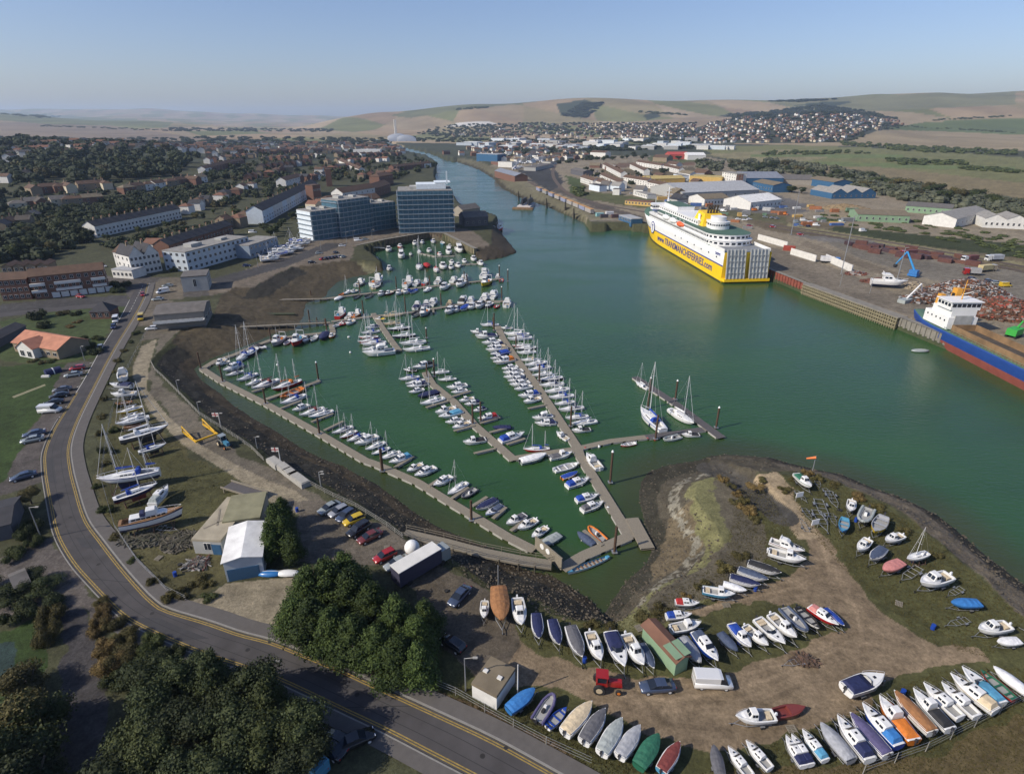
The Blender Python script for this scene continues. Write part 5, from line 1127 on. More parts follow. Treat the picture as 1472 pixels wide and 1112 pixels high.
st('in the big brown row under the left wood', 48,280, 168,270, 7, w_=15, wcs='nbc', rcs='b'); st('in the pair-row above the white terrace', 176,280, 300,262, 8, w_=12, wcs='nwb', rcs='bn')
st('among the gardens right of the white terrace', 250,312, 310,292, 5, wcs='bwn', rcs='rbk'); st('in the gardens under the brick church', 312,292, 372,270, 5, wcs='bnw', rcs='bkr')
st('high on the left hillside edge', 8,262, 44,256, 3, w_=12); st('in the top street on the left hill', 6,228, 92,213, 7, wcs='wnb'); st('behind the crest of the left hill', 100,214, 190,212, 6, wcs='wb')
for i, (x0,y0,x1,y1,n) in enumerate([(296,250,352,236,7),(356,262,420,246,8),(300,236,372,226,9),(376,246,452,236,9),(380,232,470,226,10),(300,226,380,219,9),(384,222,480,218,10),(455,250,520,240,8),(470,236,560,232,9),(484,226,580,224,9),(430,262,480,256,6),(520,258,580,250,6),(566,246,620,240,5),(290,216,380,213,9),(400,214,500,212,9)]):
    st('in the %s terrace row of the old town' % ORD[i], x0,y0,x1,y1,n, wcs='bnwb', rcs='bdbkr', terrace=(i % 3 == 0), turn=.3*(i % 2))
st('in the white crescent between the riverside streets', 487,236, 516,250, 6, wcs='w', rcs='b', terrace=True)
for i, (x0,y0,x1,y1,n) in enumerate([(834,262,852,268,5),(853,267,872,273,5),(866,242,892,256,7),(862,258,890,271,7),(895,262,930,268,5),(905,242,925,252,6),(914,238,950,244,5),(952,244,975,250,4),(930,270,958,276,4)]):
    st('in the %s east-bank terrace by the railway' % ORD[i], x0,y0,x1,y1,n, wcs='w', rcs='b', h=6, terrace=True)
# -- distant houses: hillside estates, beyond counting
def far_houses(name, areas, label):
    wm2 = MB(); mats_ = [wm_('w'), wm_('b'), wm_('n'), rm_('b'), rm_('r'), rm_('k'), wm_('c')]
    for poly, n, wp in areas:
        xs = [p[0] for p in poly]; ys = [p[1] for p in poly]; c = 0; tr = 0
        while c < n and tr < n*20:
            tr += 1; px, py = random.uniform(min(xs), max(xs)), random.uniform(min(ys), max(ys))
            if not inpoly(np.array([px]), np.array([py]), poly)[0]: continue
            x, y, z = G(px, py); c += 1; a = random.choice((0, 1.57)) + .35 + random.uniform(-.15, .15)
            w_, d, h = random.uniform(9, 15), random.uniform(8, 10), random.uniform(4.5, 6.5); b0 = len(wm2.v); ww = random.random()
            wc = 0 if ww < wp else random.choice((1, 2, 6)); rc = random.choice((3, 3, 4, 5))
            tmp = MB(); rr = 2.6; A_ = w_/2; D_ = d/2
            tmp.add([(-A_,-D_,-2),(A_,-D_,-2),(A_,D_,-2),(-A_,D_,-2),(-A_,-D_,h),(A_,-D_,h),(A_,D_,h),(-A_,D_,h),(-A_,0,h+rr),(A_,0,h+rr)], [(0,1,5,4),(2,3,7,6),(1,2,6,9,5),(3,0,4,8,7)], wc)
            tmp.add([(-A_-.3,-D_-.3,h-.1),(A_+.3,-D_-.3,h-.1),(A_+.3,0,h+rr+.1),(-A_-.3,0,h+rr+.1),(-A_-.3,D_+.3,h-.1),(A_+.3,D_+.3,h-.1)], [(0,1,2,3),(3,2,5,4)], rc)
            ca, sa = math.cos(a), math.sin(a); vs = [(x+u_*ca-v_*sa, y+u_*sa+v_*ca, z+w3) for u_, v_, w3 in tmp.v]
            b0 = len(wm2.v); wm2.v += vs; wm2.f += [tuple(b0+i for i in f) for f in tmp.f]; wm2.m += tmp.m; wm2.sm += tmp.sm
    tag(O(name, wm2.mesh(name, mats_)), label, 'houses', None, 'stuff')
far_houses('distant_houses', [([(1000,200),(1010,180),(1060,170),(1150,163),(1230,166),(1290,174),(1300,182),(1240,190),(1215,203),(1120,206),(1000,207)], 560, .42),
 ([(620,196),(760,180),(900,178),(1000,180),(1005,202),(760,200)], 330, .35), ([(200,214),(300,206),(560,208),(600,222),(300,222)], 260, .35), ([(-60,240),(-60,215),(90,205),(250,206),(250,214)], 60, .4), ([(640,222),(700,206),(820,204),(850,230),(760,236),(700,230)], 120, .5)], 'distant pale houses spread over the far town and hillside')
# -- sheds and works on the east side
EB = [('white portal shed with a broad pale roof behind the ferry', 1078,302,1121.5,297,27,6,'gable','w','w',4),('long grey-roofed warehouse behind the white portal shed', 980,287,1090,282,55,6,'gable','g','l',6),
 ('brown-roofed shed with a white gable end', 1012,296,1048,294,22,5.5,'gable','w','n',3),('yellow industrial building with a flat top', 990,265,1036,267.5,22,9,'flat','y','y',0),('long low yellow-roofed building', 930,264,984,263,22,5,'gable','y','y',2.5),
 ('blue-ended shed with a grey roof by the belt of trees', 1067,267,1125,267,45,8,'gable','u','s',5),('blue-walled shed with a mossy roof', 1081,271,1110,277,20,7,'gable','u','n',2.5),('long blue shed with a brown roof near the wetland', 1160,266,1197,272,22,7,'gable','u','n',2.5),
 ('row of four blue gables under pale roofs', 1195,286,1258,285,34,5,'multi','u','g',4),('grey wide-roofed hall right of the blue-ended shed', 1124,266,1168,267,34,6,'gable','d','t',4),('green-fronted unit with a solar-panelled brown roof', 1231,318,1306,321,26,5,'gable','e','n',2),
 ('second green-fronted unit further back', 1300,305,1366,310,26,5,'gable','e','t',2),('white-gabled store with a long ribbed grey roof', 1372,328,1420,316,20,6,'gable','w','g',3),('white-fronted store at the right edge with an open door', 1412,327,1475,330,22,6,'multi','w','g',3),
 ('red-roofed store beside the white curved hall', 962,229,990,229,34,8,'gable','r','R',4),('white curved hall beside the red-roofed store', 988,230,1014,230,34,8,'gable','w','w',4),('white and red riverside store on the west bank', 508,221,547,222,20,9,'flat','w','w',0),
 ('dark blue-clad riverside works', 685,231,715,233,22,12,'flat','u','l',0),('white marine office on the east bank', 716,240,736,241,14,8,'flat','w','g',0),('brick and blue boat shed along the east bank', 711,252,740,261,16,6,'gable','b','s',3),
 ('small blue-windowed office among laid-up boats', 774,232,785,231,10,7,'flat','w','g',0),('flat-topped ticket hall by the railway', 770,246,796,240,18,5,'flat','g','t',0),('corrugated store by the tracks', 820,250,838,254,14,6,'gable','k','t',2),
 ('low white cabin block behind the wagons', 912,281,930,286,9,4,'flat','w','g',0),('light blue canopy beside the ferry bow', 889,316,907,322,9,3.5,'flat','u','l',0),('orange-roofed long store behind the ferry bow', 898,294,935,297,10,3.5,'flat','y','r',0),
 ('white customs shed behind the quay', 938,270,958,277,14,5,'gable','w','b',2),('white retail shed far beyond the terraces', 848,225,870,226,20,8,'gable','w','b',3),('brown hall at the recreation ground', 938,232,958,233,22,7,'gable','n','b',4)]
for lb, ax,ay,bx,by,W_,H_,rf_,wc,rc,rh in EB: building(lb, ax,ay,bx,by,W_,H_,rf_,wc,rc, 1 if by > 275 else 0, 8 if by > 275 else 0, rh=rh or None, group='sheds and works of the port', wh=1.6)
r_, _ = building('block of flats with brown brick ends and white balconies', 1036,266,1056,270,12,14,'flat','w','g',5,6, name='apartment_block', cat='apartment block')
r_, _ = building('brick gable end of the block of flats', 1056.5,270,1066,270,14,14.3,'flat','b','g',5,2, name='apartment_block', cat='apartment block')
for i in range(48):
    px = 655 + i*8.2 + random.uniform(-4, 4); py = random.choice((203, 206, 209, 212, 215)); wl = random.uniform(8, 22)
    building('%s-roofed retail shed, %s from the river across the far flats' % (random.choice(('pale', 'white')), ORD[i]), px, py, px+wl, py+.3, 40, random.uniform(7, 10), 'flat', random.choice('wgxwl'), random.choice('wlgw'), 0, 0, group='retail and trade sheds on the far flats')
# energy plant: two humped shells and a stack
x, y, z = G(573, 203); r_ = T('energy_plant', 'humped silver energy plant with a tall twin stack beside the river', 'power plant', (x, y, z), .25)
def hump(L, W, H):
    m = MB(); secs = []
    for i in range(9):
        u = i/8; k = math.sin(PI*min(1, .12+u*.88*.9))**.5; secs.append([(-L/2+L*u, -W/2*math.cos(PI*j/10), H*k*math.sin(PI*j/10)) for j in range(11)])
    return m.loft(secs, 0, True, False, True).mesh('shell', mat('silver_cladding', (.42,.44,.46), .4, .3, .08, .1))
O('shell', hump(70, 45, 24), r_, (0, 0, 0)); O('shell', hump(60, 38, 20), r_, (25, -18, 0)); O('stack', MB().tube((-10,0,0),(-10,0,66),2,1.6,10).tube((-6,0,0),(-6,0,66),2,1.6,10).mesh('stack', wm_('w')), r_)
# church tower
building('square brown brick tower on the town hill', 470, 268, 478, 268, 8, 17, 'flat', 'b', 'b', 0, 0, name='tower', cat='tower')

random.seed(77)
for i in range(34):
    px = random.uniform(838, 1000); py = random.uniform(240, 292)
    if i > 22: px = random.uniform(700, 830); py = random.uniform(218, 236)
    wl = random.uniform(9, 17); c = random.choice('wwcnbgx')
    building('%s-walled low outbuilding, %s of those between the terraces and the sheds' % (WN.get(c, 'pale'), ORD[i]), px, py, px+wl, py+random.uniform(0, 3), random.uniform(8, 14), random.uniform(3, 6), random.choice(('gable','gable','flat')), c, random.choice('bgnkt'), 0, 0, group='outbuildings of the east bank')
# ---------------------------------------------------------------- the ferry
fp, fs = U(1039.8,407.8,0), U(1101.6,401.7,0); fb0 = U(921,331,0)
stc = ((fp[0]+fs[0])/2, (fp[1]+fs[1])/2); BW = min(math.hypot(fp[0]-fs[0], fp[1]-fs[1]), 23.4)
_k = BW/2/math.hypot(fp[0]-fs[0], fp[1]-fs[1]); stc = (fp[0] + (fs[0]-fp[0])*_k, fp[1] + (fs[1]-fp[1])*_k)
FL, fa = seg(stc, (fb0[0]+6, fb0[1]+3)); FL = min(max(FL, 120), 150)
WHP = mat('ship_white', (.74,.74,.72), .45, 0, .06, .4); YEP = mat('ship_yellow', (.83,.53,.012), .45, 0, .07, .3); BLP = mat('ship_blue', (.01,.03,.22), .5, 0, 0); GRD = mat('deck_green', (.06,.12,.085), .8, 0, .2, .4)
ORP = mat('lifeboat_orange', (.72,.12,.03), .5, 0, .1); RMP = mat('ramp_grey', (.42,.43,.42), .5, .3, .25, .6); DGR = mat('deck_grey', (.20,.21,.22), .8, 0, .2, .5); BKP = mat('boot_black', (.03,.025,.02), .7, 0, .2)
F_ = T('ferry', 'yellow and white car ferry with blue web address lettering, moored along the quay', 'ferry', (*stc, 0), fa)
hb = BW/2
def fw(t, z):     # half beam at fraction t of the length
    k = 1.0
    e = .60 + .012*z
    if t > e: k = max(0, 1 - ((t-e)/(1.0-e))**2.0)**.9
    return max(hb*k, .15)
levels = [(-1.5, -.0), (.6, 0), (8.2, .02), (8.9, .025), (12, .035), (15.8, .05)]
mb = MB(); secs = []
for i in range(25):
    t = (i/24)**.85
    sec = []
    for z, ext in levels: sec.append(((t*(1+ext))*FL*.955, fw(t, z), z + (t > .8)*(t-.8)*10*(z > 14)))
    secs.append(sec + [(x, -y, z) for x, y, z in sec[::-1]])
mb.loft(secs, [3, 1, 2, 0, 0, 4, 0, 0, 2, 1, 3], True, False, False); mb.add(secs[0], [tuple(range(12))], 1)
O('hull', mb.mesh('hull', [WHP, YEP, BLP, BKP, GRD]), F_)
O('stern_ledge', MB().prism([(-3,-hb*.97),(1,-hb*1.0),(1,hb*1.0),(-3,hb*.97)], .9, 2.3).mesh('stern_ledge', YEP), F_)
for s, y0 in ((1, hb*.52), (-1, -hb*.46)):
    m = MB(); w_ = hb*.76
    m.add([(-2.6, y0-w_/2, 2.5), (-2.6, y0+w_/2, 2.5), (-.5, y0+w_/2, 17.5), (-.5, y0-w_/2, 17.5), (-2.0, y0-w_/2, 2.5), (-2.0, y0+w_/2, 2.5), (.1, y0+w_/2, 17.5), (.1, y0-w_/2, 17.5)], [(0,1,2,3),(4,5,6,7),(0,3,7,4),(1,2,6,5),(2,3,7,6),(0,1,5,4)])
    for j in range(6):
        y = y0 - w_/2 + w_*j/5
        m.add([(-3.1, y-.14, 2.5), (-3.1, y+.14, 2.5), (-1.0, y+.14, 17.6), (-1.0, y-.14, 17.6), (-2.3, y-.14, 2.5), (-2.3, y+.14, 2.5), (-.2, y+.14, 17.6), (-.2, y-.14, 17.6)], [(0,1,2,3),(0,3,7,4),(1,2,6,5),(2,3,7,6)])
    for q in (.2, .4, .6, .8):
        zz = 2.5+15*q; xx = -2.95+2.1*q; m.box(xx+.1, y0, zz, .5, w_, .3)
    O('stern_ramp', m.mesh('stern_ramp', RMP), F_)
def tier(name, x0, x1, w_, z0, z1, round_aft=0, m_=WHP, deck=GRD, over=.4):
    poly = []
    if round_aft:
        for j in range(13): a = PI/2 + PI*j/12; poly.append((x0 + round_aft + round_aft*math.cos(a), w_*math.sin(a)))
    else: poly += [(x0, w_), (x0, -w_)]
    poly += [(x1-4, -w_), (x1, -w_*.8), (x1, w_*.8), (x1-4, w_)]
    m = MB(); m.prism(poly, z0, z1, 0); cx = (x0+x1)/2
    m.prism([(cx+(x-cx)*1.004, y*1.03) for x, y in poly], z1+.0, z1+.35, 0, 1)
    o = O(name, m.mesh(name, [m_, deck]), F_); return poly
def winstrip(poly, z, h, gap=1.7, frac=.6, scale=1.004):
    """row of dark windows following the outline"""
    m = MB(); n = len(poly)
    for i in range(n):
        a, b_ = poly[i], poly[(i+1) % n]; L, an = seg(a, b_); k = int(L/gap)
        if k < 1: k = 1
        for j in range(k):
            c = cross(a, b_, (j+.5)/k); m.box(c[0], c[1], z, L/k*frac, .14, h, an)
    tag(O('window_row', m.mesh('window_row', GLASS), F_), kind='stuff')
W1 = hb*.985
O('car_deck', MB().prism([(1,-hb*.93),(18,-hb*.93),(18,hb*.93),(1,hb*.93)], 15.85, 15.95).mesh('car_deck', DGR), F_)
for s in (1, -1): O('bulwark', MB().box(9.5, s*hb*.975, 16.6, 17, .3, 1.7).mesh('bulwark', WHP), F_)
p1_ = tier('lounge_deck', 13, FL*.80, W1, 15.85, 18.5, 10, WHP, WHP); winstrip(p1_, 17.3, 1.1)
p2_ = tier('upper_lounge', 15, FL*.70, W1*.97, 18.85, 21.3, 9.5); winstrip(p2_, 20.2, 1.1)
p3_ = tier('boat_deck_house', 46, FL*.78, W1*.62, 21.65, 24.2, 0, WHP, WHP); winstrip(p3_, 23.1, .9, 3.2, .4)
p4_ = tier('aft_house', 31, 43, W1*.42, 21.65, 25.4, 3.0, WHP, WHP); winstrip(p4_, 24.1, 1.0, 2)
p5_ = tier('aft_house_top', 33, 41, W1*.28, 25.75, 28, 2.0, WHP, WHP)
p6_ = tier('bridge', FL*.74, FL*.80, W1*.98, 21.3, 24.6, 0, WHP, WHP); winstrip(p6_, 23.4, 1.1, 1.6, .8)
p7_ = tier('forward_house', FL*.56, FL*.735, W1*.45, 24.55, 26.6, 0)
def funnel():
    m = MB(); m.add([(42,-6.2,21.6),(57,-6.2,21.6),(57,6.2,21.6),(42,6.2,21.6),(44,-4.6,28.5),(53,-4.6,29.5),(53,4.6,29.5),(44,4.6,28.5)], [(0,1,5,4),(1,2,6,5),(2,3,7,6),(3,0,4,7),(4,5,6,7)]); return m.mesh('funnel', YEP)
fo = O('funnel', funnel(), F_)
for y in (-2.4, -.8, .8, 2.4): O('exhaust_pipe', MB().tube((46,y,28),(45,y,33.5),.62,.62,8).mesh('exhaust_pipe', mat('soot', (.06,.045,.03), .8, 0, .2)), fo)
for s in (1, -1): O('funnel_badge', MB().box(48.5, s*5.75, 26.3, 2.6, .3, 3.4).mesh('funnel_badge', WHP), fo)
for i, x in enumerate((60, 72, 84)):
    for s in (1, -1):
        lb = MB(); lb.ball(x, s*(W1*.97), 20.2 if i else 19.9, 5.2, 1.8, 1.7)
        O('lifeboat', lb.mesh('lifeboat', ORP if i == 0 else WHP), F_)
        O('davit', MB().tube((x-3, s*W1*.75, 18.8), (x-3, s*W1*.95, 22.5), .25, .25, 6).tube((x+3, s*W1*.75, 18.8), (x+3, s*W1*.95, 22.5), .25, .25, 6).mesh('davit', WHP), F_)
O('radar_mast', MB().tube((FL*.77,0,24.5),(FL*.77,0,36),.5,.25,8).box(FL*.77,0,31,.6,5,.4).box(FL*.77,0,33.5,.4,3,.3).tube((FL*.77-5,3,24.5),(FL*.77,0,31),.2,.2,6).mesh('radar_mast', WHP), F_)
O('foremast', MB().tube((FL*.93,0,18),(FL*.93,0,26),.3,.18,8).mesh('foremast', WHP), F_)
O('winch_gear', MB().box(FL*.88,3,18.3,3,2,1.6).box(FL*.88,-3,18.3,3,2,1.6).box(FL*.9,0,18.1,2,2,1.2).mesh('winch_gear', pm('b')), F_)
m = MB(); 
for j in range(7): m.box(8+j*9.5, hb+.06, 11.9 + (j % 2)*.3, 1.1, .1, .8)
O('side_port', m.mesh('side_port', GLASS), F_)
def text_mesh(txt, size, m_, ex=.03, bold=0.):
    cu = bpy.data.curves.new('lettering', 'FONT'); cu.body = txt; cu.size = size; cu.extrude = ex; cu.offset = bold; cu.align_x = 'CENTER'; cu.align_y = 'CENTER'; cu.resolution_u = 2
    to = bpy.data.objects.new('tmp', cu); COL.objects.link(to); bpy.context.view_layer.update()
    me = bpy.data.meshes.new_from_object(to); bpy.data.objects.remove(to); me.materials.clear(); me.materials.append(m_); return me
def place_text(me, parent, width, loc, rot, name='lettering', hgt=None):
    xs = [v.co.x for v in me.vertices]; ys = [v.co.y for v in me.vertices]; o = O(name, me, parent, loc); o.rotation_euler = rot
    k = width/(max(xs)-min(xs)); o.scale = (k, k if hgt is None else hgt/(max(ys)-min(ys)), 1); return o
# port side looks towards +y of the ship; letters read from bow to stern seen from the harbour, so they run towards -x
place_text(text_mesh('www.TRANSMANCHEFERRIES.com', 4, BLP, .04, .05), F_, FL*.56, (FL*.355, hb+.08, 4.9), (PI/2, 0, PI), hgt=4.2)
place_text(text_mesh('DIEPPE', 1.2, BLP, .03, .02), F_, 6, (7, hb+.08, 13.6), (PI/2, 0, PI))
tb = .725; xb = tb*FL*.975; yb = fw(tb, 9.); d_ = (fw(tb+.03, 9.) - fw(tb-.03, 9.))/(.06*FL*.975); ang = math.atan(d_)
lg = O('bow_emblem', MB().tube((0,0,0),(0,.14,0),4.1,4.1,28,0,False).tube((0,.14,0),(0,.2,0),3.5,3.5,28,1,False).box(0,.24,-.3,.75,.1,4.2,0,0).box(0,.24,1.7,2.6,.1,.7,0,0).mesh('bow_emblem', [BLP, WHP]), F_, (xb, yb+.12, 9.9), ang)
F_.scale = (1, 1, .9)
# ---------------------------------------------------------------- the cargo ship
cp0 = U(1297,471,0); cp1 = U(1449.8,551.5,0); _, ca = seg(cp0, cp1)
CS = T('cargo_ship', 'blue-hulled coaster with red bottom and white stern bridge beside the scrap quay', 'cargo ship', (cp0[0]+5.5*math.sin(-ca)*-1*0, cp0[1], 0), ca)
CB = 5.3; CL = 84; BLH = mat('hull_blue', (.014,.052,.22), .5, 0, .12, .4); RDB = mat('antifoul_red', (.22,.058,.042), .7, 0, .18, .35); RUS = mat('hold_rust', (.20,.125,.062), .85, 0, .45, .35, .02, noise_detail=8)
lev = [(-1, .0), (2.7, .0), (5.3, .01), (6.0, .015)]; secs = []
for i in range(19):
    t = i/18; k = min(1, .35+t*6)**.6*(1 if t < .78 else max(0, 1-((t-.78)/.22)**2)); rise = 1.4*max(0, 1-t*7) + 2.5*max(0, (t-.85)/.15)
    sec = [(t*CL*(1+e) - (0 if i else (z < 3)*-3), max(.1, CB*k*(1 if z > 0 else .8)), z + (z > 5)*rise) for z, e in lev]
    secs.append(sec + [(x, -y, z) for x, y, z in sec[::-1]])
y_off = CB
mb = MB(); mb.loft(secs, [1, 0, 0, 2, 0, 0, 1], True, False, False); mb.add(secs[0], [tuple(range(8))], 0)
def S2(name, me, up=False):
    o = O(name, me, CS, (0 if not up else 4.2, y_off, 0 if not up else -.9))
    if up: o.scale = (.86, .88, .98)
    return o
S2('hull', mb.mesh('hull', [BLH, RDB, GRD]))
S2('hold', MB().box(48, 0, 5.5, 52, 8.2, 2.0).box(48, 0, 6.55, 51, 7.4, .02, 0, 1).mesh('hold', [RUS, mat('hold_shade', (.06,.05,.04), .9, 0, .4, .5)]))  # dark sheet on the box paints in the shade of a deep open hold
m = MB()
for s in (1, -1):
    m.box(48, s*4.1, 7.2, 52, .25, 2.6, 0, 0)
m.box(22, 0, 7.2, .25, 8.2, 2.6).box(74, 0, 7.2, .25, 8.2, 2.6)
S2('coaming', m.mesh('coaming', RUS))
m = MB()
for s in (1, -1):
    for zz in (6.5, 7.1): m.tube((20, s*5.15, zz), (70, s*5.15, zz), .05, .05, 4)
    for j in range(34): m.tube((20+j*1.48, s*5.15, 6.0), (20+j*1.48, s*5.15, 7.1), .05, .05, 4)
S2('handrail', m.mesh('handrail', mat('rail_green', (.12,.22,.14), .6, 0, .1)))
S2('deckhouse', MB().box(12, 0, 9.6, 14, 11.2, 4.2).box(13, 0, 12.9, 11, 9.6, 2.6).mesh('deckhouse', WHP), True); S2('bridge', MB().box(14.5, 0, 15.6, 8, 11.4, 2.8).box(14.5, 0, 17.1, 9, 12.6, .25).mesh('bridge', WHP), True)
m = MB(); 
for j in range(6): m.box(18.55, -4.6+j*1.85, 15.9, .12, 1.4, 1.1)
for s in (1, -1):
    for j in range(4): m.box(11.6+j*1.9, s*5.75, 15.9, 1.3, .12, 1.0)
    for j in range(5): m.box(7+j*2.5, s*5.65, 10.3, .6, .12, .6)
S2('window_row', m.mesh('window_row', GLASS), True); S2('house_front', MB().box(19.2, 0, 10.2, .2, 7, 4.5).mesh('house_front', RMP), True)
fn = S2('funnel', MB().box(7.5, 3.2, 15.5, 3.2, 2.6, 8, 0, 0, .8).box(8, -3.0, 14.6, 2.6, 2.2, 6, 0, 0, .8).mesh('funnel', mat('ship_buff', (.62,.30,.04), .5, 0, .1)), True)
S2('funnel_badge', MB().box(7.5, 1.95, 17, 1.5, .12, 1.5, 0, 0).mesh('funnel_badge', pm('k')), True)
S2('mast', MB().tube((15,0,17),(15,0,24),.22,.14,6).box(15,0,21,.3,4,.25).mesh('mast', mat('ship_buff', (.62,.30,.04))), True)
S2('crane_jib', MB().tube((5,5,11),(2,9,15.5),.22,.2,6).tube((2,9,15.5),(7,10,18),.2,.15,6).mesh('crane_jib', WHP), True)
tag(O('small_launch', MB().ball(*U(1323,504,.3),.35,3.2,1.2,.6,top=False).mesh('small_launch', pm('l','gel'))), 'small grey float drifting under the side of the blue coaster', 'float')
# ---------------------------------------------------------------- quay walls
CONC = mat('quay_concrete', (.20,.185,.155), .9, 0, .25, .5, .02, noise_detail=7); SHP = mat('sheet_pile', (.13,.095,.06), .85, 0, .35, .6, .02); TIM = mat('quay_timber', (.20,.175,.105), .9, 0, .35, 1, .02); RSH = mat('red_sheet_wall', (.20,.055,.035), .85, 0, .35, .6); WEED = mat('weed_green', (.05,.06,.025), .9, 0, .4, .8)
def wall_line(label, pts, m_, H=LAND+.25, w_=1.6, ribs=2.2, low=WEED, cat='quay wall', group='quay walls round the harbour'):
    L = UL(pts, LAND) if pts[0][0] < 5000 else pts
    r = T('quay_wall', label, cat, (L[0][0], L[0][1], 0), 0, group); x0, y0 = L[0]
    m = MB(); w2 = MB()
    for a, b_ in zip(L[:-1], L[1:]):
        n, an = seg(a, b_); c = cross(a, b_, .5); m.box(c[0]-x0, c[1]-y0, (H+1.6)/2, n+.5, w_, H-1.6, an); w2.box(c[0]-x0, c[1]-y0, .3, n+.4, w_+.12, 2.6, an)
        for j in range(int(n/ribs)):
            p = cross(a, b_, (j+.5)*ribs/n); m.box(p[0]-x0, p[1]-y0, H/2+.6, ribs*.4, w_+.7, H-1.4, an)
    O('wall_face', m.mesh('wall_face', m_), r); O('weed_band', w2.mesh('weed_band', low), r)
    m = MB(); cc = [(a-x0, b_-y0) for a, b_ in L]; ribbon('', m, offset(cc, -w_/2-.4), offset(cc, w_/2+.4), 0, z=H+.05); m2 = m; O('coping', m.mesh('coping', CONC), r); return r
wall_line('brown sheet-piled wall behind the walled basin', [(510,353.5),(552,344.5),(596,337),(617,334.5),(639,335.5)], SHP)
wall_line('sunlit brown wall on the right of the walled basin', [(639,335.5),(683,357.5)], TIM)
wall_line('rusty red sheet wall astern of the ferry', [(1092,381),(1160,408)], RSH)
wall_line('concrete quay edge behind the ferry', [(925,319),(1000,337),(1050,358),(1092,381)], CONC)
wall_line('stained quay wall ahead of the ferry bow', [(849,318),(898,316),(925,319)], CONC)
wall_line('scrap quay edge beside the blue coaster', [(1296,456),(1475,526),(1640,590)], CONC)
qa, qb = U(1160,408), U(1298,457); r_ = T('timber_quay', 'weathered timber piled quay between the ferry and the coaster', 'quay wall', (qa[0], qa[1], 0), 0); n_, a_ = seg(qa, qb)
r_.rotation_euler = (0, 0, a_)
O('deck', MB().box(n_/2, 0, LAND+.1, n_, 4.5, .5).mesh('deck', CONC), r_); O('back_wall', MB().box(n_/2, 1.4, 1.6, n_, .8, 5.6).mesh('back_wall', TARW), r_)
pm0 = MB().box(0, 0, 0, .5, .5, 5.9).mesh('post', TIM)
for j in range(46): O('post', pm0, r_, (n_*(j+.5)/46, -2.1, 1.6))
for zz in (.9, 2.2, 3.5): O('waling', MB().box(n_/2, -2.45, zz, n_, .3, .5).mesh('waling', TIM), r_)
# timber piers by the ferry bow
for i, (px, py, pz) in enumerate([(745,289,282),(762,294,283),(785,300,285),(812,306,288),(824,316,296)]):
    x, y = U(px, py, 0); h = 9; r_ = T('dolphin_pile', 'dark timber mooring dolphin, %s from the barge along the east bank' % ORD[i], 'pile', (x, y, 0), 0, 'timber dolphins')
    O('post', MB().tube((0,0,-1),(0,0,h),.5,.45,8).tube((1.5,1,-1),(0.2,.2,h-1),.4,.35,8).mesh('post', TARW), r_); O('platform', MB().box(1.5,2,4,5,3,.4).mesh('platform', TARW), r_)
# gangway jetty on the near shore
def jetty(label, pts, z0, z1, w_, m_, posts=True, rails=True, name='jetty', cat='jetty', group=None):
    L = [U(a, b_, z0+(z1-z0)*i/(len(pts)-1)) for i, (a, b_) in enumerate(pts)]; zs = [z0+(z1-z0)*i/(len(pts)-1) for i in range(len(pts))]
    r = T(name, label, cat, (L[0][0], L[0][1], 0), 0, group); x0, y0 = L[0]; m = MB(); ps = MB(); rl = MB()
    l, g = offset(L, w_/2), offset(L, -w_/2); vs = []
    for (a, b_), (c, d), z in zip(l, g, zs): vs += [(a-x0, b_-y0, z), (c-x0, d-y0, z), (c-x0, d-y0, z-.35), (a-x0, b_-y0, z-.35)]
    m.add(vs, [f for i in range(len(L)-1) for f in ((4*i,4*i+1,4*i+5,4*i+4),(4*i+1,4*i+2,4*i+6,4*i+5),(4*i+3,4*i,4*i+4,4*i+7),(4*i+2,4*i+3,4*i+7,4*i+6))])
    O('deck', m.mesh('deck', m_), r)
    for i in range(len(L)-1):
        n, _ = seg(L[i], L[i+1]); k = max(1, int(n/2.5))
        for j in range(k):
            for side in (l, g):
                c = cross(side[i], side[i+1], j/k); z = zs[i]+(zs[i+1]-zs[i])*j/k
                if posts: ps.tube((c[0]-x0, c[1]-y0, -1), (c[0]-x0, c[1]-y0, z), .13, .13, 5)
                if rails: rl.tube((c[0]-x0, c[1]-y0, z), (c[0]-x0, c[1]-y0, z+1.05), .05, .05, 4)
        if rails:
            for side in (l, g):
                for hh in (.55, 1.05): rl.tube((side[i][0]-x0, side[i][1]-y0, zs[i]+hh), (side[i+1][0]-x0, side[i+1][1]-y0, zs[i+1]+hh), .045, .045, 4)
    if posts: O('support_posts', ps.mesh('support_posts', TARW), r).name = 'trestle'
    if rails: O('railing', rl.mesh('railing', WOOD), r)
    return r
jetty('long timber gangway from the car park down to the shore-side pontoon', [F(150,610), F(350,655), F(560,710), F(760,750), F(930,775)], 3.6, 1.6, 2.2, WOOD)
jetty('upper old launching jetty across the mud below the boat park', [D(330,535), D(700,528), D(1100,520)], 2.6, .9, 1.4, WOOD, True, False, group='old jetties across the mud')
jetty('middle green-topped jetty by the clubhouse', [D(210,640), D(500,636), D(860,632)], 3.2, 1.2, 1.8, WEED, True, False, group='old jetties across the mud')
jetty('lower long jetty from the clubhouse terrace to the curved pontoon', [D(60,748), D(400,735), D(800,715), D(1130,700)], 3.6, .8, 1.8, WOOD, True, True, group='old jetties across the mud')
jetty('steel footbridge down into the walled basin', [Cc(250,112), Cc(455,128)], 4.6, 1.2, 2.4, RMP, False, True, 'gangway', 'gangway')
jetty('floating gangway stage beside the mud bank, with a white pole across', [F(1355,530), F(1440,690)], .6, .6, 2.6, WOOD, False, False, 'gangway', 'gangway')
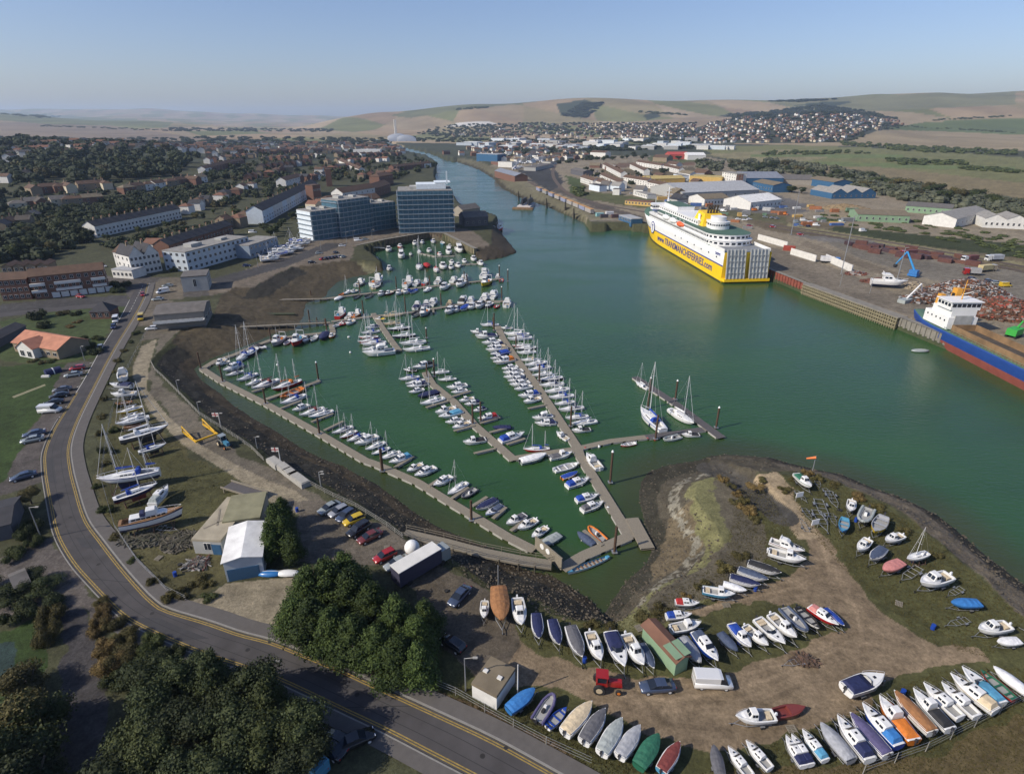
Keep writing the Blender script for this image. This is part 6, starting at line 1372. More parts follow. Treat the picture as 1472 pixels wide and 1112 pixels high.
a_, b_ = U(*F(845,680), .6), U(*F(985,800), .6); n_, an = seg(a_, b_); r_ = T('harbour_sign_wall', 'timber screen with two round white notices at the gangway end', 'screen', (*a_, 0), an)
O('screen', MB().box(n_/2, 0, 1.6, n_, .25, 2.6).mesh('screen', WOOD), r_)
for k in (.28, .5): O('notice', MB().tube((n_*k,-.14,2),(n_*k,-.22,2),.55,.55,18,0,False).mesh('notice', WHP), r_)
# ---------------------------------------------------------------- fences
FEN = mat('fence_post', (.26,.25,.22), .8, 0, .15, 3)
def fence(label, pts, h=1.5, gap=3.2, z=LAND, mesh_=True, zfun=None, m_=None):
    L = UL(pts, z); r = T('fence', label, 'fence', (L[0][0], L[0][1], z), 0, 'wire fences round the yards'); x0, y0 = L[0]; rl = MB(); n_p = 0; pmsh = MB().tube((0,0,0),(0,0,h),.06,.05,5).mesh('post', m_ or FEN)
    for a, b_ in zip(L[:-1], L[1:]):
        n, _ = seg(a, b_); k = max(1, int(n/gap))
        for hh in (h*.35, h*.65, h*.97): rl.tube((a[0]-x0,a[1]-y0,hh),(b_[0]-x0,b_[1]-y0,hh),.02 if mesh_ else .05,.02 if mesh_ else .05,3)
        for j in range(k):
            if n_p < 90: c = cross(a, b_, j/k); O('post', pmsh, r, (c[0]-x0, c[1]-y0, 0)); n_p += 1
    O('wire', rl.mesh('wire', GALV if mesh_ else (m_ or FEN)), r); return r
fence('pale railing along the top of the dark sea bank', [(218,523),(223,533),(235,544),(262,571),(287,597),(312,613),(342,632),(362,646),(380,664)], 1.2, 2.4, mesh_=False)
fence('railing beside the concrete blocks and the car park', [(392,668),(443,696),(479,715),(512,730),(556,757),(580,775)], 1.2, 2.4, mesh_=False)
fence('concrete-post fence along the bottom road verge', [(618,984),(655,999),(697,1023),(738,1045),(785,1070),(850,1100)], 1.5, 3.5)
fence('green mesh fence below the packed bottom row', [(1240,1112),(1330,1080),(1400,1045),(1470,1008),(1560,960)], 1.8, 4)
fence('straggling wire fence between the footway and the boat grass', [(210,480),(179,540),(160,600),(150,660),(146,690),(166,760),(198,808),(240,850),(268,864)], 1.2, 3)
fence('wall of sleepers along the footway in front of the conifers', [(425,918),(480,942),(545,968),(600,992)], .6, 2, mesh_=False, m_=TARW)
# concrete blocks, walls by the quay
def block(label, cat, px, py, sx, sy, sz, rz, m_, name, z=LAND, group=None, detail=True):
    x, y = U(px, py, z); mb = MB().box(0,0,sz/2,sx,sy,sz,0,0,.97)
    if detail: mb.box(0,0,sz+.06,sx*.9,sy*.8,.12,0,0)
    o = O(name, mb.mesh(name, m_), None, (x, y, z), rz); return tag(o, label, cat, group)
for i, (px, py, w_) in enumerate([(396,668,4.2),(409,676,3.4),(418,683,3.4),(430,692,6)]): block('pale concrete block, %s along the railing by the flagpole' % ORD[i], 'concrete block', px, py, w_, 2.0, 1.1, -.75, FLOAT, 'concrete_block', group='concrete blocks by the railing')
for i, (ax, ay, bx, by) in enumerate([(1089,345,1131,357),(1136,366,1172,377),(1186,375,1224,392)]):
    a_, b_ = U(ax, ay), U(bx, by); n_, an = seg(a_, b_); r_ = T('barrier_wall', 'long white concrete barrier, %s astern of the ferry' % ORD[i], 'wall', (*a_, LAND), an, 'white barriers on the quay'); O('wall_panel', MB().box(n_/2,0,1.8,n_,.4,3.6).mesh('wall_panel', wm_('w')), r_); O('foot', MB().box(n_/2,0,.15,n_,2,.3).mesh('foot', CONC), r_)
# containers, wagons, trucks
CONTM = {}
def container(label, px, py, col, L=6.1, rz=0, z=LAND, group='red-brown containers in the truck yard', h=2.6):
    x, y = U(px, py, z); k = (col, L, h)
    if k not in CONTM:
        m = MB().box(0,0,h/2,L,2.44,h)
        for i in range(int(L/.5)):
            for s in (1,-1): m.box(-L/2+.3+i*.5, s*1.25, h/2, .22, .05, h*.86)
        CONTM[k] = m.mesh('shell', mat('cont_'+str(col), col, .75, 0, .3, .8)), MB().box(L/2+.03,.6,h/2,.06,1.05,h*.9).box(L/2+.03,-.6,h/2,.06,1.05,h*.9).mesh('door', mat('cont_'+str(col), col))
    r = T('container', label, 'container', (x, y, z), rz, group); O('shell', CONTM[k][0], r); O('door', CONTM[k][1], r); return r
j = 0
for i in range(26):
    t = i/25; px = 1224 + 172*t + random.uniform(-4, 4); py = 354 + 24*t + (3.2 if i % 2 else -3.5) + random.uniform(-2, 2); c = random.choice([(.105,.042,.032),(.085,.036,.034),(.13,.058,.04),(.06,.034,.04)])
    container('rusty red-brown scrap container, %s along the truck yard row' % ORD[i], px, py, c, 6.1, -1.1 + random.uniform(-.55,.55), h=random.choice((1.5, 2.0, 2.6)))
container('red container beside the white barrier astern of the ferry', 1134, 360, (.30,.05,.03), 6.1, -.5, group=None)
for i in range(9):
    t = i/8; c = random.choice([(.30,.28,.26),(.22,.24,.33),(.25,.25,.24)])
    p = U(775+72*t, 275+31*t*1.0); q = U(780+72*t, 277+31*t*1.0); _, an = seg(U(775,275), U(847,306))
    r_ = T('rail_wagon', 'orange-topped grey wagon, %s in the quayside train' % ORD[i], 'wagon', (*p, LAND), an, 'wagons in the quayside train'); O('wagon_body', MB().box(0,0,2.1,14,2.9,3.0).mesh('wagon_body', mat('cont_'+str(c), c, .75, 0, .3, .8)), r_); O('wagon_top', MB().box(0,0,3.7,14.1,3.0,.3).mesh('wagon_top', mat('wagon_orange', (.42,.24,.10), .8, 0, .3)), r_)
    O('bogie', MB().box(-4.5,0,.4,2.6,2,.6).box(4.5,0,.4,2.6,2,.6).mesh('bogie', RUBBER), r_)
def truck(label, px, py, rz, cab='w', body=(.14,.05,.045), L=9, group='lorries parked by the scrap yard', h=2.2, bx=None):
    x, y = (U(px, py)); r = T('lorry', label, 'lorry', (x, y, LAND), rz, group)
    O('cab', MB().box(L/2-1.1,0,1.75,2.2,2.4,2.7,0,0,.92).mesh('cab', pm(cab,'car')), r); O('windscreen', MB().box(L/2-.03,0,2.25,.12,2.1,.9).mesh('windscreen', GLASS), r)
    O('load_body', MB().box(-1.3,0,1.1+h/2,L-2.9,2.5,h).mesh('load_body', mat('cont_'+str(body), body, .75, 0, .25, .8)), r); O('chassis', MB().box(0,0,.8,L,1.2,.4).mesh('chassis', RUBBER), r)
    for wx in (-L/2+1.2, -L/2+2.6, L/2-1.6):
        for s in (1,-1): O('wheel', MC.setdefault('tw', MB().tube((0,-.15,0),(0,.15,0),.5,.5,12,0,False).mesh('wheel', RUBBER)), r, (wx, s*1.1, .5))
    return r
truck('white-cabbed lorry with a red-brown tipper body', 1393, 376, PI+.25); truck('dark red lorry towards the middle of the container row', 1305, 368, PI+.2, 'r'); truck('pale lorry behind the white-cabbed one', 1428, 375, PI+.1, 'w', (.35,.37,.4))
truck('cream crane lorry by the scrap heap', 1418, 390, .3, 'c', (.45,.38,.2), 10); truck('red lorry before the cream crane lorry', 1396, 395, 2.8, 'r', (.3,.3,.3), 7)
truck('white lorry with a blue tarpaulin near the ferry ramp', 1192, 378, -.35, 'u', (.55,.55,.55), 9, None)
for i, (px, py, c, kd) in enumerate([(1397,402,'n','hatch'),(1420,405,'d','hatch'),(1432,408,'l','hatch'),(1445,412,'y','van'),(1165,322,'w','van'),(1155,318,'w','van'),(1145,321,'l','van'),(1128,309,'o','van'),(1085,303,'o','van'),(1040,304,'w','van'),(1032,302,'w','van'),(1210,320,'l','van'),(1173,325,'w','van'),(1150,338,'r','hatch'),(1061,316,'w','hatch'),(1070,317,'w','hatch'),(1077,316,'w','hatch'),(1100,313,'l','hatch'),(1110,314,'s','hatch'),(1240,333,'w','van')]):
    x, y = U(px, py); vehicle(kd, c, (x, y, LAND+.02), random.uniform(-.5,.4), '%s %s, %s across the port yard' % (CN[c], 'van' if kd == 'van' else 'car', ORD[i]), 'port_vehicle', 'van' if kd == 'van' else 'car', 'vehicles in the port yard')
# horse-lorry-like long box van by the trees
a_, b_ = U(*F(150,830), LAND+1.5), U(*F(320,730), LAND+1.5); n_, an = seg(a_, b_); r_ = T('box_lorry', 'long dark-sided lorry with a white roof parked by the conifers', 'lorry', ((a_[0]+b_[0])/2, (a_[1]+b_[1])/2, LAND), an)
O('load_body', MB().box(-.7,0,2.1,8.2,2.5,2.8).mesh('load_body', mat('navy_side', (.04,.04,.07), .6, 0, .15)), r_)
O('roof', MB().box(-.7,0,3.56,8.3,2.6,.12).mesh('roof', wm_('w')), r_); O('cab', MB().box(4.5,0,1.6,1.9,2.3,2.2,0,0,.9).mesh('cab', pm('l','car')), r_)
for wx in (-3,3.6):
    for s in (1,-1): O('wheel', MC['tw'], r_, (wx, s*1.1, .5))
# scrap heaps
def heap(label, px, py, rx, ry, h, cols, n, seed, name='scrap_heap', cat='scrap heap', group='scrap metal heaps on the quay', k_=1.):
    if name in ('junk_pile', 'scrap_lump'): k_ = .42; n *= 2; h *= .6
    rr = random.Random(seed); x, y = U(px, py); m = MB(); secs = []
    for i in range(7):
        k = 1 - i/6; secs.append([(rx*k*math.cos(2*PI*j/16)*(1+.12*rr.uniform(-1,1)), ry*k*math.sin(2*PI*j/16)*(1+.12*rr.uniform(-1,1)), h*(1-k**1.5)*.95) for j in range(16)])
    m.loft(secs, 0, False, True, False)
    for i in range(n):
        a = rr.uniform(0, 2*PI); q = rr.random()**.6; z = h*(1-q**1.5)*.95
        m.box(rx*q*math.cos(a), ry*q*math.sin(a), z+.1, rr.uniform(.4,2.4)*(k_ if k_ == 1 else 1), rr.uniform(.2,1.0)*k_*(1 if k_ == 1 else .4), rr.uniform(.1,.7)*k_, rr.uniform(0,3), rr.randrange(len(cols)))
    r = T(name, label, cat, (x, y, LAND), 0, group); O('heap', m.mesh('heap', [mat('scrap_'+str(c), c, .7, .2, .4, 1.5) for c in cols]), r)
RC1 = [(.075,.05,.035),(.17,.07,.035),(.30,.30,.30),(.10,.05,.03),(.05,.05,.05),(.22,.10,.05),(.45,.44,.42)]
heap('broad grey and rust scrap heap behind the coaster bridge', 1388, 430, 20, 15, 8.5, RC1, 2200, 1)
heap('redder scrap heap at the frame edge beyond the coaster hold', 1440, 450, 16, 12, 6.5, [(.15,.07,.04),(.17,.085,.05),(.09,.055,.035),(.28,.25,.22),(.12,.06,.04),(.33,.08,.05)], 1100, 2)
heap('small scrap pile by the crane barge on the quay edge', 1325, 432, 8, 6, 3, RC1, 350, 3)
heap('pale rubble pile behind the blue grab crane', 1314, 413, 6, 5, 2.4, [(.3,.25,.18),(.36,.3,.22)], 120, 4, 'rubble_pile', 'rubble pile', None)
heap('rusty plate pile beside the white workboat ashore', 1262, 405, 8, 3.4, 1.6, [(.17,.07,.045),(.12,.05,.035)], 90, 5)
heap('rusty bars beyond the lamp column on the quay', 1232, 394, 6, 3, 1.2, [(.16,.06,.04),(.3,.28,.26)], 60, 6)
heap('earth and timber mound among the blue gabled works', 1212, 300, 22, 10, 4, [(.30,.22,.12),(.24,.18,.10)], 120, 7, 'rubble_pile', 'rubble pile', None)
# material handler (blue), loader on the quay, green grab
x, y = U(1312, 398); r_ = T('grab_crane', 'bright blue grab crane with a bent arm on the scrap quay', 'crane', (x, y, LAND), 2.2)
O('cab', MB().box(0,0,2.4,3.4,2.6,1.8).box(0,0,1,4,3,.9).mesh('cab', pm('u')), r_); O('boom', MB().tube((0,0,3),(5,0,11),.5,.4,6).tube((5,0,11),(8.5,0,4.5),.42,.3,6).mesh('boom', mat('crane_blue', (.03,.25,.55), .5, 0, .1)), r_); O('grab', MB().ball(8.5,0,3.8,1,1,.9).mesh('grab', RUBBER), r_)
x, y = U(1456, 484); r_ = T('green_handler', 'bright green grab machine at the edge beyond the coaster hold', 'crane', (x, y, LAND), .5); O('cab', MB().box(0,0,2,5,3,2.2).mesh('cab', mat('lime', (.04,.34,.05), .5, 0, .1)), r_); O('boom', MB().tube((1,0,3),(3.5,0,5),.4,.3,6).mesh('boom', mat('lime', (.04,.34,.05))), r_); O('track', MB().box(0,1.3,.5,4.4,.6,1).box(0,-1.3,.5,4.4,.6,1).mesh('track', RUBBER), r_)
x, y = U(1302, 434); r_ = T('barge_crane', 'white folding crane arm on the quay edge above the coaster stern', 'crane', (x, y, LAND), .5); O('base', MB().box(0,0,.7,7,3,1.4).mesh('base', pm('l')), r_); O('boom', MB().tube((0,0,1.4),(8,0,6.5),.35,.3,6).tube((8,0,6.5),(10,0,3),.28,.22,6).mesh('boom', WHP), r_)
x, y = U(1277, 410, LAND+1); boat('F', 'w', 'w', 14, (x, y, LAND+1.2), -.35, 'white workboat laid up ashore on the scrap quay beside rusty plates', land=True)
# columns and lamps
LPM = {}
def lamp(label, c, bx, by, tx, ty, arm=1.6, cat='street lamp', name='street_lamp', z=LAND, white=False, group='lamp columns'):
    p = c(bx, by) if c else (bx, by); t = c(tx, ty) if c else (tx, ty); x, y = U(*p, z); h = max(3, min(28, HZ(x, y, t[1]) - z))
    r = T(name, label, cat, (x, y, z), 0, group); q = .11 if h < 14 else .25
    O('pole', MB().tube((0,0,0),(0,0,h),q,q*.6,7).mesh('pole', GALV if not white else wm_('w')), r)
    if arm: O('lantern', MB().tube((0,0,h-.05),(arm,0,h+.12),q*.5,q*.5,5).box(arm+.15,0,h+.1,.6,.28,.14).mesh('lantern', FLOAT), r)
    return r
for i, (c, a) in enumerate([(Rc,(295,465,215,240)),(D,(585,290,560,185)),(D,(1060,155,1048,85)),(D,(1255,115,1245,20)),(D,(1305,70,1300,10)),(D,(1448,80,1445,0)),(Cc,(370,70,365,5)),(Z0,(640,725,610,620)),(TT,(385,495,355,400)),(H,(320,885,300,670)),(S_,(1020,275,1008,190)),(E,(130,555,118,485)),(E,(285,655,258,560)),(E,(540,810,528,725)),(E,(985,1060,978,995)),(Z0,(1355,980,1330,875))]):
    lamp('grey lamp column, %s counted outward from the lower road bend' % ORD[i], c, *a, white=False, arm=.5 if c in (E, S_, F, Z0) else 1.2)
for i, a in enumerate([(1289,404,1296,356),(1207,412,1218,386),(1137,338,1153,262),(1209,394,1222,310),(1250,422,1256,396),(1016,278,1017,262),(934,268,935,240),(912,262,913,248)]): lamp('tall floodlight mast, %s along the port quay' % ORD[i], None, *a, arm=1.0, name='floodlight_mast', cat='floodlight', group='floodlight masts of the port')
for i, (c, a) in enumerate([(E,(283,655,258,555)),(E,(707,918,680,800))]):
    r_ = lamp('flagpole with a red-cross flag, %s' % ('beside the yellow hoist' if i == 0 else 'beside the concrete blocks'), c, *a, arm=0, name='flagpole', cat='flagpole', white=True, group=None)
    x, y = U(*c(a[0], a[1])); h = HZ(x, y, c(a[2], a[3])[1]) - LAND
    O('flag', MB().box(-.75,0,h-.5,1.5,.03,1.0,0,0).box(-.75,-.02,h-.5,1.5,.03,.22,0,1).box(-.75,-.02,h-.5,.22,.03,1.0,0,1).mesh('flag', [wm_('w'), pm('r')]), r_)
r_ = lamp('tall pole with an orange windsock on the spit', Lc, 125, 182, 152, 68, arm=0, name='windsock_pole', cat='windsock', group=None)
x, y = U(*Lc(125,182)); h = HZ(x, y, Lc(0,80)[1]) - LAND; O('windsock', MB().tube((0,0,h),(-1.7,.3,h-.4),.30,.15,8).mesh('windsock', mat('sock', (.75,.20,.06), .8, 0, .1)), r_)
lamp('short white pole with stays beside the blue-covered boat', H, 663, 915, 676, 712, arm=0, name='white_pole', cat='pole', group=None, white=True)
lamp('bare mast beside the orange-brown covered boat', H, 535, 215, 533, 60, arm=0, name='white_pole', cat='pole', group=None)
lamp('grey post in the shaded dock water below the gangway', F, 648, 915, 645, 780, arm=0, name='timber_post', cat='post', group=None, z=0)
# blue barge with hopper by the east bank
x, y = U(757, 297, 0); r_ = T('hopper_barge', 'dark hopper barge with a white hull moored at the east bank', 'barge', (x, y, 0), 1.35)
O('hull', MB().prism([(-14,-6),(12,-6),(15,-3),(15,3),(12,6),(-14,6)], -1, 2.2).mesh('hull', mat('barge_side', (.55,.52,.50), .7, 0, .2, .4)), r_); O('conveyor', MB().box(2,2.8,5,26,2,4,0,0,.6).box(2,-2.8,5,26,2,4,0,0,.6).mesh('conveyor', pm('k')), r_); O('fender_raft', MB().box(-17,0,.5,6,18,1.6).mesh('fender_raft', mat('hold_rust', (.26,.16,.075))), r_)
x, y = U(716, 332, 0); boat('T', 'r', 'r', 12, (x, y, 0), .9, 'red tug moored off the dark boathouse by the tower')
for i, (px, py) in enumerate([(862,311),(868,313),(876,309),(884,313)]): container('%s store on the point ahead of the ferry bow, %s' % (('teal-banded','dark','white','dark')[i], ORD[i]), px, py, ((.25,.45,.45),(.08,.07,.08),(.6,.6,.6),(.10,.06,.06))[i], 6, .2, group='stores on the point ahead of the ferry')
# yellow boat hoist and blue tractor on the slipway track
x, y = U(*E(140,720)); r_ = T('boat_hoist', 'yellow steel boat hoist frame on the concrete track', 'boat hoist', (x, y, LAND), -.72)
HY = mat('hoist_yellow', (.62,.36,.02), .5, 0, .1, 2)
for s in (1,-1): O('side_frame', MB().box(0,s*2.4,.9,7.6,.35,.4).tube((-3.6,s*2.4,2.3),(2.4,s*2.4,1.2),.15,.15,6).tube((-3.4,s*2.4,1),(-3.6,s*2.4,2.3),.15,.15,6).tube((-.5,s*2.4,1),(-.5,s*2.4,1.8),.12,.12,6).mesh('side_frame', HY), r_); O('wheel', MC['tw'], r_, (-2.2, s*2.4, .5))
O('cross_beam', MB().box(3.4,0,.9,.35,4.8,.35).mesh('cross_beam', HY), r_)
def tractor(label, px, py, rz, col, cabc):
    x, y = U(px, py); r = T('tractor', label, 'tractor', (x, y, LAND), rz)
    O('bonnet', MB().box(1.2,0,1.25,1.9,.75,.8,0,0,.9).mesh('bonnet', pm(col,'car')), r); O('cab_frame', MB().box(-.5,0,1.3,1.5,1.2,.6).box(-.5,0,2.65,1.6,1.4,.12).tube((-1.1,.6,1.5),(-1.1,.6,2.6),.06,.06,5).tube((-1.1,-.6,1.5),(-1.1,-.6,2.6),.06,.06,5).tube((.15,.6,1.5),(.15,.6,2.6),.06,.06,5).tube((.15,-.6,1.5),(.15,-.6,2.6),.06,.06,5).mesh('cab_frame', pm(cabc,'car')), r); O('cab_glass', MB().box(-.5,0,2.05,1.3,1.15,1.0).mesh('cab_glass', GLASS), r)
    for s in (1,-1):
        w_ = O('wheel', MB().tube((-.8,s*.75,.75),(-.8,s*1.1,.75),.75,.75,16,0,False).mesh('wheel', RUBBER), r); O('rim', MB().tube((-.8,s*.77,.75),(-.8,s*1.13,.75),.42,.42,12,0,False).mesh('rim', pm('c')), w_)
        w_ = O('wheel', MB().tube((1.7,s*.65,.42),(1.7,s*.9,.42),.42,.42,14,0,False).mesh('wheel', RUBBER), r); O('rim', MB().tube((1.7,s*.66,.42),(1.7,s*.93,.42),.22,.22,10,0,False).mesh('rim', pm('o')), w_)
tractor('red tractor with cream wheel rims on the gravel', *H(1240,870), -.12, 'r', 'r'); tractor('light blue tractor hitched to the yellow boat hoist', *E(310,790), -.7, 't', 'l')
# white dome tank, blue and white drums by the workshop
x, y = U(*F(195,720)); r_ = T('dome_tank', 'white spherical tank beside the long lorry', 'tank', (x, y, LAND)); O('sphere', MB().ball(0,0,1.4,1.3,1.3,1.3,0,16,10).mesh('sphere', WHP), r_); O('stand', MB().box(0,0,.15,1.6,1.6,.3).mesh('stand', CONC), r_)
for lb, px, py, w_, c in (('blue upturned dinghy on the low wall by the workshop', 389, 826.5, 4, 'u'), ('white upturned dinghy on the low wall by the workshop', 414, 826, 4, 'w')):
    x, y = U(px, py); r_ = T('upturned_dinghy', lb, 'dinghy', (x, y, LAND), .02, None); O('hull', MB().ball(0,0,.3,w_/2,.75,.6,0,12,6,True).mesh('hull', pm(c,'gel')), r_); O('keel', MB().box(0,0,.9,w_*.8,.06,.06).mesh('keel', WHP), r_)
# dark red wreck, engine lump, rubbish skips
r_ = T('red_wreck', 'dark red abandoned hull lying on the gravel beyond the white boat', 'boat', (*U(*J(1370,245)), LAND+.15), .2, None, 4.6); O('hull', hull_mesh(0, .36, .14, .04, .8, .1, .2, [pm('m','gel'), pm('m'), pm('m')]), r_); O('deck', deck_mesh(.36, .14, .8, .2, [pm('m'), pm('m')], (.1,.5), .08), r_)
heap('rusty engine and axle lump on the open gravel', *I(1360,690), 1.6, .9, .7, [(.10,.07,.05),(.16,.10,.07)], 30, 9, 'scrap_lump', 'scrap lump', None)
heap('tangle of old timber and wire left of the workshop store', *Rc(1270,480), 3.2, 3, .9, [(.13,.115,.085),(.08,.075,.05)], 90, 10, 'junk_pile', 'junk pile', None)
heap('heap of stored poles and frames on the boat grass', *Rc(1000,470), 4.2, 2.4, .6, [(.12,.11,.085),(.07,.07,.045)], 80, 11, 'junk_pile', 'junk pile', None)
heap('white and red oddments by the blue door of the store', *Rc(1390,640), 2, 1.6, .8, [(.28,.27,.25),(.15,.06,.05),(.1,.1,.1),(.14,.12,.09)], 50, 12, 'junk_pile', 'junk pile', None)
for i, (c, x0, y0, cc) in enumerate([(Lc,35,365,'w'),(Lc,138,548,'w')]):
    x, y = U(*c(x0,y0)); r_ = T('notice_board', 'white notice board on legs, %s' % ('by the empty trailers' if i == 0 else 'at the edge of the gravel track'), 'notice board', (x, y, LAND), .3); O('board', MB().box(0,0,1.4,1.6,.1,1.1).mesh('board', WHP), r_); O('leg', MB().tube((-.7,0,0),(-.7,0,1.4),.05,.05,5).mesh('leg', FEN), r_); O('leg', MB().tube((.7,0,0),(.7,0,1.4),.05,.05,5).mesh('leg', FEN), r_)
# navy sight screen and white bench on the green
x, y = U(77, 536); r_ = T('cricket_cover', 'domed navy pitch cover on the green beside the bays', 'pitch cover', (x, y, LAND), .9); O('shell', MB().tube((-1.9,0,.3),(1.9,0,.3),1.3,1.3,14,0,True).mesh('shell', pm('n','canvas')), r_); O('stripe', MB().tube((-.12,0,.3),(.12,0,.3),1.33,1.33,14).mesh('stripe', WHP), r_)
block('low white bench on the cricket green', 'bench', 66, 542, 2.2, .7, .45, .1, wm_('w'), 'bench')
# pedestrian on the footway
def person(px, py, rz, label):
    x, y = U(px, py); me = bpy.data.meshes.new('person')
    V = [(0,0,.95),(0,0,1.15),(0,0,1.38),(0,0,1.5),(0,0,1.62),(0,0,1.74),(0,.1,.9),(.14,.11,.5),(.02,.11,.06),(.16,.12,.03),(0,-.1,.9),(-.04,-.11,.5),(-.24,-.11,.10),(-.12,-.12,.04),(0,.2,1.38),(-.08,.25,1.1),(.06,.27,.88),(.1,.27,.8),(0,-.2,1.38),(.08,-.25,1.1),(.22,-.26,.9),(.27,-.26,.83)]
    Ed = [(0,1),(1,2),(2,3),(3,4),(4,5),(0,6),(6,7),(7,8),(8,9),(0,10),(10,11),(11,12),(12,13),(2,14),(14,15),(15,16),(16,17),(2,18),(18,19),(19,20),(20,21)]
    Rd = [.15,.14,.16,.06,.1,.09,.09,.07,.05,.04,.09,.07,.05,.04,.06,.05,.04,.035,.06,.05,.04,.035]
    me.from_pydata(V, Ed, []); o = bpy.data.objects.new('person', me); COL.objects.link(o); o.modifiers.new('k', 'SKIN')
    for i, q in enumerate(Rd): me.skin_vertices[0].data[i].radius = (q, q)
    me.skin_vertices[0].data[0].use_root = True
    sb = o.modifiers.new('s', 'SUBSURF'); sb.levels = sb.render_levels = 1
    me.materials.append(mat('skin', (.45,.27,.19), .6, 0, 0)); o.location = (x, y, LAND+.16); o.rotation_euler = (0,0,rz); tag(o, label, 'person')
    O('shirt', MB().ball(0,0,1.22,.17,.23,.30).mesh('shirt', pm('p','canvas')), o); O('trousers', MB().ball(0,0,.88,.16,.19,.20).mesh('trousers', pm('d','canvas')), o); O('hair', MB().ball(-.02,0,1.72,.115,.115,.12).mesh('hair', pm('z','canvas')), o)
person(*TT(1020,480), 2.6, 'person in a pink top walking along the footway below the conifers')
# buoys
for i, (c, a, b_, cc) in enumerate([(Gc,300,712,'r'),(Gc,397,700,'w'),(Gc,795,650,'r'),(Gc,740,645,'r'),(F,1228,482,'w'),(Gc,925,365,'r'),(D,1272,815,'w'),(D,730,1025,'w'),(Bc,20,405,'w'),(Bc,5,290,'w')]):
    x, y = U(*c(a, b_), 0); r_ = T('mooring_buoy', '%s mooring buoy, %s among those floating by the walkways' % (CN[cc], ORD[i]), 'buoy', (x, y, .1), 0, 'mooring buoys'); O('float', MB().ball(0,0,.1,.4,.4,.38).mesh('float', pm(cc)), r_); O('ring', MB().tube((0,0,.45),(0,0,.62),.07,.07,6).mesh('ring', GALV), r_)

# railway lines through the port
RAILB = mat('rail_ballast', (.105,.078,.055), .9, 0, .3, .8, noise_detail=6); RAILS = mat('rail_steel', (.10,.065,.05), .6, .3, .2)
for ii, q in enumerate([[(806,226),(797,240),(795,252),(803,266),(822,281),(860,293),(910,302),(960,310)], [(1100,322),(1180,333),(1300,352),(1475,384),(1600,410)], [(1100,326),(1180,338),(1300,358),(1475,391),(1600,418)], [(760,262),(800,282),(850,298),(905,306)]]):
    Lq = catmull(UL(q), 5); mb = MB(); ribbon('', mb, offset(Lq, -2.2), offset(Lq, 2.2), .05+.012*ii); tag(O('railway_track', mb.mesh('railway_track', RAILB)), kind='structure')
    mb = MB()
    for d in (-1.1, .4): ribbon('', mb, offset(Lq, d-.12), offset(Lq, d+.12), .13+.012*ii)
    tag(O('railway_track', mb.mesh('railway_track', RAILS)), kind='structure')
# boats laid up in the far yards
random.seed(21)
for i in range(46):
    px, py = random.uniform(728, 782), random.uniform(219, 246); x, y, z = G(px, py)
    boat(random.choice('SMCSM'), 'w', random.choice('wwbn'), random.uniform(8, 12), (x, y, z+1.3), random.choice((.4, .6, 2.0)), 'pale boat laid up in the east-bank yard, %s in the scatter' % ORD[i], 'boats laid up in the east-bank yard')
for i in range(40):
    px = random.uniform(385, 442); py = 372 - (px-385)*.42 + random.uniform(-9, 8); x, y, z = G(px, py)
    boat(random.choice('SCMDC'), 'w', random.choice('wwbc'), random.uniform(5, 9), (x, y, z+.9), random.choice((.3, .5, .2)), 'pale boat in the crowded boat park left of the scaffolding, %s in the scatter' % ORD[i], 'boats in the crowded boat park')

for i in range(60):
    px, py = random.uniform(1010, 1225), random.uniform(296, 330)
    if i > 38: px, py = random.uniform(940, 1010), random.uniform(283, 305)
    c = random.choice([(.5,.5,.48),(.06,.12,.3),(.3,.12,.05),(.2,.2,.2),(.45,.3,.1),(.12,.2,.13)]); container('%s store box, %s of the clutter in the port yards' % ({.5:'white',.06:'blue',.3:'rusty',.2:'dark grey',.45:'ochre',.12:'green'}[c[0]], ORD[i]), px, py, c, random.choice((3, 6.1, 6.1, 9)), random.uniform(-.6, .4), group='store boxes in the port yards', h=random.choice((1.6, 2.6)))

a_, b_ = U(322,706), U(372,722); n_, an = seg(a_, b_); r_ = T('timber_ramp', 'raised timber ramp frame behind the flat-roofed store', 'ramp', (*a_, LAND), an)
O('deck', MB().box(n_/2,1,.9,n_,2.6,.12).mesh('deck', WOOD2), r_); O('side_beam', MB().box(n_/2,-.3,1.1,n_+.6,.2,.35).mesh('side_beam', WOOD), r_); O('side_beam', MB().box(n_/2,2.3,1.1,n_+.6,.2,.35).mesh('side_beam', WOOD), r_)
for k in (0.05,.5,.95): O('leg', MB().box(n_*k,-.3,.45,.2,.2,.9).mesh('leg', WOOD), r_)
# loose things about the yards: tyres, drums, blocks, pallets
random.seed(33); TYR = MB().tube((0,0,0),(0,0,.22),.34,.34,12,0,False).mesh('tyre', RUBBER); DRM = MB().tube((0,0,0),(0,0,.85),.29,.29,12,0,False).mesh('drum', pm('b'))
PAL_ = MB()
for j in range(5): PAL_.box(0, -.4+j*.2, .13, 1.2, .13, .03)
for j in (-.5, 0, .5): PAL_.box(j, 0, .06, .1, 1.0, .1)
PAL_ = PAL_.mesh('pallet', WOOD)
spots = [(770,915),(842,950),(915,905),(1000,905),(1062,925),(1120,905),(1180,880),(1228,750),(1265,800),(1330,835),(1380,870),(1290,870),(1210,735),(1340,905),(1140,1050),(1200,1040),(1300,1000),(760,1010),(830,1050),(900,1075),(240,790),(262,812),(250,830),(232,802),(275,815),(430,735),(560,790),(640,850),(1085,850),(1040,870),(965,885),(1395,1010)]
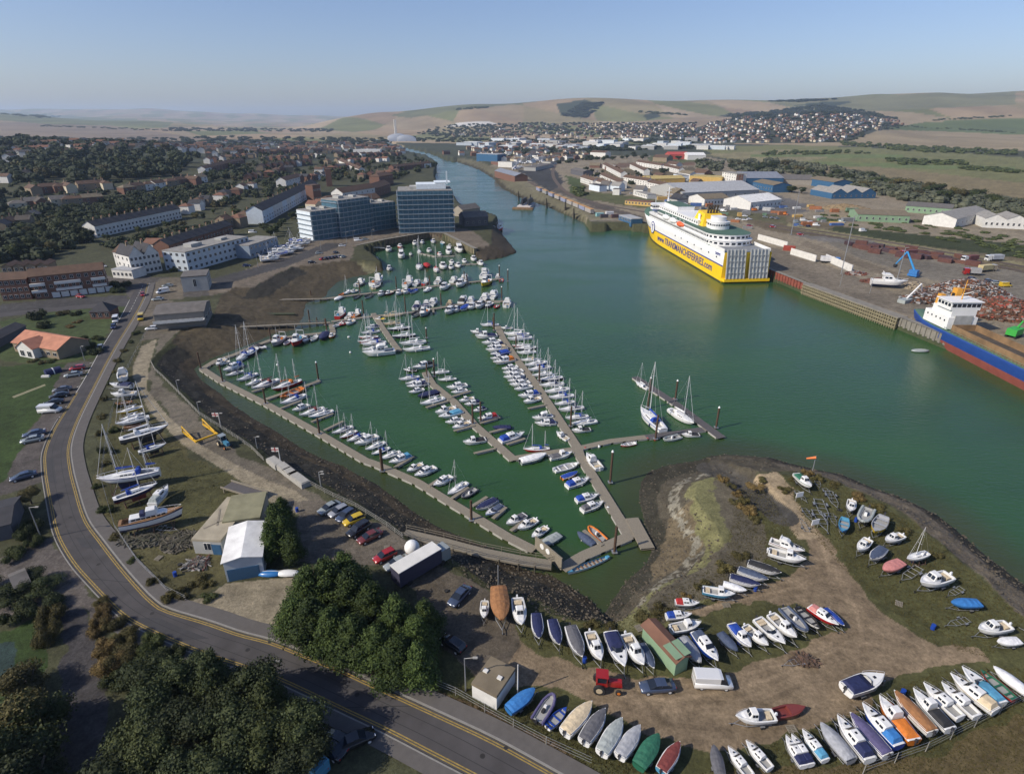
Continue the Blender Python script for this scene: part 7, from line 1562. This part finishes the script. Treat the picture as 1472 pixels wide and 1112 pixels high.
for i, (px, py) in enumerate(spots):
    x, y = U(px + random.uniform(-4,4), py + random.uniform(-3,3)); k = ('tyre', 'drum', 'pallet')[i % 3]
    tag(O(k, {'tyre': TYR, 'drum': DRM, 'pallet': PAL_}[k], None, (x, y, LAND+.02), random.uniform(0,3)), '%s lying loose, %s of the oddments around the boat rows' % ({'tyre': 'black tyre', 'drum': 'blue drum', 'pallet': 'grey timber pallet'}[k], ORD[i]), k, 'oddments about the boatyard')

for i in range(56):
    if i < 30: px, py = random.uniform(930, 1170), random.uniform(288, 334)
    else: px, py = random.uniform(842, 985), random.uniform(246, 282)
    x, y = U(px, py); c = random.choice('wwlskdnr'); vehicle('hatch', c, (x, y, LAND+.02), random.uniform(-.6, .5), '%s car, %s in the scatter between the east-bank %s' % (CN[c], ORD[i % 60], 'sheds' if i < 30 else 'terraces'), 'parked_car', 'car', 'cars parked across the east bank')
# ---------------------------------------------------------------- trees
def leafmat(name, a, b_):
    if name in MATS: return MATS[name]
    m = bpy.data.materials.new(name); m.use_nodes = True; nt = m.node_tree; N = nt.nodes; L = nt.links; p = N['Principled BSDF']
    oi = N.new('ShaderNodeNewGeometry'); no = N.new('ShaderNodeTexNoise'); no.inputs['Scale'].default_value = .9; no.inputs['Detail'].default_value = 4
    L.new(oi.outputs['Position'], no.inputs['Vector']); ad = N.new('ShaderNodeMath'); ad.operation = 'MULTIPLY_ADD'; L.new(oi.outputs['Random Per Island'], ad.inputs[0]); ad.inputs[1].default_value = .5; L.new(no.outputs['Fac'], ad.inputs[2])
    mr = N.new('ShaderNodeMapRange'); mr.inputs['From Min'].default_value = .4; mr.inputs['From Max'].default_value = 1.1; L.new(ad.outputs[0], mr.inputs['Value'])
    mx = N.new('ShaderNodeMix'); mx.data_type = 'RGBA'; mx.inputs['A'].default_value = (*a, 1); mx.inputs['B'].default_value = (*b_, 1); L.new(mr.outputs[0], mx.inputs['Factor']); ob = N.new('ShaderNodeObjectInfo'); m2 = N.new('ShaderNodeMapRange'); m2.inputs['To Min'].default_value = .65; m2.inputs['To Max'].default_value = 1.25; L.new(ob.outputs['Random'], m2.inputs['Value']); vs_ = N.new('ShaderNodeVectorMath'); vs_.operation = 'SCALE'; L.new(mx.outputs['Result'], vs_.inputs[0]); L.new(m2.outputs[0], vs_.inputs['Scale']); L.new(vs_.outputs[0], p.inputs['Base Color'])
    p.inputs['Roughness'].default_value = .75; p.inputs['Specular IOR Level'].default_value = .25; MATS[name] = m; return m
LEAF = {'g': leafmat('leaf_green', (.022,.034,.010), (.075,.088,.026)), 'd': leafmat('leaf_dark', (.016,.027,.010), (.054,.066,.022)), 'o': leafmat('leaf_olive', (.040,.040,.014), (.12,.10,.035)), 's': leafmat('leaf_silver', (.045,.055,.032), (.13,.135,.085)),
        'c': leafmat('leaf_cypress', (.016,.034,.009), (.070,.100,.022)), 'b': leafmat('leaf_bramble', (.07,.05,.02), (.20,.14,.05))}
BARK = mat('bark', (.07,.055,.04), .9, 0, .2, 3)
def crown_mesh(seed, nleaf, size, kind='g', shape='round', core=True, R=1., Hh=1.):
    """unit crown: radius about 1, from z 0 to about 2*Hh"""
    rs = np.random.RandomState(seed); nb = 9 if shape == 'round' else 16 if shape == 'cone' else 8
    blobs = []
    for i in range(nb):
        if shape == 'round':
            a = rs.uniform(0, 2*PI); q = rs.uniform(.1, .62); z = rs.uniform(.35, 1.35); blobs.append((q*math.cos(a), q*math.sin(a), z, rs.uniform(.36, .58)*(1 if z < 1.1 else .8)))
        elif shape == 'cone':
            a = i*2.4; z = .2+1.65*(i/15)**1.1; q = (2.25-z)/2.1*.62*rs.uniform(.55, 1); blobs.append((q*math.cos(a), q*math.sin(a), z, .16+.30*(2.1-z)/2.1))
        else:
            a = rs.uniform(0, 2*PI); q = rs.uniform(.2, .75); z = rs.uniform(.12, .45); blobs.append((q*math.cos(a), q*math.sin(a), z, rs.uniform(.3, .48)))
    bl = np.array(blobs); pick = rs.choice(nb, nleaf, p=bl[:, 3]**2/sum(bl[:, 3]**2))
    d = rs.normal(size=(nleaf, 3)); d /= np.linalg.norm(d, axis=1)[:, None]; d[:, 2] = np.where(d[:, 2] < -.3, -d[:, 2]*.5, d[:, 2])
    rr = bl[pick, 3]*(rs.uniform(.62, 1.14, nleaf)); c = bl[pick, :3] + d*rr[:, None]*np.array([1, 1, 1.5 if shape == 'cone' else 1])
    nrm = d + rs.normal(size=(nleaf, 3))*.55; nrm /= np.linalg.norm(nrm, axis=1)[:, None]
    u = np.cross(nrm, rs.normal(size=(nleaf, 3))); u /= np.linalg.norm(u, axis=1)[:, None]; v = np.cross(nrm, u)
    s = size*rs.uniform(.6, 1.3, (nleaf, 1)); s2 = s*rs.uniform(.5, 1., (nleaf, 1))
    V = np.stack([c-u*s, c-v*s2*.8, c+u*s, c+v*s2], 1).reshape(-1, 3); fs = np.arange(nleaf*4).reshape(-1, 4)
    m = MB(); m.v = [tuple(p) for p in V]; m.f = [tuple(f) for f in fs]; m.m = [0]*nleaf; m.sm = [False]*nleaf
    if core:
        for x, y, z, r in blobs: m.ball(x, y, z, r*.66, r*.66, r*.64, 0, 8, 5)
    return m.mesh('crown', LEAF[kind])
TM = {}
def crown(kind, shape, lod, var):
    k = (kind, shape, lod, var)
    if k not in TM:
        n, s = {0: (8500, .036), 1: (1700, .066), 2: (260, .15)}[lod]; TM[k] = crown_mesh(var*17+lod*5+len(shape), n, s, kind, shape)
    return TM[k]
def trunk(h, lod):
    k = ('t', lod)
    if k not in TM:
        m = MB(); m.tube((0,0,-.3),(0,0,.55),.10,.07,7)
        for a in range(4): m.tube((0,0,.4),(.35*math.cos(a*1.6),.35*math.sin(a*1.6),1.0),.05,.02,5)
        TM[k] = m.mesh('trunk', BARK)
    return TM[k]
TREES = [0]
def tree(x, y, z, R, H, kind, shape, lod, label, group=None, name='tree', cat='tree'):
    r = T(name, label, cat, (x, y, z), random.uniform(0, 6.28), group)
    c = O('crown', crown(kind, shape, lod, random.randrange(3)), r, (0, 0, H*.12 if shape != 'bush' else -.05)); c.scale = (R, R*random.uniform(.85, 1.1), (H*.88)/ (1.95 if shape != 'bush' else .85)); 
    if shape != 'bush': t = O('trunk', trunk(1, 0), r); t.scale = (R, R, H*.62)
    TREES[0] += 1; return r
def tpx(px, py, R, H, kind, shape, lod, label, group=None, **k):
    x, y, z = G(px, py); return tree(x, y, z, R, H, kind, shape, lod, label, group, **k)
# tall conifers beside the road
for i, (px, py, R, H) in enumerate([(428,915,3.4,7.5),(452,925,3.6,8.5),(482,938,3.6,8.5),(512,950,3.6,8.3),(545,962,3.6,8),(575,974,3.4,7.6),(603,982,3.0,7),(448,880,3.6,9),(478,872,3.8,9.8),(510,885,3.8,9.3),(540,900,3.6,8.5),(572,920,3.6,8.2),(602,945,3.2,8),(500,850,3.2,8),(612,915,2.8,7)]):
    tpx(px, py, R*1.3, H*.9, 'c', 'cone', 0, 'dense green conifer, %s in the tall clump between road and yard' % ORD[i], 'tall conifers between road and yard', name='conifer')
for i, (px, py, R, H) in enumerate([(394,803,3.4,7),(412,796,3.4,7.4),(402,776,3.2,7.4),(424,808,2.8,5.5),(410,756,2.8,6)]): tpx(px, py, R, H, 'c', 'cone', 0, 'olive-green pine, %s in the clump right of the white workshop' % ORD[i], 'pines beside the workshop', name='pine')
# bottom-left wood: mostly the darker leaves, its shade put into the leaf colour
for i, (px, py, R, H, k, sh) in enumerate([(58,1050,4.6,8.5,'g','round'),(30,1075,5,9,'o','round'),(45,1000,3.8,6,'o','round'),(20,1140,5,10,'g','round'),(60,1150,5,9,'d','round'),
  (232,1010,4,7.5,'d','round'),(275,1000,4.2,7.5,'d','round'),(318,1015,4.2,9,'d','cone'),(360,1030,4.4,8.5,'d','round'),(395,1050,4.2,8.5,'g','cone'),(425,1075,4,8,'d','round'),(235,1060,4.4,8,'d','round'),(285,1070,4.6,8,'d','round'),(335,1080,4.5,8.5,'d','round'),(390,1105,4.4,8,'g','round'),(215,1110,4.4,8,'g','round'),(270,1130,4.4,8,'d','round'),(330,1140,4.5,8,'d','round'),(440,1120,3.6,7,'d','round'),(190,1150,4,7,'d','round')]):
    tpx(px, py, R, H, k, sh, 0, '%s tree, %s in the shaded wood inside the road bend' % ({'o':'olive','g':'green','d':'dark green','s':'silvery'}[k], ORD[i]), 'trees in the wood inside the road bend')
for i, (px, py, R, H, k) in enumerate([(150,880,1.7,1.6,'b'),(145,905,1.9,1.9,'b'),(150,935,1.9,2,'b'),(165,900,1.8,2,'o'),(160,960,2,2,'b'),(185,925,2.2,2.2,'o'),(215,930,2.2,2.2,'g'),(245,948,2.2,2.2,'d'),(180,950,2.2,2.4,'o'),(150,870,1.5,1.3,'o'),(275,965,2.2,2,'d'),(215,960,2.4,2.5,'g'),(170,985,2.2,2.2,'g'),(305,975,2.3,2.2,'d'),(75,895,2,3,'o'),(72,920,1.8,3,'o')]):
    tpx(px, py, R, H, k, 'bush', 0, '%s bramble bush, %s along the inside verge of the bend' % ({'b':'brown','o':'olive','g':'green','d':'dark'}[k], ORD[i]), 'brambles on the inside verge', name='bush', cat='bush')
for i, (px, py, R, H, k) in enumerate([(46,724,2.2,3.8,'o'),(36,772,2,2.6,'d'),(52,782,1.8,2.2,'g'),(22,800,2.2,2,'g'),(48,760,1.8,2.4,'d'),(20,862,3,3.2,'d'),(45,845,3,3.2,'d'),(66,852,2.8,3,'d'),(30,885,2.6,2.8,'g'),(70,875,2.3,2.6,'d'),(-15,850,3,3.5,'d'),(15,735,2,2.5,'g')]):
    tpx(px, py, R, H, k, 'bush' if H < 3 else 'round', 0, '%s shrub, %s around the gardens left of the bend' % ({'o':'olive','g':'green','d':'dark'}[k], ORD[i]), 'garden shrubs left of the bend', name='shrub', cat='shrub')
# park and pavilion shrubs
for i, (px, py, R, H, k) in enumerate([(128,500,2.6,2.6,'g'),(138,508,2.4,2.2,'d'),(120,490,2.2,2,'g'),(140,488,2,1.8,'g'),(92,452,2.4,2,'o'),(110,452,2.2,2,'d'),(55,458,3.5,4,'d'),(65,470,2.8,3,'d'),(100,470,1.8,1,'b'),(112,463,1.8,1,'b'),(160,412,3.5,3,'d'),(178,412,3.5,3,'d'),(168,420,3.2,2.6,'d'),(62,522,1.5,1,'o'),(48,519,1.5,1,'o'),(75,520,1.5,1,'g'),(265,385,2.5,3,'o'),(250,390,2.2,2.5,'g')]):
    tpx(px, py, R, H, k, 'bush', 1, '%s shrub, %s across the park round the pavilion' % ({'o':'olive','g':'green','d':'dark','b':'reddish'}[k], ORD[i]), 'shrubs in the park', name='shrub', cat='shrub')
# scrub along the shore road
sp = [(196,480),(188,492),(178,505),(170,520),(165,535),(158,552),(150,575),(147,600),(143,625),(146,650),(150,668),(160,650),(165,620),(168,585),(140,700),(152,735),(168,772),(192,806),(222,838),(250,858),(262,855),(300,860),(298,842),(245,860),(285,835)]
for i, (px, py) in enumerate(sp): tpx(px, py, random.uniform(.9,1.6), random.uniform(.8,1.6), random.choice('ogo'), 'bush', 1, 'low rough bush, %s along the fence above the shore road' % ORD[i], 'rough bushes above the shore road', name='bush', cat='bush')
sp = [(1052,700),(1060,712),(1070,722),(1078,735),(1068,730),(1085,748),(1058,722),(1040,690),(1095,690),(1128,705),(1140,690),(1160,682),(1175,690),(1200,698),(1232,715),(1262,730),(1345,800),(1300,765),(1085,700),(930,892),(950,878),(985,858),(1010,842),(1040,818),(1065,800),(880,905),(850,900)]
for i, (px, py) in enumerate(sp): tpx(px, py, random.uniform(1,1.9), random.uniform(.7,1.5), random.choice('obo'), 'bush', 1, 'dry tufted bush, %s along the spit edges' % ORD[i], 'dry bushes on the spit', name='bush', cat='bush')
# individual trees of the left hillside and the town gardens
def scatter(phrase, poly, n, R, H, kinds, lod, group, shape='round', name='tree'):
    xs = [p[0] for p in poly]; ys = [p[1] for p in poly]; pts = []; tr = 0
    while len(pts) < n and tr < n*60:
        tr += 1; q = (random.uniform(min(xs), max(xs)), random.uniform(min(ys), max(ys)))
        if not inpoly(np.array([q[0]]), np.array([q[1]]), poly)[0]: continue
        x, y, z = G(*q)
        if any(abs(x-a)+abs(y-b_) < R*1.1 for a, b_, _ in pts) or any(abs(x-a) < w_*.5+1.5 and abs(y-b_-4) < 7 for a, b_, w_, _, _ in HPOS): continue
        pts.append((x, y, q))
    pts.sort(key=lambda t: t[2][0])
    for i, (x, y, q) in enumerate(pts):
        k = random.choice(kinds); r_, h_ = R*random.uniform(.75,1.25), H*random.uniform(.75,1.2)
        tree(x, y, float(ground_z(x, y)), r_, h_, k, shape, lod, '%s tree, %s from the left %s' % ({'g':'green','d':'dark green','o':'olive','s':'silvery','b':'brown'}[k], ORD[i] if i < len(ORD) else 'far', phrase), group, name=name)
scatter('in the slope wood above the pub', [(12,345),(12,372),(60,372),(120,360),(150,352),(128,340),(120,318),(60,318)], 24, 4.5, 8, 'ddgo', 1, 'trees on the slope above the pub')
scatter('in the gardens under the white terrace', [(150,345),(262,322),(290,300),(330,312),(310,335),(250,345),(190,352)], 26, 2.8, 4.5, 'dggo', 1, 'garden trees under the white terrace')
scatter('in the wood behind the white terrace', [(60,330),(130,325),(210,305),(290,296),(250,285),(150,300),(60,312)], 26, 4.2, 7.5, 'ddg', 1, 'trees behind the white terrace')
scatter('in the band between the upper rows', [(12,300),(170,285),(300,270),(380,262),(390,290),(340,320),(300,300),(180,292),(40,312)], 32, 3.6, 6, 'dgo', 2, 'trees between the upper rows')
scatter('in the large hill wood', [(10,262),(60,262),(170,262),(270,248),(280,225),(240,212),(150,215),(60,226),(10,232)], 44, 7, 12, 'ddgo', 2, 'trees of the hill wood')
scatter('beside the dual road below the tall terrace', [(378,345),(440,322),(470,300),(455,294),(400,322),(365,338)], 18, 3.4, 6, 'dgd', 1, 'trees beside the road under the tall terrace')
scatter('among the old town roofs', [(300,262),(450,262),(620,246),(600,222),(300,222)], 46, 4, 7, 'dgdo', 2, 'trees among the old town roofs')
scatter('in the copse beyond the east terraces', [(858,232),(1000,232),(1000,224),(870,222)], 16, 7, 9, 'dd', 2, 'trees of the copse beyond the terraces')
scatter('in the thick belt behind the blue-walled sheds', [(1000,244),(1130,248),(1240,272),(1330,290),(1460,306),(1475,300),(1330,276),(1240,256),(1130,236),(1000,236)], 60, 7.5, 11, 'dgsod', 1, 'trees of the belt behind the sheds')
tpx(1020, 262, 9, 11, 'd', 'round', 1, 'broad dark tree behind the yellow building beside the flats'); tpx(1138, 277, 7, 8, 'd', 'round', 1, 'dark tree between the two blue-walled sheds'); tpx(1152, 278, 6, 7, 'd', 'round', 1, 'smaller dark tree right of the one between the blue sheds')
# ---- masses nobody could count: woods, hedges and scrub far off
def mass(name, label, areas, kind, seed=1):
    rs = random.Random(seed); V = []; Fc = []
    base = [crown_mesh(s, 60, .26, 'd', 'round', False) for s in (71, 72, 73)]
    data = []
    for b_ in base:
        m = MB(); rr = np.random.RandomState(seed+len(data))
        co = np.array([v.co[:] for v in b_.vertices]); fs = [tuple(p.vertices) for p in b_.polygons]; bb = MB()
        for k in range(5): a = rr.uniform(0, 6.28); bb.ball(.45*math.cos(a), .45*math.sin(a), rr.uniform(.4,1.2), .5, .5, .5, 0, 6, 4)
        n = len(co); co = np.concatenate([co, np.array(bb.v)]); fs = fs + [tuple(n+i for i in f) for f in bb.f]; data.append((co, fs))
    for poly, n, R, H in areas:
        xs = [p[0] for p in poly]; ys = [p[1] for p in poly]; c = 0; tr = 0
        while c < n and tr < 40*n:
            tr += 1; q = (rs.uniform(min(xs), max(xs)), rs.uniform(min(ys), max(ys)))
            if not inpoly(np.array([q[0]]), np.array([q[1]]), poly)[0]: continue
            x, y, z = G(*q); c += 1; co, fs = data[rs.randrange(3)]; k = rs.uniform(.7, 1.3); off = sum(len(v) for v in V); a = rs.uniform(0, 6.28); ca, sa = math.cos(a), math.sin(a)
            P_ = co*np.array([R*k, R*k, H*k/1.9]); P_ = np.stack([P_[:,0]*ca-P_[:,1]*sa, P_[:,0]*sa+P_[:,1]*ca, P_[:,2]], 1) + np.array([x, y, z-.6]); V.append(P_); Fc += [tuple(off+i for i in f) for f in fs]
    me = bpy.data.meshes.new(name); me.from_pydata(np.concatenate(V).tolist(), [], Fc); me.materials.append(LEAF[kind]); tag(O(name, me), label, 'trees', None, 'stuff')
mass('hill_woods', 'dark woodland covering the left hill and town gardens', [([(-150,262),(-150,200),(10,196),(100,205),(260,215),(285,226),(270,250),(160,262),(40,262)], 420, 7, 11), ([(-150,380),(-150,262),(12,262),(12,380)], 120, 6, 8), ([(0,372),(12,340),(70,316),(130,322),(136,344),(60,374)], 60, 4, 7),
 ([(100,300),(160,286),(330,262),(430,255),(430,275),(300,300),(150,312)], 300, 3.2, 5), ([(12,262),(290,262),(330,285),(300,300),(12,312)], 190, 2.8, 4.2), ([(12,372),(12,305),(60,300),(140,312),(130,345),(60,376)], 110, 4, 6.5), ([(140,350),(262,325),(330,318),(250,345),(160,358)], 60, 2.6, 3.4), ([(290,262),(560,262),(630,240),(580,215),(300,214)], 260, 4, 7)], 'd', 3)
mass('far_treeline', 'far tree lines and copses across the valley and the downs', [([(0,198),(150,200),(300,197),(560,200),(560,212),(300,212),(0,208)], 420, 11, 9), ([(240,184),(480,186),(480,190),(240,189)], 120, 14, 10), ([(600,192),(640,180),(760,177),(1000,177),(1000,198),(800,194),(640,199)], 900, 9, 8), ([(560,197),(700,200),(1000,200),(1000,206),(700,206),(560,203)], 260, 8, 7), ([(700,212),(850,214),(860,232),(800,236),(740,232)], 90, 5, 6), ([(835,238),(960,240),(985,262),(900,268),(840,262)], 46, 3.5, 5),
 ([(1000,205),(1010,180),(1060,168),(1150,160),(1180,152),(1230,160),(1300,176),(1290,186),(1215,205)], 520, 9, 8), ([(1040,166),(1110,160),(1180,151),(1240,160),(1290,172),(1230,166),(1150,164),(1060,171)], 420, 12, 12), ([(740,214),(1000,208),(1000,214),(740,222)], 160, 9, 8),
 ([(806,166),(840,148),(866,148),(842,170)], 160, 22, 10), ([(1105,146),(1150,144),(1200,143),(1150,147)], 60, 20, 10)], 'd', 4)
mass('hedgerows', 'dark hedgerows dividing the far fields and the wetland', [([(1210,204),(1320,212),(1460,218),(1460,224),(1320,219),(1210,209)], 170, 7, 8), ([(1090,219),(1240,217),(1250,221),(1100,224)], 70, 6, 6), ([(1270,230),(1370,232),(1400,238),(1300,238)], 60, 7, 6), ([(1380,240),(1475,246),(1475,250),(1380,244)], 40, 6, 5),
 ([(1290,180),(1460,190),(1460,191.5),(1290,182)], 60, 6, 5), ([(1340,172),(1460,166),(1460,167.5),(1340,174)], 50, 8, 6), ([(60,180),(250,187),(250,189),(60,182)], 60, 9, 6), ([(-10,163),(60,165),(100,168),(60,170)], 40, 22, 12), ([(650,157),(700,153),(702,155),(652,159)], 40, 14, 8), ([(920,160),(990,165),(990,167),(920,162)], 30, 14, 8),
 ([(1180,300),(1330,318),(1475,345),(1475,372),(1330,340),(1180,318)], 90, 3, 2), ([(700,300),(720,300)], 0, 1, 1), ([(826,272),(838,268),(842,280),(832,284)], 20, 4, 4)], 'g', 5)
mass('wetland_scrub', 'silvery and olive scrub along the belt behind the sheds', [([(1000,246),(1130,250),(1240,276),(1330,294),(1475,314),(1475,298),(1330,274),(1240,252),(1130,232),(1000,232)], 420, 6, 8)], 's', 6)
# ---- rough grass tufts on the near ground
def tufts(name, label, areas, kind, n_per, size):
    rs = np.random.RandomState(9); V = []; 
    for poly, n in areas:
        Pw = np.array(UL(poly)); x0, y0 = Pw.min(0); x1, y1 = Pw.max(0); X_ = rs.uniform(x0, x1, n*3); Y_ = rs.uniform(y0, y1, n*3); ok = inpoly(X_, Y_, Pw); X_, Y_ = X_[ok][:n], Y_[ok][:n]
        for s in range(3):
            a = rs.uniform(0, 6.28, len(X_)); h = size*rs.uniform(.5, 1.4, len(X_)); w_ = size*.6*rs.uniform(.6, 1.5, len(X_)); ox, oy = rs.normal(0, size*.5, (2, len(X_)))
            V.append(np.stack([np.stack([X_+ox-w_*np.cos(a), Y_+oy-w_*np.sin(a), np.full(len(X_), LAND-.02)], 1), np.stack([X_+ox+w_*np.cos(a), Y_+oy+w_*np.sin(a), np.full(len(X_), LAND-.02)], 1), np.stack([X_+ox+.3*h*np.sin(a), Y_+oy-.3*h*np.cos(a), LAND+h], 1)], 1).reshape(-1, 3))
    V = np.concatenate(V); me = bpy.data.meshes.new(name); me.from_pydata(V.tolist(), [], np.arange(len(V)).reshape(-1, 3).tolist()); me.materials.append(LEAF[kind]); tag(O(name, me), label, 'grass', None, 'stuff')
tufts('rough_grass', 'tufts of rough grass on the verges and yard edges', [([(150,560),(205,580),(270,650),(380,720),(300,740),(250,860),(150,760),(128,690),(140,620)], 2500), ([(872,899),(960,852),(1042,800),(1062,703),(1088,690),(1150,770),(1040,865),(985,880),(900,970),(735,912)], 9000), ([(1130,700),(1183,684),(1327,760),(1475,890),(1420,945),(1340,925),(1222,828),(1165,765)], 9000), ([(1000,1112),(1180,1040),(1345,965),(1475,960),(1475,1112)], 6000), ([(600,990),(640,985),(760,1000),(900,1060),(960,1112),(830,1112)], 5000)], 'o', 3, .11)
# ---------------------------------------------------------------- haze: a closed box round the camera and everything else
hm = MB(); X0, X1, Y0, Y1, Zb, Zt = -16500, 17500, -400, 16800, -5, 330
hm.add([(X0,Y0,Zb),(X1,Y0,Zb),(X1,Y1,Zb),(X0,Y1,Zb),(X0,Y0,Zt),(X1,Y0,Zt),(X1,Y1,Zt),(X0,Y1,Zt)], [(0,3,2,1),(4,5,6,7),(0,1,5,4),(1,2,6,5),(2,3,7,6),(3,0,4,7)])
hz = bpy.data.materials.new('haze'); hz.use_nodes = True; N = hz.node_tree.nodes; N.remove(N['Principled BSDF']); pv = N.new('ShaderNodeVolumePrincipled')
pv.inputs['Color'].default_value = (.60,.76,1,1); pv.inputs['Density'].default_value = .000068; pv.inputs['Anisotropy'].default_value = .2
hz.node_tree.links.new(pv.outputs[0], N['Material Output'].inputs['Volume'])
tag(O('haze', hm.mesh('haze', hz)), kind='stuff')
